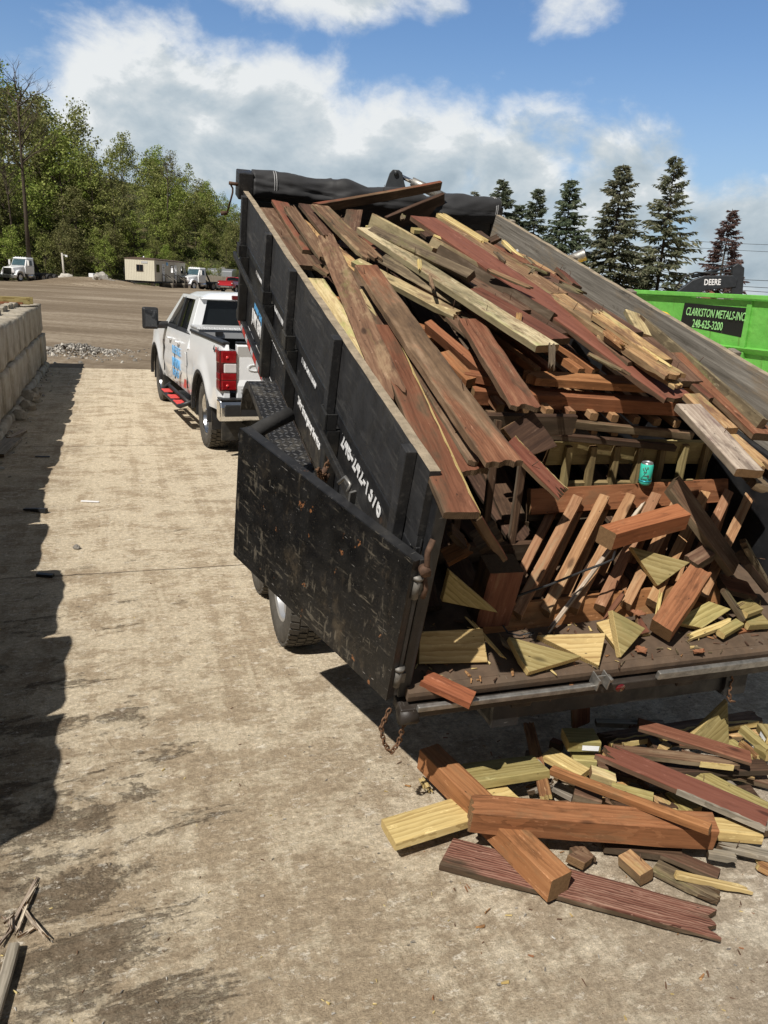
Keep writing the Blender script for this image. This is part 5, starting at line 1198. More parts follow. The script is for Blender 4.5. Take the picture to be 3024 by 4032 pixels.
# ------------------------------------------------------------------ white pickup towing the trailer
def arc(cy, cz, r, a0, a1, n=12): return [(cy + r * math.cos(R(a0 + (a1 - a0) * k / n)), cz + r * math.sin(R(a0 + (a1 - a0) * k / n))) for k in range(n + 1)]
def pickup(name, label, mtx, paint, full=True):
    root = empty(name, label, 'pickup', mtx)      # x right from the left tyre face, y forward from the rear axle
    W0, W1, XC = -.035, 2.075, 1.02
    prof = [(-1.15, .66), (-1.17, .80), (-1.16, 1.30), (-1.13, 1.425), (-.2, 1.43), (.95, 1.405), (1.02, 1.40), (2.0, 1.375), (3.0, 1.35), (3.2, 1.36), (4.2, 1.33), (4.95, 1.22), (5.08, 1.0), (5.1, .62), (4.62, .58)] + arc(4.036, .44, .55, 10, 170)[0:] + [(3.45, .52), (.62, .50)] + arc(0, .44, .56, 8, 172) + [(-.62, .60)]
    top_pts = [(-1.17, 1.30), (-1.14, 1.40), (-1.09, 1.43), (-.2, 1.43), (.95, 1.408), (2.0, 1.378), (3.1, 1.352), (4.2, 1.33), (4.8, 1.26), (5.02, 1.12), (5.1, .95)]
    def topz(y):
        for (a, za), (b_, zb) in zip(top_pts[:-1], top_pts[1:]):
            if y <= b_: return za + (zb - za) * max(0, (y - a)) / (b_ - a)
        return top_pts[-1][1]
    def botz(y):
        z = .62 if y < -.5 else (.51 if y < 4.5 else .58)
        for cy in (0, 4.036):
            d = abs(y - cy)
            if d < .56: z = max(z, .44 + math.sqrt(max(0, .56 ** 2 - d * d)))
        return z
    def side_panel(x0, side):
        ys = sorted(set([-1.17, -1.155, -1.12] + [-1.17 + 6.27 * k / 70 for k in range(71)] + [cy + .56 * math.cos(R(t)) for cy in (0, 4.036) for t in range(0, 181, 10)])); nr = 12; vs = []; fs = []
        for y in ys:
            zb, zt = botz(y), topz(y)
            for k in range(-1, nr + 2):
                kk = min(max(k, 0), nr); z = zb + (zt - zb) * kk / nr
                o = 0.0
                if z > 1.05: o += (z - 1.05) ** 1.5 * .26
                if z < .80: o += (.80 - z) ** 1.4 * .36
                if y > 4.2: o += (y - 4.2) ** 2.2 * .20
                if y < -1.0: o += (-1.0 - y) ** 2 * 1.6
                o += .012 * math.exp(-((z - .98) / .05) ** 2) * (1 if .6 < y < 3.4 else 0)
                for cy in (0, 4.036): o -= .034 * max(0, 1 - abs(math.hypot(y - cy, z - .44) - .58) / .20) ** 1.3
                x = x0 + side * o if -1 < k <= nr else x0 + side * .11
                vs.append((x, y, z))
        n = nr + 3
        for i in range(len(ys) - 1):
            for k in range(n - 1): fs.append((i * n + k, (i + 1) * n + k, (i + 1) * n + k + 1, i * n + k + 1))
        fs.append(tuple(range(n))); m0 = (len(ys) - 1) * n; fs.append(tuple(range(m0, m0 + n))[::-1])
        me = MB(); me.add(vs, fs, 0, True); o = me.build('body_side', paint, root)
        es = o.modifiers.new('edges', 'EDGE_SPLIT'); es.split_angle = R(35); return o
    side_panel(W0, 1); side_panel(W1, -1)
    # hood, cab lower block, cowl
    h = MB(); h.hexa([(W0 + .10, 3.0, .7), (W1 - .10, 3.0, .7), (W1 - .16, 5.02, .7), (W0 + .16, 5.02, .7), (W0 + .10, 3.0, 1.40), (W1 - .10, 3.0, 1.40), (W1 - .22, 5.0, 1.26), (W0 + .22, 5.0, 1.26)]); h.box(.55, 1.49, 3.2, 4.7, 1.34, 1.43); h.build('hood', paint, root, bevel=.05)
    c = MB(); c.box(W0 + .09, W1 - .09, 1.0, 3.05, .5, 1.385); c.build('cab_body', paint, root)
    # greenhouse: pillars and roof as a frame round the glass
    bz, tz = 1.375, 1.86
    def gh(u, y, z): # u 0..1 across; leaning inward with height
        k = (z - bz) / (tz - bz); x = (W0 + .055 + .155 * k) + u * ((W1 - W0) - .11 - .31 * k); return (x, y, z)
    rearb, reart, fb, ft = .985, 1.09, 3.28, 2.42
    g_ = MB(); cor = [gh(0, rearb, bz), gh(1, rearb, bz), gh(1, fb, bz - .02), gh(0, fb, bz - .02), gh(0, reart, tz), gh(1, reart, tz), gh(1, ft, tz), gh(0, ft, tz)]
    ins = [(x + (XC - x) * .05, y + (2.0 - y) * .03, z) for x, y, z in cor]; g_.hexa(ins); g_.build('cabin_glass', 'glass', root)
    p = MB()
    def bar(a, b_, r, q=None):
        a, b_ = Vector(a), Vector(b_); p.tube([a, (a + b_) / 2, b_], r, 8)
    for u in (0, 1):
        s_ = 1 if u == 0 else -1
        q = lambda y0, y1, z, off=.0: gh(u, y0, z)
        # C pillar (wide), B pillar, A pillar, belt and header strips as plates on the leaning side
        def plate(ys, mi=0, t=.045):
            vs = []
            for (y, z) in ys: x = gh(u, y, z)[0]; vs.append((x - s_ * .012, y, z))
            for (y, z) in ys: x = gh(u, y, z)[0]; vs.append((x + s_ * t, y, z))
            n = len(ys); p.add(vs, [tuple(range(n)), tuple(range(n, 2 * n))[::-1]] + [(i, (i + 1) % n, n + (i + 1) % n, n + i) for i in range(n)], mi)
        plate([(.985, bz), (1.245, bz), (1.30, tz - .015), (1.09, tz + .0)], 0)
        plate([(2.06, bz), (2.17, bz), (2.13, tz - .02), (2.03, tz - .02)], 1, .03)
        plate([(2.98, bz - .01), (3.28, bz - .01), (2.42, tz), (2.30, tz - .02)], 0)
        plate([(1.2, tz - .035), (2.36, tz - .035), (2.42, tz + .01), (1.09, tz + .01)], 0)
        plate([(1.0, bz - .01), (3.25, bz - .03), (3.2, bz + .022), (1.2, bz + .026)], 2, .03)
    # rear wall of the cab around the back window
    def rw(u0, u1, z0, z1):
        a = [gh(u0, 0, z0), gh(u1, 0, z0), gh(u1, 0, z1), gh(u0, 0, z1)]
        yy = lambda z: rearb + (reart - rearb) * (z - bz) / (tz - bz)
        o = [(x, yy(z) - .012, z) for x, y, z in a] + [(x, yy(z) + .05, z) for x, y, z in a]
        p.add(o, [(0, 1, 2, 3), (7, 6, 5, 4), (0, 4, 5, 1), (1, 5, 6, 2), (2, 6, 7, 3), (3, 7, 4, 0)], 0)
    rw(0, .06, bz, tz); rw(.94, 1, bz, tz); rw(.0, 1, tz - .03, tz + .01); rw(0, 1, bz - .2, bz + .075)
    p.build('cab_frame', [paint, 'blackplastic', 'blackplastic'], root)
    r = MB(); N_ = 10; M2 = 10; vs = []
    for i in range(N_ + 1):
        for j in range(M2 + 1):
            u = i / N_; y = (reart - .06) + (ft + .02 - reart + .06) * j / M2; e = 1 - (2 * u - 1) ** 6; e2 = 1 - abs(2 * j / M2 - 1) ** 5
            x, _, _ = gh(u, 0, tz); vs.append((x, y, tz - .02 + .085 * min(e, e2) ** .5 + .012 * math.sin(math.pi * u)))
    fs = [(i * (M2 + 1) + j, (i + 1) * (M2 + 1) + j, (i + 1) * (M2 + 1) + j + 1, i * (M2 + 1) + j + 1) for i in range(N_) for j in range(M2)]
    r.add(vs, fs, 0, True); rf = r.build('roof', paint, root)
    b_ = MB(); b_.box(XC - .42, XC + .42, reart - .075, reart - .03, tz - .012, tz + .045); b_.build('brake_light', 'reddark', root, bevel=.01)
    # bed: floor, front wall, liner, tailgate
    bd = MB(); bd.box(W0 + .1, W1 - .1, -1.1, 1.0, .80, .86); bd.box(W0 + .1, W1 - .1, .93, .985, .86, 1.40); bd.box(W0 + .10, W0 + .115, -1.08, .93, .86, 1.40); bd.box(W1 - .115, W1 - .10, -1.08, .93, .86, 1.40); bd.box(W0 + .1, W0 + .32, -.5, .5, .86, 1.12); bd.box(W1 - .32, W1 - .1, -.5, .5, .86, 1.12); bd.build('bed_liner', 'plate_black', root)
    cp = MB(); cp.box(W0 + .035, W0 + .125, -1.12, .97, 1.405, 1.445); cp.box(W1 - .125, W1 - .035, -1.12, .97, 1.405, 1.445); cp.build('bed_rail_cap', 'blackplastic', root, bevel=.012)
    tg = MB(); xs0, xs1 = .155, 2 * XC - .155
    tg.prism([(-1.175, .80), (-1.185, .95), (-1.165, 1.02), (-1.165, 1.28), (-1.20, 1.40), (-1.19, 1.425), (-1.10, 1.43), (-1.10, .80)], 'x', xs0, xs1); tgo = tg.build('tailgate', paint, root, bevel=.012)
    cap = MB(); cap.box(xs0, xs1, -1.19, -1.095, 1.428, 1.448); cap.build('tailgate_cap', 'blackplastic', tgo)
    if full:
        def rear(x, y, z): return frame((x, y, z), (1, 0, 0), (0, 0, 1), (0, -1, 0))
        lettering('CHEVROLET', .115, paint, tgo, rear(.27, -1.164, 1.12), 1.9, 0, .010, space=1.08, bold=-.001)
        lettering('SILVERADO', .062, 'lettergrey', tgo, rear(.20, -1.184, .875), 1.0, 0, .004, bold=.002)
        hd = MB(); hd.box(XC - .12, XC + .12, -1.20, -1.16, 1.30, 1.36); hd.build('handle', 'blackplastic', tgo, bevel=.01)
    # tail lights wrapped round the corners
    for (x0, x1, s_) in ((W0 - .012, .15, 1), (2 * XC - .15, W1 + .012, -1)):
        for (z0, z1, mt) in ((1.21, 1.345, 'redlens'), (1.10, 1.205, 'clearlens'), (1.015, 1.095, 'redlens'), (.905, 1.01, 'redlens')):
            m_ = MB(); ins_ = .03 if mt == 'clearlens' else 0
            xx0, xx1 = (x0 + ins_, x1) if s_ > 0 else (x0, x1 - ins_)
            pl = [(xx0 if s_ > 0 else xx1, -1.0), (xx0 if s_ > 0 else xx1, -1.15), (xx0 + .03 if s_ > 0 else xx1 - .03, -1.19), (xx1 if s_ > 0 else xx0, -1.195), (xx1 if s_ > 0 else xx0, -1.0)]
            m_.prism(pl, 'z', z0, z1); m_.build('tail_light', mt, root, bevel=.008)
        m_ = MB(); m_.box(x0 + .004, x1 - .002, -1.18, -1.0, .895, 1.352); m_.build('light_housing', 'reddark', root)
        if full:
            for z in (1.275, .955):
                m_ = MB(); m_.tube([(x0 + .09, -1.197, z), (x0 + .09, -1.199, z)], .017, 14); m_.build('lamp_bulb', 'redbright', root)
    # bumper with the corner steps
    bp = MB(); bp.prism([(-1.10, .56), (-1.24, .55), (-1.30, .60), (-1.31, .72), (-1.27, .80), (-1.10, .80)], 'x', W0 - .03, W1 + .03); bo = bp.build('bumper', 'chrome', root, bevel=.02)
    for (x0, x1) in ((W0 + .02, .42), (1.62, W1 - .02)):
        m_ = MB(); m_.prism([(-1.318, .615), (-1.318, .75), (-1.27, .75), (-1.27, .615)], 'x', x0, x1); m_.build('corner_step', 'blackplastic', bo, bevel=.012)
    m_ = MB(); m_.box(W0 - .02, W1 + .02, -1.30, -1.10, .80, .815); m_.build('step_pad', 'blackplastic', bo)
    m_ = MB(); m_.tube([(.50, -1.311, .665), (.50, -1.316, .665)], .022, 14); m_.tube([(1.54, -1.311, .665), (1.54, -1.316, .665)], .022, 14); m_.build('parking_sensor', 'steelgrey', bo)
    u = MB(); u.box(.35, 1.7, -1.1, 5.0, .42, .60); u.box(.08, .32, -.72, -.66, .22, .62); u.box(1.72, 1.96, -.72, -.66, .22, .62); u.box(-.0, .34, 3.36, 3.42, .26, .6); u.tube([(XC, -1.5, .56), (XC, -1.0, .56)], .04, 8); u.build('underbody', 'frame', root)
    for cy in (0, 4.036):
        for x0, x1 in ((W0 + .03, .42), (1.62, W1 - .03)):
            m_ = MB(); a_ = arc(cy, .44, .55, -12, 192, 16); m_.prism(a_ + [(y + (cy - y) * .04, z + (.44 - z) * .04) for y, z in a_[::-1]], 'x', x0, x1); m_.build('wheel_well', 'blackplastic', root)
        for x0, x1 in ((W0 - .032, W0 + .02), (W1 - .02, W1 + .032)):
            m_ = MB(); a_ = arc(cy, .44, .565, -2, 182, 20); b2 = arc(cy, .44, .515, 182, -2, 20); m_.prism(a_ + b2, 'x', x0, x1); m_.build('arch_trim', 'blackplastic', root, bevel=.008)
    for y in (0, 4.036):
        wheel(root, .14, y, .425, .425, .28, -1, 'chromewheel', True, 'tyretan', n=40, spokes=8, lug=.014, rimr=.60); wheel(root, 2 * XC - .14, y, .425, .425, .28, 1, 'chromewheel', True, 'tyretan', n=40, spokes=8, lug=.014, rimr=.60)
    # doors: handles, seams
    for x, s_ in ((W0, -1), (W1, 1)):
        sm = MB()
        for y in (1.02, 2.08, 3.16): sm.box(x - .0035 if s_ < 0 else x - .012, x + .012 if s_ < 0 else x + .0035, y - .005, y + .005, .62, 1.12)
        sm.build('door_seam', 'blackplastic', root)
        for y in (1.62, 2.38):
            m_ = MB(); m_.tube([(x + s_ * .0, y - .01, 1.20), (x + s_ * .035, y + .03, 1.205), (x + s_ * .035, y + .17, 1.205), (x, y + .21, 1.20)], .016, 8); m_.build('door_handle', paint, root)
        m_ = MB(); m_.tube([(x - s_ * .1, 3.02, 1.36), (x + s_ * .14, 3.0, 1.36)], .06, 10); m_.box(min(x + s_ * .10, x + s_ * .34), max(x + s_ * .10, x + s_ * .34), 2.94, 3.08, 1.29, 1.625); mo = m_.build('mirror', 'blackplastic', root, bevel=.03)
        m_ = MB(); m_.box(min(x + s_ * .125, x + s_ * .315), max(x + s_ * .125, x + s_ * .315), 2.925, 2.945, 1.32, 1.595); m_.build('mirror_glass', 'mirror', mo, bevel=.01)
        if full:
            m_ = MB(); px = x + s_ * .10
            m_.tube([(x - s_ * .05, .95, .44), (px, 1.06, .36), (px, 1.2, .35), (px, 2.6, .35), (px, 2.75, .36), (x - s_ * .05, 2.86, .44)], .034, 10); m_.tube([(x - s_ * .02, 1.0, .42), (x - s_ * .02, 2.8, .42)], .03, 8)
            for y in (1.3, 1.75, 2.1, 2.55): m_.box(min(x - s_ * .05, px), max(x - s_ * .05, px), y - .03, y + .03, .33, .37)
            so = m_.build('running_board', 'blackplastic', root)
            for y in (1.12, 1.66, 2.3): m_ = MB(); m_.box(min(px - s_ * .10, px + s_ * .03), max(px - s_ * .10, px + s_ * .03), y, y + .36, .376, .39); m_.build('step_tread', 'redtread', so, bevel=.006)
    if full:
        def sd(y, z, off=-.006): return frame((W0 + off, y, z), (0, -1, 0), (0, 0, 1), (-1, 0, 0))
        lettering('BLUE EAGLE', .17, 'decalblue', root, sd(2.26, 1.00), .78, 0, .0015, bold=.0)
        lettering('JUNK REMOVAL', .205, 'decalblue', root, sd(2.28, .80), .50, 0, .0015, bold=.001)
        lettering('248-242-1376', .15, 'decalblue', root, sd(2.25, .665), .68, 0, .0015, bold=.0)
        lettering('4', .10, 'blackplastic', root, sd(-.70, 1.30, .018), 1.6, 0, .0015, bold=.005); lettering('X', .08, 'redtape', root, sd(-.835, 1.305, .016), 1.4, 0, .0015, bold=.005); lettering('4', .10, 'blackplastic', root, sd(-.92, 1.30, .018), 1.6, 0, .0015, bold=.005)
        m_ = MB(); m_.box(W0 - .004, W0 + .01, 1.05, 1.20, .92, 1.10); m_.build('fuel_door', paint, root, bevel=.01)
        m_ = MB(); m_.add([(W0 - .003, 1.30, .60), (W0 - .003, 1.08, .60), (W0 - .003, 1.06, .73), (W0 - .003, 1.22, .73)], [(0, 1, 2, 3)]); m_.build('door_stripe', 'redtape', root, fix=False)
        m_ = MB()
        for k in range(3): y = 2.7 - k * .32; m_.add([(W0 - .003, y, .60), (W0 - .003, y - .20, .60), (W0 - .003, y - .62, .80), (W0 - .003, y - .50, .80)], [(0, 1, 2, 3)])
        m_.build('door_stripe', 'lettergrey', root, fix=False)
        t = MB(); t.box(W0 + .05, W1 - .05, .42, .96, 1.36, 1.475); t.prism([(.40, 1.475), (.98, 1.475), (.93, 1.505), (.45, 1.505)], 'x', W0 + .04, W1 - .04); tb = t.build('tool_box', 'plate_silver', root, bevel=.008)
        m_ = MB(); m_.box(.24, .34, .40, .425, 1.40, 1.45); m_.build('latch', 'blackplastic', tb)
    return root
MAT['mirror'] = plain('mirror_glass', (.03, .032, .035), .03, 0, .8, .05)
MAT['redbright'] = plain('bright_red_lens', (.75, .06, .06), .15, 0, .6, .15)  # brighter red for the small bulb discs
MAT['chromewheel'] = plain('polished_wheel', (.62, .63, .65), .2, 1.0, .5, .05)
pickup('pickup_truck', 'white pickup truck with blue door lettering hitched ahead of the dump trailer', T(-2.411, 10.025, 0) @ RZ(R(24.354)), 'white')
pickup('pickup_truck', 'red pickup truck parked far off before the board fence', T(-22.75, 105.2, .06) @ RZ(R(-14)), 'redpaint', False)

# ------------------------------------------------------------------ loose lumber
def board_mesh(L_, w, t, seed, e0, e1, bow, mats):
    rnd = seeded(seed); K = 13 if w > .05 else 7; nx = max(6, int(L_ / .07)); vs = []; fs = []; mi = []
    # wane along the two long arrises and ragged ends
    def end_off(kind, k):
        u = k / (K - 1)
        if kind == 0: return 0.0
        if kind == 1: return rnd.choice((0, .3, .6, 1.0)) * min(.16, .06 + L_ * .05) * rnd.uniform(.4, 1)
        return min(.045, .02 + L_ * .03) * (abs(n3((u * 2.2, seed * 1.7, 0))) * 1.7 + .18 * n3((u * 7, seed, 4)) + rnd.uniform(0, .10))
    off0 = [end_off(e0, k) for k in range(K)]; off1 = [end_off(e1, k) for k in range(K)]
    skew0, skew1 = (rnd.gauss(0, .03) * w * 3 if L_ > .3 else 0), (rnd.gauss(0, .03) * w * 3 if L_ > .3 else 0)
    ph = rnd.uniform(0, 50); bw_ = (.008 * bow + rnd.uniform(-.004, .006)) * L_; tw = rnd.gauss(0, .02) * min(1, L_); rough = .0012 + .0022 * (e0 == 2) + .0022 * (e1 == 2)
    for i in range(nx + 1):
        f = i / nx
        for s_ in (0, 1):
            for k in (range(K) if s_ == 0 else range(K - 1, -1, -1)):
                u = k / (K - 1); y = (u - .5) * w
                x = f * L_
                if i <= 2: x += off0[k] * (1 - i / 3) * 1.0 + (skew0 * (u - .5)) * (1 - i / 3)
                if i >= nx - 2: x -= off1[k] * (1 - (nx - i) / 3) + (skew1 * (u - .5)) * (1 - (nx - i) / 3)
                z = 0.0 if s_ == 0 else -t
                edge = k in (0, K - 1)
                cup = .0015 * (2 * u - 1) ** 2
                if edge: z += (-.0035 if s_ == 0 else .0035); 
                wob = n3((x * 5 + ph, u * 2, s_ * 3.0)) * rough + n3((x * 17 + ph, u * 7, s_ * 5)) * rough * .7
                if edge: y += math.copysign(1, u - .5) * (n3((x * 8 + ph, u * 9, 1)) * .0022 - abs(n3((x * 3.1 + ph, 5 * u, 2))) * .004 * (1 + (e0 == 2) + (e1 == 2)))
                th = (1 if (e1 == 0 or i < nx - 1) else .6)
                z = z + wob + bw_ * 4 * f * (1 - f) + cup
                zz = tw * (f - .5) * (u - .5) * w * 6
                vs.append((x, y, (z if s_ == 0 or th == 1 else -t * th) + zz))
    N_ = 2 * K
    for i in range(nx):
        for k in range(N_): fs.append((i * N_ + k, (i + 1) * N_ + k, (i + 1) * N_ + (k + 1) % N_, i * N_ + (k + 1) % N_)); mi.append(0)
    for (o, flip) in ((0, False), (nx * N_, True)):
        for k in range(K - 1):
            q = (o + k, o + k + 1, o + N_ - 2 - k, o + N_ - 1 - k); fs.append(q if not flip else q[::-1]); mi.append(1)
    me = bpy.data.meshes.new('board'); me.from_pydata(vs, [], fs)
    for m_ in mats: me.materials.append(MAT[m_])
    me.polygons.foreach_set('material_index', mi); me.update(); return me
ENDM = {'pt': 'e_yellow', 'pt2': 'e_yellow', 'ptc': 'e_yellow', 'pale': 'e_mid', 'pale2': 'e_mid', 'lichen': 'e_mid', 'streak': 'e_mid', 'bleach': 'e_mid', 'cedar': 'e_mid', 'cedarr': 'e_mid', 'balpt': 'e_mid', 'baluster': 'e_mid', 'rotten': 'e_yellow', 'red': 'e_dark'}
NS = [0]
def board(name, label, mat, p, q, w, t, roll=0, e0=0, e1=0, bow=0, group=None, up=None, parent=None, cat=None, nails=0):
    p, q = Vector(p), Vector(q); ax = (q - p); L_ = ax.length; ax.normalize(); up = Vector(up) if up else Vector((0, 0, 1))
    if abs(ax.dot(up)) > .93: up = Vector((.3, -1, .2))
    z = (up - ax * up.dot(ax)).normalized(); y = z.cross(ax)
    if roll: rq = Quaternion(ax, R(roll)); z = rq @ z; y = rq @ y
    NS[0] += 1; sd = NS[0]
    me = board_mesh(L_, w, t, sd, e0, e1, bow, (mat, ENDM.get(mat, 'e_dark'))); me.name = name
    o = bpy.data.objects.new(name, me); COL.objects.link(o); M_ = frame(p, ax, y, z)
    if parent: o.parent = parent; o.matrix_local = parent.matrix_world.inverted() @ M_
    else: o.matrix_world = M_; tag(o, label, cat or {'deck_board': 'board', 'wood_beam': 'beam', 'wood_block': 'offcut', 'wood_splinter': 'splinter'}[name], group)
    rnd = seeded(sd + 500)
    for k in range(nails):
        x = L_ * rnd.choice((.08, .3, .52, .75, .92)) + rnd.uniform(-.03, .03); yy = rnd.choice((-.3, .3)) * w; a = Vector((rnd.gauss(0, .3), rnd.gauss(0, .3), 1)).normalized(); h = rnd.uniform(.02, .05)
        nl = MB(); nl.tube([(x, yy, -.003), Vector((x, yy, 0)) + a * h], .0017, 5); nl.build('nail', 'rustlatch', o)
    return o
NB = BW_M.to_3x3() @ Vector((0, 0, 1))
WS = .90
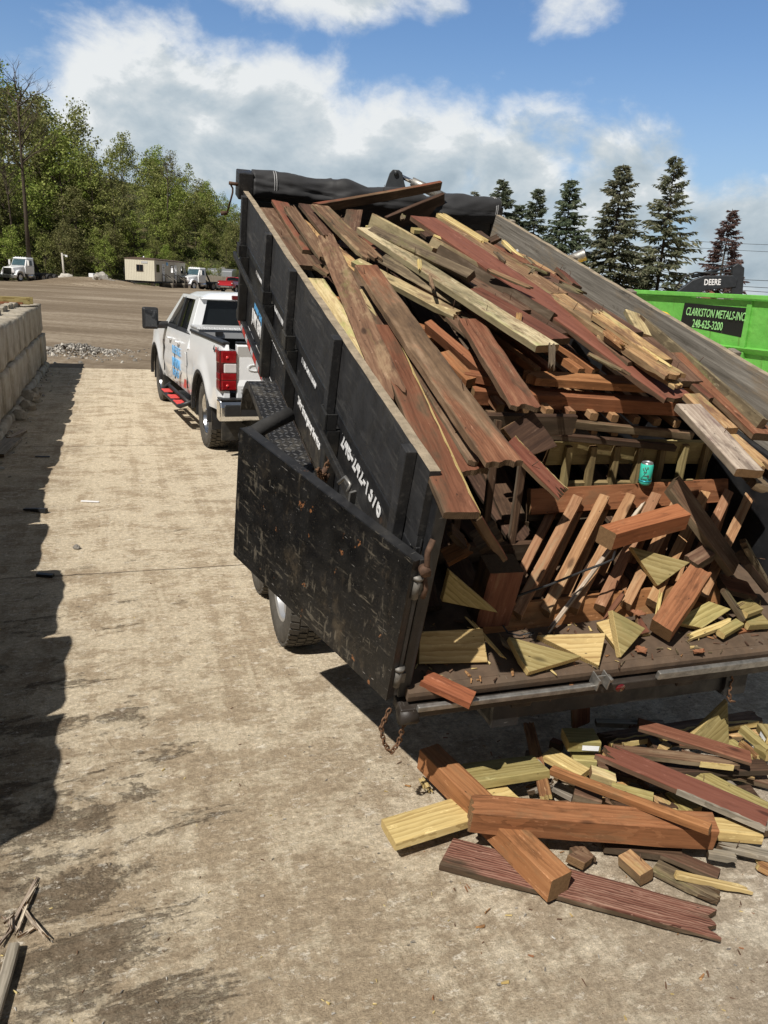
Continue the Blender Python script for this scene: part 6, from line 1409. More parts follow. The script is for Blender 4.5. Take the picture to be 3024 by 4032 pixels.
LOAD = [
    ('deck_board', 'brown deck board lying flat along the inside of the black left sideboard', 'brown', [3.992, 0.103, 0.9], [2.588, 0.114, 0.88], 0.14, 0.03, 0, 0, 0, 0, 'boards piled on the dump bed'),
    ('deck_board', 'smooth red stained board at the upper left of the load beside a brown one', 'red', [4.037, 0.198, 0.945], [2.836, 0.186, 0.91], 0.14, 0.03, 0, 0, 0, 0, 'boards piled on the dump bed'),
    ('deck_board', 'narrow brown board with a chipped pale left edge lying over a red board', 'brown', [3.66, 0.186, 1.0], [2.471, 0.184, 0.96], 0.085, 0.035, 8, 1, 2, 0, 'boards piled on the dump bed'),
    ('deck_board', 'reddish brown board with chipped left edge and a dark end below the tarp', 'brown', [3.844, 0.354, 0.985], [3.092, 0.374, 0.95], 0.14, 0.035, 0, 2, 0, 0, 'boards piled on the dump bed'),
    ('deck_board', 'long weathered brown board with a nail standing up and a split yellow end', 'brown2', [3.595, 0.398, 1.03], [2.376, 0.454, 1.0], 0.14, 0.035, 0, 0, 1, 0, 'boards piled on the dump bed'),
    ('deck_board', 'short dull brown board lying crosswise under the nailed weathered board', 'brown', [4.05, 0.78, 0.93], [2.981, 0.446, 0.9], 0.14, 0.035, 0, 0, 2, 0, 'boards piled on the dump bed'),
    ('deck_board', 'long twisted brown board with pale left edge running down to the left sideboard', 'brown2', [2.792, 0.237, 1.02], [0.609, 0.032, 0.93], 0.12, 0.035, 24, 1, 1, 0, 'boards piled on the dump bed'),
    ('deck_board', 'pale rotten board stained yellow and green beside the left sideboard', 'pale', [2.406, 0.107, 0.86], [1.171, 0.087, 0.86], 0.14, 0.035, 0, 0, 1, 0, 'boards piled on the dump bed'),
    ('deck_board', 'yellow green mossy board half hidden under the twisted brown board', 'pale2', [2.002, 0.258, 0.93], [1.547, 0.221, 0.9], 0.07, 0.035, 15, 0, 1, 0, 'boards piled on the dump bed'),
    ('deck_board', 'split brown board with bright yellow right edge hanging out at the left post', 'redb', [1.327, 0.175, 0.975], [-0.156, 0.015, 0.9], 0.13, 0.03, 0, 0, 0, 0, 'boards piled on the dump bed'),
    ('deck_board', 'dark red brown board with crumbled mossy end next to the yellow edged split board', 'redb', [1.253, 0.246, 0.93], [0.069, 0.142, 0.91], 0.14, 0.04, 0, 0, 2, 0, 'boards piled on the dump bed'),
    ('deck_board', 'narrow dark brown strip with a torn knot beside the widest foreground plank', 'brown', [1.02, 0.233, 0.95], [0.095, 0.179, 0.935], 0.09, 0.035, 0, 0, 2, 0, 'boards piled on the dump bed'),
    ('deck_board', 'long red brown plank with big knots and scratched grain left of the middle gap', 'redw', [2.089, 0.31, 1.04], [-0.025, 0.202, 1.0], 0.15, 0.04, 0, 0, 2, 0, 'boards piled on the dump bed'),
    ('deck_board', 'splintered red sliver with yellow torn edge poking out toward the railing', 'red', [0.263, 0.37, 0.93], [0.084, 0.537, 0.8], 0.085, 0.03, 5, 0, 1, 0, 'boards piled on the dump bed'),
    ('deck_board', 'long pale board with green lichen and dark knots across the middle of the load', 'lichen', [2.883, 0.532, 1.06], [1.01, 0.883, 1.02], 0.15, 0.04, 0, 0, 0, 0, 'boards piled on the dump bed'),
    ('deck_board', 'red brown board showing only its corner behind the lichen stained board', 'redb', [1.866, 0.86, 1.01], [1.158, 1.038, 1.0], 0.15, 0.035, 0, 0, 0, 0, 'boards piled on the dump bed'),
    ('deck_board', 'dull brown board with cracked left edge ending above the lichen board', 'brown', [2.259, 0.839, 1.03], [1.59, 1.037, 0.99], 0.14, 0.035, 0, 0, 0, 0, 'boards piled on the dump bed'),
    ('deck_board', 'dark mossy narrow board leaning on its edge left of the lichen board', 'mossy', [2.423, 0.504, 1.0], [1.682, 0.755, 0.975], 0.08, 0.04, 40, 0, 2, 0, 'boards piled on the dump bed'),
    ('deck_board', 'pale edged mossy board hanging over the dark gap', 'pale2', [2.41, 0.345, 0.98], [1.581, 0.679, 0.955], 0.085, 0.04, 12, 0, 2, 0, 'boards piled on the dump bed'),
    ('deck_board', 'board set on edge with yellow green upper edge near the tarp', 'pale2', [2.964, 0.599, 1.13], [2.316, 0.787, 1.1], 0.04, 0.14, -12, 0, 0, 0, 'boards piled on the dump bed'),
    ('deck_board', 'grey narrow board with a dark squared end pointing down the load', 'mossy', [2.838, 0.546, 1.07], [1.892, 0.843, 1.08], 0.07, 0.045, 30, 0, 0, 0, 'boards piled on the dump bed'),
    ('deck_board', 'dark brown board on edge tilted up across the tarp', 'darkb', [3.62, 0.894, 0.983], [3.75, 1.369, 1.165], 0.04, 0.15, 10, 0, 2, 0, 'boards piled on the dump bed'),
    ('deck_board', 'thin red strip lying across the top of the black tarp', 'red', [4.0, 0.439, 0.953], [4.36, 1.573, 1.147], 0.035, 0.085, 15, 1, 0, 0, 'boards piled on the dump bed'),
    ('wood_block', 'short yellow offcut resting just under the tarp', 'pt', [4.126, 0.566, 0.93], [4.168, 0.678, 0.93], 0.09, 0.035, 0, 0, 0, 0, 'boards piled on the dump bed'),
    ('wood_block', 'pale offcut with a notched end below the dark tilted board', 'pt', [3.322, 0.677, 0.98], [3.2, 0.757, 0.98], 0.06, 0.035, 0, 0, 0, 0, 'boards piled on the dump bed'),
    ('wood_block', 'yellow offcut peeking from under the long red painted board', 'pt', [3.335, 1.009, 0.98], [3.337, 1.115, 0.98], 0.08, 0.035, 0, 0, 0, 0, 'boards piled on the dump bed'),
    ('deck_board', 'longest smooth red painted board sloping down the middle of the load', 'redp', [3.158, 1.007, 1.1], [0.72, 1.468, 0.89], 0.215, 0.04, 0, 0, 2, 0, 'boards piled on the dump bed'),
    ('deck_board', 'rotten board on edge with a mossy crumbling lower end beside the red painted board', 'brown2', [2.691, 0.922, 1.075], [1.604, 1.423, 0.95], 0.045, 0.17, -22, 0, 2, 0, 'boards piled on the dump bed'),
    ('deck_board', 'dark brown board on edge with a pale lit rim and black end', 'darkb', [2.706, 0.926, 1.055], [1.559, 1.222, 0.99], 0.04, 0.14, -25, 0, 0, 0, 'boards piled on the dump bed'),
    ('deck_board', 'grey brown board with a crumbling yellow rotten end right of the red painted board', 'brown2', [3.247, 1.168, 1.085], [1.893, 1.416, 1.0], 0.15, 0.04, 0, 2, 2, 0, 'boards piled on the dump bed'),
    ('deck_board', 'bright yellow half round strip with broken end near the upper right', 'pt2', [3.332, 1.197, 1.1], [2.724, 1.302, 1.07], 0.08, 0.035, 0, 1, 1, 0, 'boards piled on the dump bed'),
    ('deck_board', 'brown board with dark streaks and shattered lower end right of the red painted board', 'streak', [2.027, 1.394, 1.0], [0.758, 1.438, 0.985], 0.15, 0.04, 0, 0, 2, 0, 'boards piled on the dump bed'),
    ('deck_board', 'flat red brown board in the upper right of the load against the grey sideboard', 'redb', [2.859, 1.496, 0.985], [2.151, 1.616, 0.96], 0.19, 0.035, 0, 1, 0, 0, 'boards piled on the dump bed'),
    ('deck_board', 'pale orange board with green and brown streaks ending in a clean cut', 'streak', [1.507, 1.425, 1.03], [0.947, 1.496, 0.99], 0.12, 0.035, 0, 1, 0, 0, 'boards piled on the dump bed'),
    ('deck_board', 'red brown offcut leaning against the grey right sideboard', 'redb', [2.628, 1.828, 0.95], [2.343, 1.807, 0.93], 0.09, 0.035, -20, 0, 0, 0, 'boards piled on the dump bed'),
    ('deck_board', 'thin mossy split stick lying right of the red brown flat board', 'mossy', [2.151, 1.516, 1.0], [1.968, 1.626, 0.98], 0.07, 0.03, 20, 1, 1, 0, 'boards piled on the dump bed'),
    ('wood_block', 'pale green offcut standing on end against the right sideboard', 'pale2', [1.86, 1.913, 0.93], [1.565, 1.814, 0.9], 0.11, 0.035, -10, 0, 0, 0, 'boards piled on the dump bed'),
    ('deck_board', 'long mossy board on edge lying along the grey right sideboard', 'mossy', [1.795, 1.938, 0.93], [0.487, 1.754, 0.9], 0.04, 0.12, -15, 1, 0, 0, 'boards piled on the dump bed'),
    ('deck_board', 'dark red grooved board running down beside the mossy edge at the right', 'redw', [1.261, 1.824, 0.91], [0.444, 1.743, 0.85], 0.15, 0.04, 0, 0, 0, 0, 'boards piled on the dump bed'),
    ('deck_board', 'short tan board with a nail hole under the red painted board end', 'streak', [0.693, 1.491, 0.93], [0.386, 1.467, 0.91], 0.11, 0.035, 0, 0, 0, 0, 'boards piled on the dump bed'),
    ('deck_board', 'bleached grey and cream board with dark stain sticking out at lower right', 'bleach', [0.581, 1.391, 0.93], [0.054, 1.313, 0.9], 0.14, 0.04, 0, 0, 0, 0, 'boards piled on the dump bed'),
    ('deck_board', 'orange streaked board half hidden under the bleached board', 'streak', [0.39, 1.478, 0.88], [0.129, 1.467, 0.865], 0.12, 0.035, 0, 0, 1, 0, 'boards piled on the dump bed'),
    ('wood_block', 'dark rotten board end at the right rim of the load', 'mossyb', [0.11, 1.386, 0.84], [0.088, 1.465, 0.82], 0.12, 0.04, 0, 2, 2, 0, 'boards piled on the dump bed'),
    ('wood_splinter', 'broken rotten splinter with frayed tip on the right of the load', 'pt2', [3.121, 1.614, 1.0], [2.718, 1.583, 0.98], 0.035, 0.03, 0, 1, 1, 0, 'boards piled on the dump bed'),
    ('wood_splinter', 'thin dark splinter beside the frayed one', 'mossy', [2.779, 1.618, 0.99], [2.586, 1.602, 0.98], 0.035, 0.02, 0, 1, 1, 0, 'boards piled on the dump bed'),
    ('wood_splinter', 'torn black bark chunk on the upper right boards', 'darkb', [2.947, 1.414, 1.02], [2.953, 1.499, 1.06], 0.06, 0.04, 30, 2, 2, 0, 'boards piled on the dump bed'),
    ('wood_block', 'tiny sawn block lying on the red brown flat board', 'darkb', [2.258, 1.462, 1.02], [2.273, 1.54, 1.02], 0.03, 0.03, 0, 0, 0, 0, 'boards piled on the dump bed'),
    ('deck_board', 'brown plank with scuffed face slanting down over the orange beams', 'redw', [1.511, 0.715, 0.96], [0.6, 0.612, 0.9], 0.15, 0.04, 0, 0, 2, 0, 'boards piled on the dump bed'),
    ('wood_beam', 'orange brown beam lying crosswise below the dark gap', 'cedar', [1.202, 0.919, 0.8], [1.105, 1.894, 0.8], 0.13, 0.05, 0, 2, 0, 0, 'boards piled on the dump bed'),
    ('wood_beam', 'orange beam with a grey weathered end under the scuffed plank', 'cedar', [1.181, 0.633, 0.74], [1.065, 1.783, 0.72], 0.1, 0.085, 0, 0, 0, 0, 'boards piled on the dump bed'),
    ('wood_beam', 'slim orange beam lying diagonally in the middle gap', 'cedar', [1.687, 0.558, 0.88], [1.18, 0.716, 0.8], 0.05, 0.075, 20, 0, 0, 0, 'boards piled on the dump bed'),
    ('wood_beam', 'orange beam with sawdust on its cut end', 'cedar', [1.414, 0.558, 0.82], [1.171, 0.62, 0.78], 0.07, 0.06, 10, 0, 0, 0, 'boards piled on the dump bed'),
    ('wood_block', 'short orange crosspiece with a raw yellow end in the middle gap', 'cedar', [1.238, 0.612, 0.79], [1.168, 0.722, 0.8], 0.075, 0.05, 0, 0, 0, 0, 'boards piled on the dump bed'),
    ('wood_beam', 'dark orange crossbeam deep under the diagonal orange beams', 'cedar', [2.068, 0.669, 0.72], [1.905, 0.832, 0.7], 0.09, 0.09, 0, 0, 0, 0, 'boards piled on the dump bed'),
    ('wood_beam', 'pale orange crosspiece above the deep crossbeam', 'cedar', [1.862, 0.572, 0.8], [1.782, 0.658, 0.79], 0.06, 0.04, 0, 0, 0, 0, 'boards piled on the dump bed'),
    ('deck_board', 'thin brown board half buried between the flat red brown board and the sideboard', 'brown', [2.589, 1.528, 0.985], [1.404, 1.633, 0.96], 0.12, 0.035, 0, 1, 0, 0, 'boards piled on the dump bed'),
    ('deck_board', 'broken cream board wedged under the pale orange streaked one', 'pale2', [1.706, 1.526, 0.985], [1.086, 1.486, 0.965], 0.13, 0.035, 5, 1, 2, 0, 'boards piled on the dump bed'),
    ('deck_board', 'brown board running under the mossy edge at the right', 'brown', [1.396, 1.685, 0.94], [0.928, 1.682, 0.89], 0.14, 0.035, 0, 0, 0, 0, 'boards piled on the dump bed'),
    ('deck_board', 'dull red board half covered by the dark red grooved one', 'redb', [1.296, 1.739, 0.9], [0.792, 1.74, 0.87], 0.13, 0.035, 0, 0, 0, 0, 'boards piled on the dump bed'),
    ('deck_board', 'dark weathered board lying low right of the middle gap', 'brown', [2.435, 1.385, 0.96], [1.03, 1.42, 0.94], 0.16, 0.035, 0, 0, 0, 0, 'boards piled on the dump bed'),
    ('deck_board', 'dark board filling the gap behind the nailed weathered board', 'darkb', [3.868, 0.637, 0.9], [2.69, 0.671, 0.93], 0.14, 0.035, 0, 0, 0, 0, 'boards piled on the dump bed'),
    ('deck_board', 'brown board low between the lichen board and the red painted one', 'brown', [2.954, 1.185, 0.96], [2.199, 1.28, 0.94], 0.14, 0.035, 0, 0, 0, 0, 'boards piled on the dump bed'),
    ('deck_board', 'short brown board with torn end above the gap by the left sideboard', 'brown2', [2.569, 0.165, 0.9], [2.387, 0.22, 0.9], 0.1, 0.035, 0, 2, 2, 0, 'boards piled on the dump bed'),
    ('wood_beam', 'reddish four by four offcut resting on the slanted railing', 'cedarr', [0.376, 1.027, 0.42], [0.483, 1.498, 0.44], 0.1, 0.1, 0, 0, 0, 0, 'loose wood lying in the open tail of the dump bed'),
    ('deck_board', 'dark brown two by six offcut leaning across the right of the railing', 'brown', [0.622, 1.521, 0.5], [0.319, 1.788, 0.2], 0.155, 0.045, 8, 0, 0, 0, 'loose wood lying in the open tail of the dump bed'),
    ('wood_beam', 'orange four by four slanting from the tail lip up to the railing', 'cedar', [0.072, 1.224, 0.11], [0.267, 1.515, 0.26], 0.12, 0.1, 0, 0, 2, 0, 'loose wood lying in the open tail of the dump bed'),
    ('wood_beam', 'dark post standing on end with a squared grey top near the left', 'redb', [0.225, 0.486, 0.34], [0.229, 0.486, 0.05], 0.17, 0.14, 0, 0, 0, 0, 'loose wood lying in the open tail of the dump bed'),
    ('deck_board', 'red brown board with rotten end leaning out beside the left post', 'red', [0.171, 0.238, 0.7], [0.225, 0.433, 0.45], 0.13, 0.04, 10, 0, 2, 0, 'loose wood lying in the open tail of the dump bed'),
    ('wood_splinter', 'thin pale stick leaning at the left of the tail', 'pt2', [0.237, 0.354, 0.12], [0.047, 0.474, 0.03], 0.02, 0.012, 0, 1, 1, 0, 'loose wood lying in the open tail of the dump bed'),
    ('wood_splinter', 'short pale splinter standing under the knotted wedge', 'pt2', [0.207, 1.281, 0.2], [0.147, 1.258, 0.08], 0.02, 0.015, 0, 1, 1, 0, 'loose wood lying in the open tail of the dump bed'),
    ('wood_splinter', 'round brown stick lying beside the striped wedge', 'redb', [0.259, 1.131, 0.16], [0.229, 1.048, 0.03], 0.025, 0.02, 0, 1, 1, 0, 'loose wood lying in the open tail of the dump bed'),
    ('wood_beam', 'red orange stub lying on the tail lip by the left hinge', 'cedarr', [0.024, 0.107, 0.02], [-0.112, 0.268, 0.01], 0.085, 0.04, 0, 2, 0, 0, 'loose wood lying in the open tail of the dump bed'),
    ('wood_block', 'brown block with torn grain above the orange slanting beam', 'brown', [0.345, 1.519, 0.24], [0.381, 1.634, 0.27], 0.09, 0.06, 0, 2, 0, 0, 'loose wood lying in the open tail of the dump bed'),
    ('deck_board', 'dark brown stick leaning down on the right of the tail', 'mossy', [0.193, 1.631, 0.18], [0.101, 1.722, 0.07], 0.045, 0.03, 0, 0, 0, 0, 'loose wood lying in the open tail of the dump bed'),
    ('wood_splinter', 'torn orange splinter fragment on the tail lip at right', 'pt2', [0.118, 1.677, 0.06], [0.07, 1.388, 0.02], 0.04, 0.03, 0, 2, 1, 0, 'loose wood lying in the open tail of the dump bed'),
    ('wood_block', 'small yellow offcut at the right of the tail lip', 'pt', [0.053, 1.556, 0.05], [0.1, 1.695, 0.06], 0.05, 0.035, 0, 0, 0, 0, 'loose wood lying in the open tail of the dump bed'),
    ('wood_block', 'yellow green offcut with a slanted end at the far right of the tail', 'pt', [0.137, 1.712, 0.1], [0.164, 1.824, 0.1], 0.09, 0.035, 0, 0, 0, 0, 'loose wood lying in the open tail of the dump bed'),
    ('wood_block', 'flat yellow offcut under the slanted one at the far right', 'pt', [0.122, 1.742, 0.05], [0.115, 1.859, 0.05], 0.1, 0.04, 0, 0, 0, 0, 'loose wood lying in the open tail of the dump bed'),
    ('wood_splinter', 'orange sliver lying flat on the lip below the far right offcuts', 'cedar', [0.091, 1.679, 0.01], [0.106, 1.826, 0.01], 0.035, 0.02, 0, 1, 1, 0, 'loose wood lying in the open tail of the dump bed'),
    ('deck_board', 'dark red board in the shade at the right side of the bed', 'redb', [0.326, 1.736, 0.12], [0.311, 1.939, 0.06], 0.12, 0.04, 10, 0, 0, 0, 'loose wood lying in the open tail of the dump bed'),
    ('deck_board', 'dark board leaning in the right corner shadow', 'darkb', [0.274, 1.754, 0.3], [0.274, 1.967, 0.12], 0.1, 0.04, 10, 0, 0, 0, 'loose wood lying in the open tail of the dump bed'),
    ('deck_board', 'thin grey edged board slanting in the right corner of the bed', 'mossy', [0.287, 1.726, 0.38], [0.252, 1.937, 0.16], 0.06, 0.03, 20, 1, 0, 0, 'loose wood lying in the open tail of the dump bed'),
    ('wood_block', 'dark rotten block wedged behind the leaning red board', 'mossyb', [0.506, 0.455, 0.3], [0.489, 0.553, 0.38], 0.12, 0.05, 20, 2, 2, 0, 'loose wood lying in the open tail of the dump bed'),
    ('deck_board', 'orange board edge glowing behind the left corner post', 'cedar', [0.477, 0.317, 0.25], [0.472, 0.422, 0.32], 0.1, 0.03, 15, 0, 2, 0, 'loose wood lying in the open tail of the dump bed'),
    ('deck_board', 'pale square ended board stub between post and dark block', 'darkb', [0.457, 0.31, 0.42], [0.46, 0.399, 0.33], 0.08, 0.03, 20, 2, 2, 0, 'loose wood lying in the open tail of the dump bed'),
]
GROUND = [
    ('wood_beam', 'orange four by four with checked square end lying over the ridged brown board', 'cedar', [0.261, 3.051, 0.2], [0.728, 2.371, 0.13], 0.118, 0.118, 0, 0, 0, 0, 'loose wood spilled on the concrete behind the trailer'),
    ('wood_beam', 'long orange beam with a rotted black knot lying across the other beam', 'cedar', [0.405, 2.621, 0.235], [1.393, 2.652, 0.19], 0.115, 0.12, 9, 2, 0, 0, 'loose wood spilled on the concrete behind the trailer'),
    ('wood_beam', 'yellow green treated plank with a white tag lying behind the crossed beams', 'pt', [0.422, 2.968, 0.13], [0.769, 3.051, 0.15], 0.2, 0.045, -10, 0, 0, 0, 'loose wood spilled on the concrete behind the trailer'),
    ('deck_board', 'clean yellow plank with curved end grain poking out to the left', 'ptc', [0.089, 2.601, 0.1], [0.626, 2.892, 0.1], 0.17, 0.045, 0, 0, 0, 0, 'loose wood spilled on the concrete behind the trailer'),
    ('deck_board', 'ridged reddish brown board lying flat nearest to the camera', 'ridged', [0.324, 2.585, 0.035], [1.288, 2.29, 0.035], 0.175, 0.035, 0, 0, 2, 0, 'loose wood spilled on the concrete behind the trailer'),
    ('deck_board', 'long red painted board with a frayed end sloping to the right', 'redp', [1.042, 3.086, 0.22], [1.636, 2.719, 0.17], 0.15, 0.035, 0, 1, 0, 0, 'loose wood spilled on the concrete behind the trailer'),
    ('deck_board', 'thin brown board resting on the pile below the standing triangle', 'redw', [1.255, 3.254, 0.26], [1.734, 3.115, 0.2], 0.08, 0.03, 15, 0, 0, 0, 'loose wood spilled on the concrete behind the trailer'),
    ('wood_beam', 'slim orange baluster lying diagonally across the middle of the pile', 'cedar', [0.783, 2.915, 0.22], [1.312, 2.531, 0.26], 0.042, 0.042, 10, 0, 0, 0, 'loose wood spilled on the concrete behind the trailer'),
    ('deck_board', 'long brown board split along a bright yellow edge at the back of the pile', 'brown', [1.111, 3.298, 0.14], [2.005, 3.602, 0.14], 0.11, 0.04, 0, 1, 2, 0, 'loose wood spilled on the concrete behind the trailer'),
    ('deck_board', 'pale orange cracked board behind the standing triangle', 'streak', [1.6, 3.455, 0.09], [2.002, 3.537, 0.09], 0.09, 0.035, 0, 1, 1, 0, 'loose wood spilled on the concrete behind the trailer'),
    ('wood_block', 'treated block with a white tag on its front in the spilled pile', 'pt', [0.906, 3.211, 0.2], [1.058, 3.221, 0.2], 0.14, 0.06, 0, 0, 0, 0, 'loose wood spilled on the concrete behind the trailer'),
    ('wood_splinter', 'rotten orange chunk of bark wood at the left of the pile', 'rotten', [0.774, 3.423, 0.13], [0.755, 2.834, 0.13], 0.06, 0.045, 12, 2, 2, 0, 'loose wood spilled on the concrete behind the trailer'),
    ('deck_board', 'brown board with a torn yellow split near its right end', 'brown', [1.115, 3.139, 0.19], [1.673, 3.111, 0.17], 0.075, 0.035, 0, 0, 1, 0, 'loose wood spilled on the concrete behind the trailer'),
    ('deck_board', 'dark wet board lying under the brown split board', 'darkb', [1.352, 3.119, 0.12], [1.859, 3.185, 0.12], 0.1, 0.035, 0, 0, 0, 0, 'loose wood spilled on the concrete behind the trailer'),
    ('wood_beam', 'orange beam end with screws lying right of the long beam', 'ptc', [1.29, 2.72, 0.13], [1.603, 2.719, 0.12], 0.11, 0.05, 0, 0, 0, 0, 'loose wood spilled on the concrete behind the trailer'),
    ('wood_splinter', 'brown split piece with cracked end in front of the long beam', 'brown', [0.849, 2.638, 0.05], [0.883, 2.56, 0.05], 0.08, 0.045, 0, 0, 2, 0, 'loose wood spilled on the concrete behind the trailer'),
    ('wood_block', 'short orange piece with bent nails in front of the long beam', 'streak', [1.028, 2.591, 0.07], [1.083, 2.487, 0.07], 0.075, 0.06, 10, 0, 0, 0, 'loose wood spilled on the concrete behind the trailer'),
    ('deck_board', 'mossy splintered board with a bright broken tip on the concrete', 'mossy', [1.15, 2.574, 0.035], [1.343, 2.416, 0.035], 0.09, 0.03, 0, 0, 1, 0, 'loose wood spilled on the concrete behind the trailer'),
    ('wood_splinter', 'long yellow splinter lying over the mossy broken board', 'pt2', [1.2, 2.496, 0.07], [1.491, 2.477, 0.03], 0.035, 0.03, 0, 1, 1, 0, 'loose wood spilled on the concrete behind the trailer'),
    ('deck_board', 'thin dark board sticking out from below the long beam', 'brown', [1.167, 2.664, 0.05], [1.381, 2.527, 0.05], 0.075, 0.03, 0, 0, 0, 0, 'loose wood spilled on the concrete behind the trailer'),
    ('deck_board', 'brown board lying on edge in the shade under the long beam', 'darkb', [0.968, 2.686, 0.05], [1.278, 2.647, 0.05], 0.1, 0.04, 0, 0, 0, 0, 'loose wood spilled on the concrete behind the trailer'),
    ('deck_board', 'grey thin board end sticking out on the right of the pile', 'grey', [1.368, 2.619, 0.08], [1.477, 2.596, 0.08], 0.05, 0.035, 0, 0, 2, 0, 'loose wood spilled on the concrete behind the trailer'),
    ('deck_board', 'pale grey split board at the right frame edge', 'grey', [1.425, 2.674, 0.08], [1.63, 2.645, 0.06], 0.06, 0.03, 0, 1, 0, 0, 'loose wood spilled on the concrete behind the trailer'),
    ('wood_splinter', 'orange bark slab at the far right of the concrete', 'rotten', [1.572, 2.626, 0.04], [1.617, 2.604, 0.03], 0.08, 0.03, 0, 2, 0, 0, 'loose wood spilled on the concrete behind the trailer'),
    ('wood_block', 'green grey wedge offcut under the tagged block', 'pt', [0.939, 3.175, 0.12], [1.046, 3.173, 0.12], 0.1, 0.05, 0, 0, 0, 0, 'loose wood spilled on the concrete behind the trailer'),
    ('wood_block', 'pale square offcut right of the tagged block stack', 'pale', [0.991, 3.025, 0.15], [1.097, 3.006, 0.13], 0.08, 0.04, 0, 0, 0, 0, 'loose wood spilled on the concrete behind the trailer'),
    ('deck_board', 'striped yellow green plank running under the slim baluster', 'ptc', [0.82, 3.163, 0.14], [0.965, 3.026, 0.13], 0.1, 0.04, 0, 0, 0, 0, 'loose wood spilled on the concrete behind the trailer'),
    ('deck_board', 'grey weathered plank end left of the brown stump block', 'grey', [0.829, 2.999, 0.08], [0.905, 2.93, 0.08], 0.07, 0.03, 0, 0, 0, 0, 'loose wood spilled on the concrete behind the trailer'),
    ('wood_block', 'brown stump block standing in the middle of the pile', 'brown', [0.883, 2.874, 0.16], [0.993, 2.838, 0.15], 0.12, 0.09, 0, 0, 0, 0, 'loose wood spilled on the concrete behind the trailer'),
    ('deck_board', 'yellow green plank lying under the red painted board', 'pt', [1.063, 2.946, 0.12], [1.227, 2.885, 0.12], 0.09, 0.04, 0, 0, 0, 0, 'loose wood spilled on the concrete behind the trailer'),
    ('deck_board', 'yellow treated strip under the lower end of the red painted board', 'pt', [1.504, 3.089, 0.11], [1.715, 2.867, 0.11], 0.12, 0.035, 0, 0, 0, 0, 'loose wood spilled on the concrete behind the trailer'),
    ('wood_block', 'treated offcut stub showing beneath the red painted board middle', 'pt', [1.35, 2.982, 0.09], [1.405, 2.866, 0.09], 0.1, 0.05, 0, 0, 0, 0, 'loose wood spilled on the concrete behind the trailer'),
    ('wood_block', 'dark treated stub beside the standing yellow stub', 'darkb', [1.363, 3.324, 0.14], [1.368, 3.24, 0.14], 0.06, 0.05, 0, 0, 0, 0, 'loose wood spilled on the concrete behind the trailer'),
    ('wood_block', 'upright striped yellow stub behind the brown split board', 'ptc', [1.38, 3.257, 0.16], [1.409, 3.229, 0.15], 0.07, 0.06, 0, 0, 0, 0, 'loose wood spilled on the concrete behind the trailer'),
    ('wood_beam', 'round topped treated baluster leaning at the right of the pile', 'pt', [1.813, 3.381, 0.2], [1.895, 3.262, 0.16], 0.05, 0.045, 0, 0, 0, 0, 'loose wood spilled on the concrete behind the trailer'),
    ('wood_beam', 'thick treated baluster with a white tag at the right frame edge', 'pt', [1.924, 3.412, 0.2], [1.914, 3.285, 0.2], 0.06, 0.05, 0, 0, 0, 0, 'loose wood spilled on the concrete behind the trailer'),
    ('wood_beam', 'short treated baluster beneath the tagged one', 'pt', [1.862, 3.308, 0.14], [1.892, 3.246, 0.14], 0.05, 0.045, 0, 0, 0, 0, 'loose wood spilled on the concrete behind the trailer'),
    ('wood_splinter', 'orange torn stick between the treated balusters', 'rotten', [1.814, 3.366, 0.13], [1.863, 3.262, 0.11], 0.04, 0.04, 0, 1, 2, 0, 'loose wood spilled on the concrete behind the trailer'),
    ('wood_block', 'flat treated offcut under the orange torn stick', 'pt', [1.767, 3.407, 0.1], [1.821, 3.281, 0.1], 0.09, 0.035, 0, 0, 0, 0, 'loose wood spilled on the concrete behind the trailer'),
    ('wood_splinter', 'yellow wood chip lying alone left of the crossed beams', 'pt2', [0.24, 3.089, 0.02], [0.273, 2.977, 0.02], 0.035, 0.02, 0, 1, 1, 0, 'loose wood spilled on the concrete behind the trailer'),
    ('deck_board', 'red board standing in the shadow of the tail', 'redb', [1.02, 3.416, 0.28], [1.054, 3.464, 0.1], 0.11, 0.03, 0, 0, 0, 0, 'loose wood spilled on the concrete behind the trailer'),
    ('deck_board', 'long thin board lying in the shadow behind the pile', 'grey', [1.162, 3.592, 0.06], [1.523, 3.609, 0.06], 0.06, 0.03, 0, 0, 0, 0, 'loose wood spilled on the concrete behind the trailer'),
    ('deck_board', 'dark brown plank low in the middle of the spilled pile', 'brown', [0.99, 3.192, 0.07], [1.397, 3.111, 0.07], 0.13, 0.035, 0, 0, 0, 0, 'loose wood spilled on the concrete behind the trailer'),
    ('deck_board', 'dark plank low under the red painted board', 'darkb', [1.075, 2.893, 0.07], [1.746, 3.03, 0.07], 0.13, 0.035, 0, 0, 0, 0, 'loose wood spilled on the concrete behind the trailer'),
    ('deck_board', 'wet brown plank low behind the long beam', 'brown', [0.641, 2.831, 0.05], [1.328, 2.957, 0.05], 0.12, 0.035, 0, 0, 0, 0, 'loose wood spilled on the concrete behind the trailer'),
    ('deck_board', 'low brown plank on the concrete under the triangle', 'brown', [1.517, 3.327, 0.05], [1.872, 3.184, 0.05], 0.13, 0.035, 0, 0, 0, 0, 'loose wood spilled on the concrete behind the trailer'),
    ('deck_board', 'grey low plank filling the right of the pile', 'grey', [1.63, 3.128, 0.05], [1.704, 2.801, 0.05], 0.13, 0.035, 0, 0, 0, 0, 'loose wood spilled on the concrete behind the trailer'),
    ('wood_block', 'small red block end behind the treated block', 'redb', [0.876, 3.329, 0.1], [0.921, 3.296, 0.1], 0.05, 0.05, 0, 0, 0, 0, 'loose wood spilled on the concrete behind the trailer'),
]

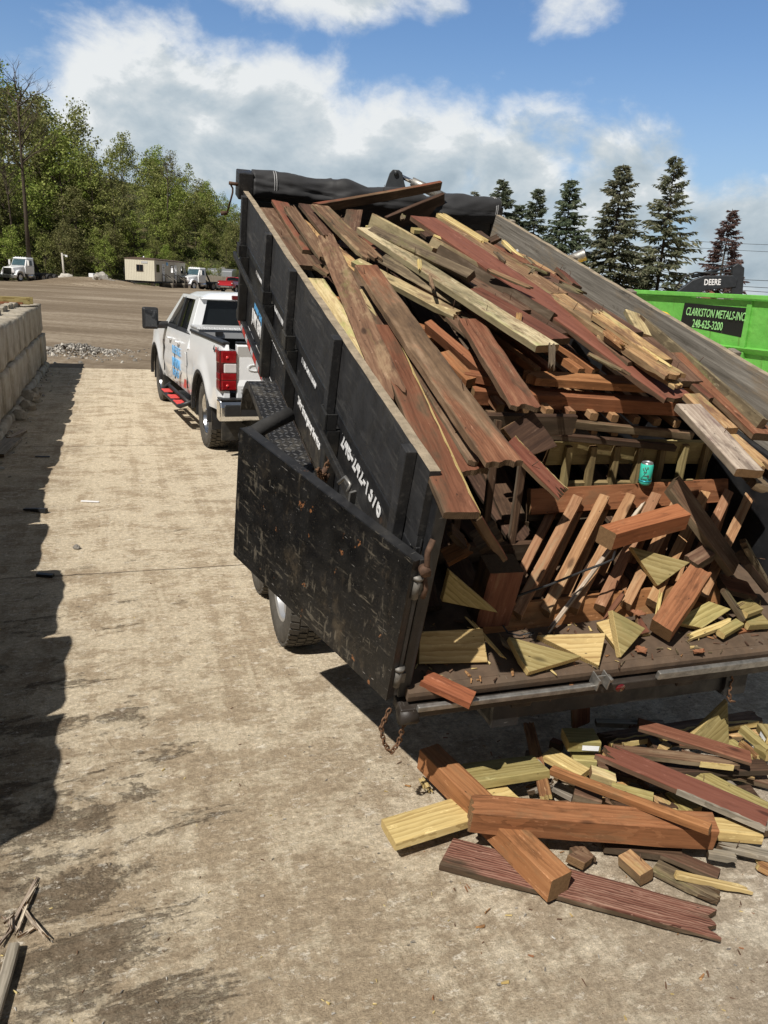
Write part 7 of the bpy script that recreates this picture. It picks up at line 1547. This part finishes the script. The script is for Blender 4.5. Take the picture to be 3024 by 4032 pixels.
for (kind, label, mat, p, q, w, t, roll, e0, e1, bow, grp) in LOAD:
    nn = 2 if (kind == 'deck_board' and t < .06 and len(label) % 3 == 0) else (1 if kind == 'deck_board' and len(label) % 4 == 1 else 0)
    board(kind, label, mat, bw(*p), bw(*q), w * WS, t * WS, roll, e0, e1, bow, grp, NB, nails=nn)
for (kind, label, mat, p, q, w, t, roll, e0, e1, bow, grp) in GROUND:
    board(kind, label, mat, p, q, w * WS, t * WS, roll, e0, e1, bow, grp, (0, 0, 1), nails=1 if len(label) % 5 == 0 else 0)
def torn_edge(lbl, f0, f1, w, mat='pt2', side=-1):
    # the raw yellow wood of a lengthwise split, seen along one arris of its board
    o = next(q for q in COL.objects if q.get('label') == lbl); bb = [Vector(c) for c in o.bound_box]; L_ = max(c.x for c in bb); hw = max(c.y for c in bb); t = -min(c.z for c in bb); rnd = seeded(len(lbl)); me = MB(); vs = []; n = 26
    for i in range(n + 1):
        x = L_ * (f0 + (f1 - f0) * i / n); e = w * (.45 + .9 * abs(n3((i * .31, len(lbl), 0)))) * min(1, i / 2, (n - i) / 2); y1 = side * (hw + .0015); y0 = side * (hw - e)
        vs += [(x, y0, .0022), (x, y1, .0018 - .3 * abs(e)), (x, y1, -t * .8)]
    fs = [(3 * i + k, 3 * i + 3 + k, 3 * i + 4 + k, 3 * i + 1 + k) for i in range(n) for k in (0, 1)]
    me.add(vs, fs); me.build('torn_edge', mat, o, None, 0, False)
for a_ in (('split brown board with bright yellow right edge hanging out at the left post', .05, 1.0, .012, 'pt2', 1), ('splintered red sliver with yellow torn edge poking out toward the railing', .0, 1.0, .018, 'pt2', 1), ('long brown board split along a bright yellow edge at the back of the pile', .0, .95, .045), ('dark red brown board with crumbled mossy end next to the yellow edged split board', .6, .97, .012), ('brown board with a torn yellow split near its right end', .68, .95, .011), ('long red painted board with a frayed end sloping to the right', .5, 1, .010, 'grey')): torn_edge(*a_)
rnd_g = seeded(17)
for i in range(34):
    x = rnd_g.uniform(.72, 1.85); y = 2.62 + (x - .7) * .28 + rnd_g.uniform(.0, .62); a = rnd_g.gauss(.15, .75); l = rnd_g.uniform(.10, .34); z = rnd_g.uniform(.03, .10); dz = rnd_g.gauss(0, .025)
    d = Vector((math.cos(a), -math.sin(a), 0)) * l * .5
    board('wood_splinter', 'short broken scrap of wood buried in the spilled pile', rnd_g.choice(('pt2', 'rotten', 'brown', 'pt', 'grey', 'redb', 'streak', 'brown2')), (x - d.x, y - d.y, max(.025, z + dz)), (x + d.x, y + d.y, max(.025, z - dz)), rnd_g.uniform(.02, .07), .022, rnd_g.gauss(0, 14), rnd_g.choice((0, 1, 2)), rnd_g.choice((1, 2)), 0, 'broken scraps in the spilled pile', (0, 0, 1))
# ------------------------------------------------------------------ torn out deck railings
def railing(name, label, rails, bals, mat_r, mat_b, bs=.034, up=None, group='railing sections thrown in the dump bed', rw=.12, rt=.036):
    p0 = bw(*rails[0][0]); root = empty(name, label, 'railing', T(*p0), group)
    for r_ in rails:
        (a, b_) = r_[:2]; w_, t_ = (r_[2], r_[3]) if len(r_) > 3 else (rw, rt); rl = r_[4] if len(r_) > 4 else 0
        board('rail', None, mat_r, bw(*a), bw(*b_), w_, t_, rl, 0, 0, 0, None, up or NB, root)
    for (a, b_) in bals: board('baluster', None, mat_b, bw(*a), bw(*b_), bs, bs, 0, 0, 0, 0, None, up or NB, root)
    return root
# slanted section in front: the top rail carries the can
bal = []
for k in range(8): t0 = 1.112 + .152 * k; bal.append(((.765, t0, .352), (.265, t0 - .50 - .012 * k, .085)))
railing('railing_section', 'railing with slanted balusters leaning in front under the green can', [((.812, .86, .372), (.850, 2.06, .372), .036, .125, -28), ((.315, .46, .095), (.36, 1.75, .095), .036, .125, -28)], bal, 'cedar', 'baluster', .050)
bal = [((.80, 1.02 + .15 * k, .27), (.36, .60 + .15 * k, .03)) for k in range(8)]
railing('railing_section', 'second slanted railing half hidden behind the front slanted one', [((.86, .90, .27), (.88, 2.0, .27), .036, .10, -28), ((.40, .50, .05), (.42, 1.75, .05), .036, .05, -28)], bal, 'brown', 'baluster', .042)
# upright section behind the can
bal = [((.985, 1.145 + .142 * k, .50), (.955, 1.165 + .142 * k, .26)) for k in range(7)]
railing('railing_section', 'yellow green railing standing upright behind the green can', [((1.03, 1.05, .515), (1.03, 2.07, .50), .034, .135, 0), ((.99, 1.05, .30), (.99, 2.07, .28), .034, .09, 0)], bal, 'balpt', 'balpt', .036)
# two sections lying flat with baluster ends to the tail
def nb(t): return .693 - .083 * (t - .993)
bal = [((1.02, t, nb(t)), (1.85, t + .06, nb(t) - .03)) for t in (.723, .86, .993, 1.12, 1.251, 1.376, 1.51, 1.64, 1.77)]
railing('railing_section', 'railing lying flat with square baluster ends showing, upper of two', [((1.03, .66, nb(.66) - .042), (.99, 1.86, nb(1.86) - .042), .035, .042), ((1.8, .7, .62), (1.7, 1.9, .52), .04, .06)], bal, 'brown', 'baluster', .040)
def nc(t): return .619 - .080 * (t - 1.004)
bal = [((1.0, t, nc(t)), (1.85, t + .06, nc(t) - .03)) for t in (.741, .87, 1.004, 1.134, 1.266, 1.389, 1.52)]
railing('railing_section', 'railing lying flat with square baluster ends showing, lower of two', [((1.0, .70, nc(.7) - .040), (.96, 1.75, nc(1.75) - .040), .035, .034), ((1.8, .7, .55), (1.7, 1.9, .46), .04, .06)], bal, 'darkb', 'baluster', .036)
# section whose orange balusters run up under the long red board
bal = [((1.24, 1.0 + .085 * k, .815), (1.85, .92 + .085 * k, .83)) for k in (0, 1, 3, 4, 7)]
railing('railing_section', 'orange railing lying high in the load below the lichen stained board', [((1.9, .8, .81), (1.82, 1.75, .81), .09, .04)], bal, 'cedar', 'cedar', .045)
# section glimpsed at the left sideboard
bal = [((2.28 - .16 * k, .16, .80), (2.2 - .16 * k, .62, .78)) for k in range(4)]
railing('railing_section', 'orange railing glimpsed in the gap by the left sideboard', [((2.45, .35, .75), (1.6, .5, .74), .08, .04)], bal, 'cedar', 'cedar', .045)
# section at the left of the opening, its shade put in by darker wood
bal = [((.80, .46 + .15 * k, .74), (.66, .46 + .15 * k, .12)) for k in range(3)]
railing('railing_section', 'shaded railing standing at the left of the opening behind the leaning board', [((.84, .36, .76), (.84, 1.02, .75), .036, .10), ((.68, .36, .16), (.68, 1.0, .15), .036, .10)], bal, 'darkb', 'darkb', .034)
rnd_t = seeded(91)
for i in range(26):
    s0 = rnd_t.uniform(1.3, 3.9); t0 = rnd_t.uniform(.12, 1.95); l = rnd_t.uniform(.6, 1.5); s1 = max(.75, s0 - l); t1 = min(2.0, max(.1, t0 + rnd_t.gauss(.06, .09)))
    if .2 < t1 < 1.3 and s1 < 1.35: s1 = 1.35
    if s0 - s1 < .35: continue
    n0 = .90 + .03 * rnd_t.random() + .05 * math.exp(-((t0 - 1.0) / .6) ** 2)
    board('deck_board', 'thin weathered board wedged between the larger boards of the load', rnd_t.choice(('brown', 'redb', 'brown', 'darkb', 'streak', 'redw', 'pale2')), bw(s0, t0, n0), bw(s1, t1, n0 - .02), rnd_t.uniform(.05, .11), .028, rnd_t.gauss(0, 9), rnd_t.choice((0, 1, 2)), rnd_t.choice((0, 1, 2)), 0, 'thin boards wedged in the load', NB, nails=rnd_t.choice((0, 0, 1)))
for i in range(14):
    s0 = rnd_t.uniform(.9, 3.5); t0 = rnd_t.uniform(.5, 1.5); a = rnd_t.gauss(0, .5); l = rnd_t.uniform(.12, .34)
    n0 = 1.0 + .07 * math.exp(-((t0 - 1.0) / .6) ** 2) - (.04 if s0 < 1.6 else 0)
    board('wood_splinter', 'loose splinter lying on top of the loaded boards', rnd_t.choice(('pt2', 'rotten', 'mossy', 'brown2')), bw(s0, t0, n0), bw(s0 - l * math.cos(a), t0 + l * math.sin(a), n0 - .01), rnd_t.uniform(.018, .04), .018, rnd_t.gauss(0, 20), 1, 1, 0, 'loose splinters on the load', NB)
# hidden fill of the bed: added boards, dark so gaps between balusters look shaded
rnd_f = seeded(33)
for i in range(14):
    s0 = rnd_f.uniform(1.2, 2.2); tt = .15 + i * .135; n_ = .30 + .12 * (i % 3)
    board('deck_board', 'dark board lying deep inside the dump bed beneath the railings', 'darkb', bw(s0, tt, n_), bw(s0 + 2.0, tt + rnd_f.uniform(-.1, .1), n_ + .25), .12, .03, 0, 0, 0, 0, 'boards deep inside the bed', NB)
for i in range(16):
    t0 = .25 + (i % 8) * .22; s0 = .42 + .5 * (i // 8)
    board('deck_board', 'dark board lying deep inside the dump bed beneath the railings', 'darkb', bw(s0 + rnd_f.uniform(-.03, .06), t0, .045 + .035 * (i % 3)), bw(s0 + 1.1, t0 + rnd_f.uniform(-.15, .15), .10 + .2 * rnd_f.random()), .13, .03, rnd_f.uniform(-12, 12), 0, 0, 0, 'boards deep inside the bed', NB)
# ------------------------------------------------------------------ triangular offcuts
def wedge(label, mat, pts, t, nrm, where, name='wood_wedge'):
    # flat polygon (world points of the visible face, any order round) thickened away from the viewer
    P = [Vector(p) for p in pts]; a = (P[1] - P[0]).normalized(); n_ = Vector(nrm) if nrm else (P[1] - P[0]).cross(P[2] - P[0]).normalized()
    n_ = (n_ - a * n_.dot(a)).normalized(); b_ = n_.cross(a); M_ = frame(P[0], a, b_, n_); inv = M_.inverted()
    loc = [inv @ p for p in P]; q = [(p.x, p.y) for p in loc]
    m_ = MB(); m_.prism(q, 'z', 0, -t); m_.mi = [1 if i >= 2 else 0 for i in range(len(m_.f))]
    o = m_.build(name, [mat, ENDM.get(mat, 'e_mid')], None, M_, .003); tag(o, label, 'wedge', where)
    if 'board end' in label: o.name = 'wood_block'; o['category'] = 'offcut'; o['group'] = 'boards piled on the dump bed'
    return o
WEDGES = [
    ('wide clean plank face leaning in the shade beside the left post', 'ptc', [(0.091, 0.11, 0.015), (0.059, 0.402, 0.015), (0.16, 0.399, 0.109), (0.1, 0.121, 0.192)], 0.035, 'triangular offcuts on the tail of the dump bed', True),
    ('long striped yellow wedge at the left of the tail lip', 'pt', [(0.128, 0.512, 0.08), (0.001, 0.8, 0.05), (-0.034, 0.543, 0.03), (0.026, 0.526, 0.035)], 0.036, 'triangular offcuts on the tail of the dump bed', True),
    ('flat yellow wedge with a burnt spot behind the long striped one', 'ptc', [(0.172, 0.68, 0.03), (0.097, 0.965, 0.075), (-0.034, 0.873, 0.02)], 0.036, 'triangular offcuts on the tail of the dump bed', True),
    ('striped wedge standing on its point in the middle of the tail lip', 'pt', [(0.155, 1.007, 0.15), (0.089, 1.16, 0.085), (0.002, 1.004, 0.015)], 0.036, 'triangular offcuts on the tail of the dump bed', True),
    ('pale wedge with a knot tucked behind the standing striped one', 'ptc', [(0.203, 0.989, 0.04), (0.193, 1.058, 0.07), (0.079, 1.045, 0.05), (0.045, 1.007, 0.02)], 0.036, 'triangular offcuts on the tail of the dump bed', True),
    ('ridged wedge hanging beneath the reddish four by four offcut', 'pt', [(0.454, 1.251, 0.26), (0.344, 1.52, 0.23), (0.3, 1.346, 0.14)], 0.036, 'triangular offcuts on the tail of the dump bed', True),
    ('parallelogram offcut with swirling grain round a knot', 'pt', [(0.162, 1.361, 0.04), (0.198, 1.572, 0.11), (0.143, 1.66, 0.1), (0.107, 1.496, 0.03)], 0.036, 'triangular offcuts on the tail of the dump bed', True),
    ('green treated wedge in the dark left corner of the bed', 'pt', [(0.2, 0.211, 0.388), (0.16, 0.451, 0.186), (0.18, 0.198, 0.253)], 0.03, 'triangular offcuts on the tail of the dump bed', True),
    ('square cut dark board end hanging below the scuffed brown plank', 'darkb', [(0.62, 0.533, 0.797), (0.66, 0.675, 0.859), (0.56, 0.779, 0.739), (0.53, 0.627, 0.706)], 0.035, 'triangular offcuts on the tail of the dump bed', True),
    ('small brown wedge right of the standing striped one', 'redb', [(0.213, 1.202, 0.07), (0.121, 1.227, 0.03), (0.119, 1.166, 0.02)], 0.03, 'triangular offcuts on the tail of the dump bed', True),
    ('greenish stub wedge under the dark post', 'mossy', [(0.197, 0.497, 0.05), (0.087, 0.544, 0.02), (0.139, 0.503, 0.02)], 0.03, 'triangular offcuts on the tail of the dump bed', True),
    ('striped triangular wedge standing upright at the back of the spilled pile', 'pt', [(1.555, 3.36, 0.13), (1.708, 3.37, 0.335), (1.752, 3.35, 0.09)], 0.036, 'triangular offcuts in the spilled pile', False),
    ('pale end wedge lying between the treated blocks', 'pt', [(0.987, 3.037, 0.13), (1.097, 3.022, 0.13), (1.099, 2.995, 0.11), (0.996, 3.025, 0.11)], 0.04, 'triangular offcuts in the spilled pile', False),
    ('dark wedge by the bent nails in front of the long beam', 'brown', [(0.794, 2.559, 0.07), (0.857, 2.528, 0.06), (0.901, 2.568, 0.06), (0.845, 2.595, 0.07)], 0.04, 'triangular offcuts in the spilled pile', False),
]

for (label, mat, pts, t, where, isbed) in WEDGES:
    P = [bw(*p) if isbed else Vector(p) for p in pts]
    n_ = (P[1] - P[0]).cross(P[2] - P[0]); c = sum(P, Vector()) / len(P)
    if n_.dot(Vector((0, 0, CAMH)) - c) < 0: n_ = -n_
    wedge(label, mat, P, t, n_, where)
# ------------------------------------------------------------------ the drink can
def can():
    o = bw(.800, 1.505, .385); z = Vector((.02, .0, 1)).normalized(); z = Vector((-.03, -.10, 1)).normalized()
    x = Vector((1, 0, 0)); x = (x - z * x.dot(z)).normalized(); y = z.cross(x)
    root = empty('drink_can', 'small turquoise tea can standing on the slanted railing', 'can', frame(o, x, y, z))
    r, h = .0315, .116
    m_ = MB(); m_.lathe([(0, 0), (r * .72, 0), (r * .80, .003), (r, .012), (r, h - .014), (r * .92, h - .006)], 40, 'z'); m_.build('body', 'canteal', root, fix=True)
    m_ = MB(); m_.lathe([(r * .92, h - .006), (r * .86, h - .002), (r * .86, h), (r * .80, h), (r * .78, h - .005), (0, h - .005)], 40, 'z'); m_.build('lid', 'silver', root)
    # blossom twig and words wrapped on the camera side
    def cyl(a, zz, off=.0006): return Vector(((r + off) * math.cos(a), (r + off) * math.sin(a), zz))
    A0 = math.atan2((Vector((0, 0, CAMH)) - o).dot(y), (Vector((0, 0, CAMH)) - o).dot(x))
    tw = MB()
    for pl in ([(-.55, .042), (-.3, .052), (-.1, .066), (.0, .080), (.12, .092), (.2, .1)], [(-.1, .066), (-.35, .080), (-.45, .088)], [(0, .08), (-.15, .094)], [(-.3, .052), (.05, .052), (.35, .055), (.5, .05)], [(.12, .07), (-.02, .073)]):
        pts = []
        for (a, b_), (c, d) in zip(pl[:-1], pl[1:]):
            for k in range(4): f = k / 4; pts.append(cyl(A0 + a + (c - a) * f, b_ + (d - b_) * f))
        pts.append(cyl(A0 + pl[-1][0], pl[-1][1])); tw.tube(pts, .0011, 5)
    rnd = seeded(2)
    tw.build('twig', 'wire', root)
    bl = MB()
    for (a, b_) in ((-.5, .09), (-.42, .083), (-.2, .096), (-.1, .09), (.15, .1), (.22, .094), (.45, .05), (.38, .058), (.2, .056), (-.05, .054), (.0, .074), (-.3, .07), (.3, .048)):
        p = cyl(A0 + a, b_, .0012); bl.lathe([(.0, -.0022), (.0026, 0), (0, .0022)], 8, 'z', 0, T(*p))
    bl.build('blossom', 'canpink', root)
    bd = MB(); bd.lathe([(r + .0003, .020), (r + .0005, .020), (r + .0005, .026), (r + .0003, .026)], 40, 'z'); bd.build('band', 'canblue', root)
    c = bpy.data.curves.new('lettering', 'FONT'); c.body = 'Green Tea'; c.size = .0145; c.align_x = 'CENTER'; c.extrude = .0002; c.offset = .0003
    tmp = bpy.data.objects.new('tmp', c); COL.objects.link(tmp); me = bpy.data.meshes.new_from_object(tmp.evaluated_get(bpy.context.evaluated_depsgraph_get())); bpy.data.objects.remove(tmp)
    for v in me.vertices: v.co = cyl(A0 + .12 + v.co.x / r * .82, .030 + v.co.y, .0008 + max(0, v.co.z))
    me.name = 'lettering'; me.materials.clear(); me.materials.append(MAT['wire']); ob = bpy.data.objects.new('lettering', me); COL.objects.link(ob); ob.parent = root
MAT['canteal'] = plain('turquoise_can_paint', (.06, .62, .47), .3, .0, .5, .12, 30)
MAT['canpink'] = plain('blossom_pink', (.30, .06, .10), .4)
MAT['canblue'] = plain('can_blue_band', (.02, .30, .42), .3, .3)
can()
# ------------------------------------------------------------------ rods, tags, scraps
def rod(name, label, pts, r, mat, cat, group=None):
    m_ = MB(); m_.tube(pts, r, 8); o = m_.build(name, mat); tag(o, label, cat, group); return o
rod('steel_rod', 'bent dark steel rod lying across the slanted balusters', [(0.573, 3.049, 0.944), (0.723, 3.101, 0.986), (0.882, 3.18, 1.029), (0.961, 3.192, 1.061), (1.006, 3.209, 1.077), (1.024, 3.247, 1.102)], .0055, 'gravure', 'rod')
rod('wire_loop', 'curled black wire on the floor of the bed', [(0.534, 3.058, 0.805), (0.56, 3.058, 0.771), (0.613, 3.067, 0.758), (0.656, 3.079, 0.768), (0.669, 3.053, 0.78), (0.648, 3.053, 0.761)], .004, 'blackplastic', 'wire')
board('wood_splinter', 'white and black striped stick lying along the slanted balusters', 'bleach', (1.228, 3.553, 1.271), (0.734, 3.098, 0.766), .022, .014, 10, 1, 1, 0, None)
board('deck_board', 'short weathered strip lying at the lower left corner of the photo', 'grey', (-1.132, 2.03, 0.04), (-1.041, 1.651, 0.04), .036, .03, 0, 0, 0, 0, None)
board('wood_splinter', 'frayed grey splinter in the heap of broken sticks at the lower left', 'bleach', (-1.184, 2.073, 0.015), (-1.2, 2.354, 0.012), .012, .010, 0, 1, 1, 0, 'broken sticks at the lower left')
board('wood_splinter', 'frayed grey splinter in the heap of broken sticks at the lower left', 'bleach', (-1.152, 2.08, 0.021), (-1.182, 2.259, 0.021), .012, .010, 0, 1, 1, 0, 'broken sticks at the lower left')
board('wood_splinter', 'frayed grey splinter in the heap of broken sticks at the lower left', 'bleach', (-1.215, 2.112, 0.027), (-1.192, 2.166, 0.03), .012, .010, 0, 1, 1, 0, 'broken sticks at the lower left')
board('wood_splinter', 'frayed grey splinter in the heap of broken sticks at the lower left', 'bleach', (-1.176, 2.199, 0.033), (-1.187, 2.33, 0.012), .012, .010, 0, 1, 1, 0, 'broken sticks at the lower left')
board('wood_splinter', 'frayed grey splinter in the heap of broken sticks at the lower left', 'bleach', (-1.143, 2.076, 0.015), (-1.097, 2.127, 0.021), .012, .010, 0, 1, 1, 0, 'broken sticks at the lower left')
board('wood_splinter', 'frayed grey splinter in the heap of broken sticks at the lower left', 'bleach', (-1.15, 2.168, 0.021), (-1.04, 2.068, 0.03), .012, .010, 0, 1, 1, 0, 'broken sticks at the lower left')
board('wood_splinter', 'frayed grey splinter in the heap of broken sticks at the lower left', 'bleach', (-1.187, 2.03, 0.027), (-1.18, 2.119, 0.012), .012, .010, 0, 1, 1, 0, 'broken sticks at the lower left')
board('wood_splinter', 'frayed grey splinter in the heap of broken sticks at the lower left', 'bleach', (-1.172, 2.088, 0.033), (-1.21, 2.175, 0.021), .012, .010, 0, 1, 1, 0, 'broken sticks at the lower left')
board('wood_splinter', 'frayed grey splinter in the heap of broken sticks at the lower left', 'bleach', (-1.185, 2.206, 0.015), (-1.083, 2.097, 0.03), .012, .010, 0, 1, 1, 0, 'broken sticks at the lower left')
board('wood_splinter', 'frayed grey splinter in the heap of broken sticks at the lower left', 'bleach', (-1.235, 2.161, 0.021), (-1.132, 2.09, 0.012), .012, .010, 0, 1, 1, 0, 'broken sticks at the lower left')
board('deck_board', 'short grey plank lying against the wall foot at the left edge', 'grey', (-4.537, 8.697, 0.05), (-4.782, 9.679, 0.05), .24, .04, 0, 0, 0, 0, None)
board('wood_splinter', 'broken pale stick beside the plank at the wall foot', 'bleach', (-4.796, 9.622, 0.06), (-4.83, 10.15, 0.06), .07, .05, 0, 2, 1, 0, None)
board('wood_splinter', 'small squared stick at the wall foot farther up the lane', 'grey', (-6.073, 12.871, 0.07), (-6.243, 13.513, 0.07), .09, .06, 0, 0, 0, 0, None)
def lumber_on_wall():
    for i, (lab, mat, y, z, w, t, x1) in enumerate((('yellow treated beam lying across the block wall top, nearer of two', 'pt', 18.02, .145, .14, .14, -1.60), ('yellow treated beam lying across the block wall top, farther of two', 'pt', 18.25, .145, .13, .14, -1.56), ('orange strip strapped under the yellow beams on the wall', 'cedar', 17.86, .05, .10, .045, -1.72))):
        board('wood_beam', lab, mat, L2W(x1 - 2.2, y, 1.37 + z), L2W(x1, y, 1.37 + z), w, t, 0, 0, 0, 0, 'beams on the block wall')
lumber_on_wall()
def on_board(lbl, z, size, mat='tag', mtx=None):
    pass
def paper_tags():
    # white stapled tags: each is a part of the board it is stapled to
    def add(lbl, x, y0, y1, z, side):
        o = next(q for q in COL.objects if q.get('label') == lbl); bb = [Vector(c) for c in o.bound_box]; L_ = max(c.x for c in bb); w = max(c.y for c in bb); t = -min(c.z for c in bb)
        m_ = MB()
        if side == 'end': m_.add([(L_ + .002, -w * .55, -t * .1), (L_ + .002, w * .5, -t * .1), (L_ + .004, w * .55, -t * .85), (L_ + .006, -w * .5, -t * .9)], [(0, 1, 2, 3)])
        else: m_.add([(L_ * .42, -w - .002, -t * .25), (L_ * .95, -w - .002, -t * .3), (L_ * .93, -w - .004, -t * .75), (L_ * .42, -w - .004, -t * .7)], [(0, 1, 2, 3)])
        c = m_.build('tag', 'tag', o, None, 0, False)
    add('yellow green treated plank with a white tag lying behind the crossed beams', 0, 0, 0, 0, 'end')
    add('treated block with a white tag on its front in the spilled pile', 0, 0, 0, 0, 'front')
    add('thick treated baluster with a white tag at the right frame edge', 0, 0, 0, 0, 'front')
paper_tags()
def flat_bit(name, label, pos, l, w, rz, mat, cat, h=.004, bend=0):
    m_ = MB(); m_.hexa([(-l / 2, -w / 2, 0), (l / 2, -w * .4, 0), (l / 2, w * .45, 0), (-l / 2, w / 2, 0), (-l / 2, -w / 2, h), (l * .5, -w * .4, h + bend), (l * .5, w * .45, h + bend), (-l / 2, w / 2, h)])
    o = m_.build(name, mat, None, T(*pos) @ RZ(rz)); tag(o, label, cat); return o
flat_bit('paper_strip', 'small white strip lying on the sunlit lane', (-2.84, 7.187, .006), .17, .028, R(2), 'decal', 'strip', .008)
flat_bit('rubber_strip', 'black bent strip lying in the wall shadow', (-3.19, 6.79, .006), .24, .045, R(-16), 'blackplastic', 'strip', .012, .03)
flat_bit('rubber_scrap', 'small black scrap at the edge of the wall shadow', (-2.43, 5.25, .006), .12, .04, R(-5), 'blackplastic', 'scrap', .02)
rock('pebble', .028, 12, (-2.45, 5.87, .018), 'rockdark', 'single dark pebble on the sunlit lane beside the wall shadow', 'pebble', None, .7)
flat_bit('rubber_scrap', 'tiny dark scrap lying in shadow by the wall foot', (-4.05, 8.9, .006), .16, .03, R(10), 'blackplastic', 'scrap', .01)
def leaf(pos, rz, label):
    m_ = MB(); vs = []; n = 9
    for i in range(n):
        f = i / (n - 1); w = .020 * math.sin(math.pi * f) * (1 + .5 * (i % 2))
        for s_ in (-1, 0, 1): vs.append((f * .07 - .035, s_ * w, .006 + .010 * abs(s_) + .02 * (f - .5) ** 2))
    fs = [(3 * i + k, 3 * i + k + 1, 3 * i + 4 + k, 3 * i + 3 + k) for i in range(n - 1) for k in (0, 1)]
    m_.add(vs, fs); o = m_.build('dry_leaf', 'leafdry', None, T(*pos) @ RZ(rz) @ RX(-.2), 0, False); tag(o, label, 'leaf')
MAT['leafdry'] = plain('dry_leaf', (.23, .10, .05), .8, 0, .3, .25, 30)
leaf(bw(-.02, 1.40, .0), .6, 'curled brown leaf on the tail lip right of the middle'); leaf(bw(.03, 1.13, .0), 1.9, 'crumpled brown leaf beside the standing striped wedge'); leaf(bw(.2, 1.2, .06), 2.6, 'large dry leaf stuck between the slanted balusters')
def scatter(name, label, cat, pts, mats, seed, lo, hi, flat=.25):
    m_ = MB(); rnd = seeded(seed)
    for (p, M0) in pts:
        l = rnd.uniform(lo, hi); w = l * rnd.uniform(.12, .4); h = max(.002, l * rnd.uniform(.06, flat)); q = M0 @ RZ(rnd.uniform(0, 6.3)) @ RX(rnd.gauss(0, .25)) @ RY(rnd.gauss(0, .12))
        m_.hexa([(-l / 2, -w / 2, 0), (l / 2, -w * .2, 0), (l * .45, w * .3, 0), (-l * .4, w / 2, 0), (-l / 2, -w * .3, h), (l * .42, -w * .2, h * .7), (l * .45, w * .2, h * .8), (-l * .4, w * .4, h)], rnd.randrange(len(mats)), T(*p) @ q)
    o = m_.build(name, mats, None, None, 0, False); tag(o, label, cat, None, 'stuff')
rs = seeded(44); pts = []
I4 = Matrix.Identity(4)
while len(pts) < 150:
    x = rs.gauss(.95, .55); y = rs.gauss(2.75, .45)
    if x > .1 and y > 1.9: pts.append(((x, y, .004), I4))
scatter('wood_chips', 'small wood chips and slivers strewn round the spilled pile', 'chips', pts, ['pt2', 'rotten', 'brown', 'cedar'], 45, .006, .035)
NM = frame((0, 0, 0), BW_M.to_3x3() @ Vector((1, 0, 0)), BW_M.to_3x3() @ Vector((0, 1, 0)), NB)
pts = [(bw(rs.uniform(-.03, .34), rs.uniform(.1, 2.0), .0), NM) for _ in range(260)]
scatter('wood_chips', 'small wood crumbs and bark bits on the tail of the bed floor', 'chips', pts, ['pt2', 'rotten', 'darkb', 'mossy', 'brown'], 46, .008, .045)
pts = []
while len(pts) < 900:
    y = 1.6 + rs.random() ** 2 * 9; x = rs.uniform(-.75, .75) * y; lx, ly = W2L((x, y, 0))
    if lx < -1.35: continue
    pts.append(((x, y, .003), I4))
scatter('grit', 'loose grit and tiny stones scattered on the concrete lane', 'grit', pts, ['rockdark', 'rocklight', 'rock', 'brown', 'pt2'], 47, .004, .016, .6)
pts = []
while len(pts) < 260:
    lx = -1.42 + abs(rs.gauss(0, .16)); ly = rs.uniform(2, 19); p = L2W(lx, ly); pts.append(((p.x, p.y, .003), I4))
scatter('grit', 'crumbled concrete and dirt along the foot of the block wall', 'grit', pts, ['rockdark', 'rocklight', 'block'], 48, .01, .07, .6)
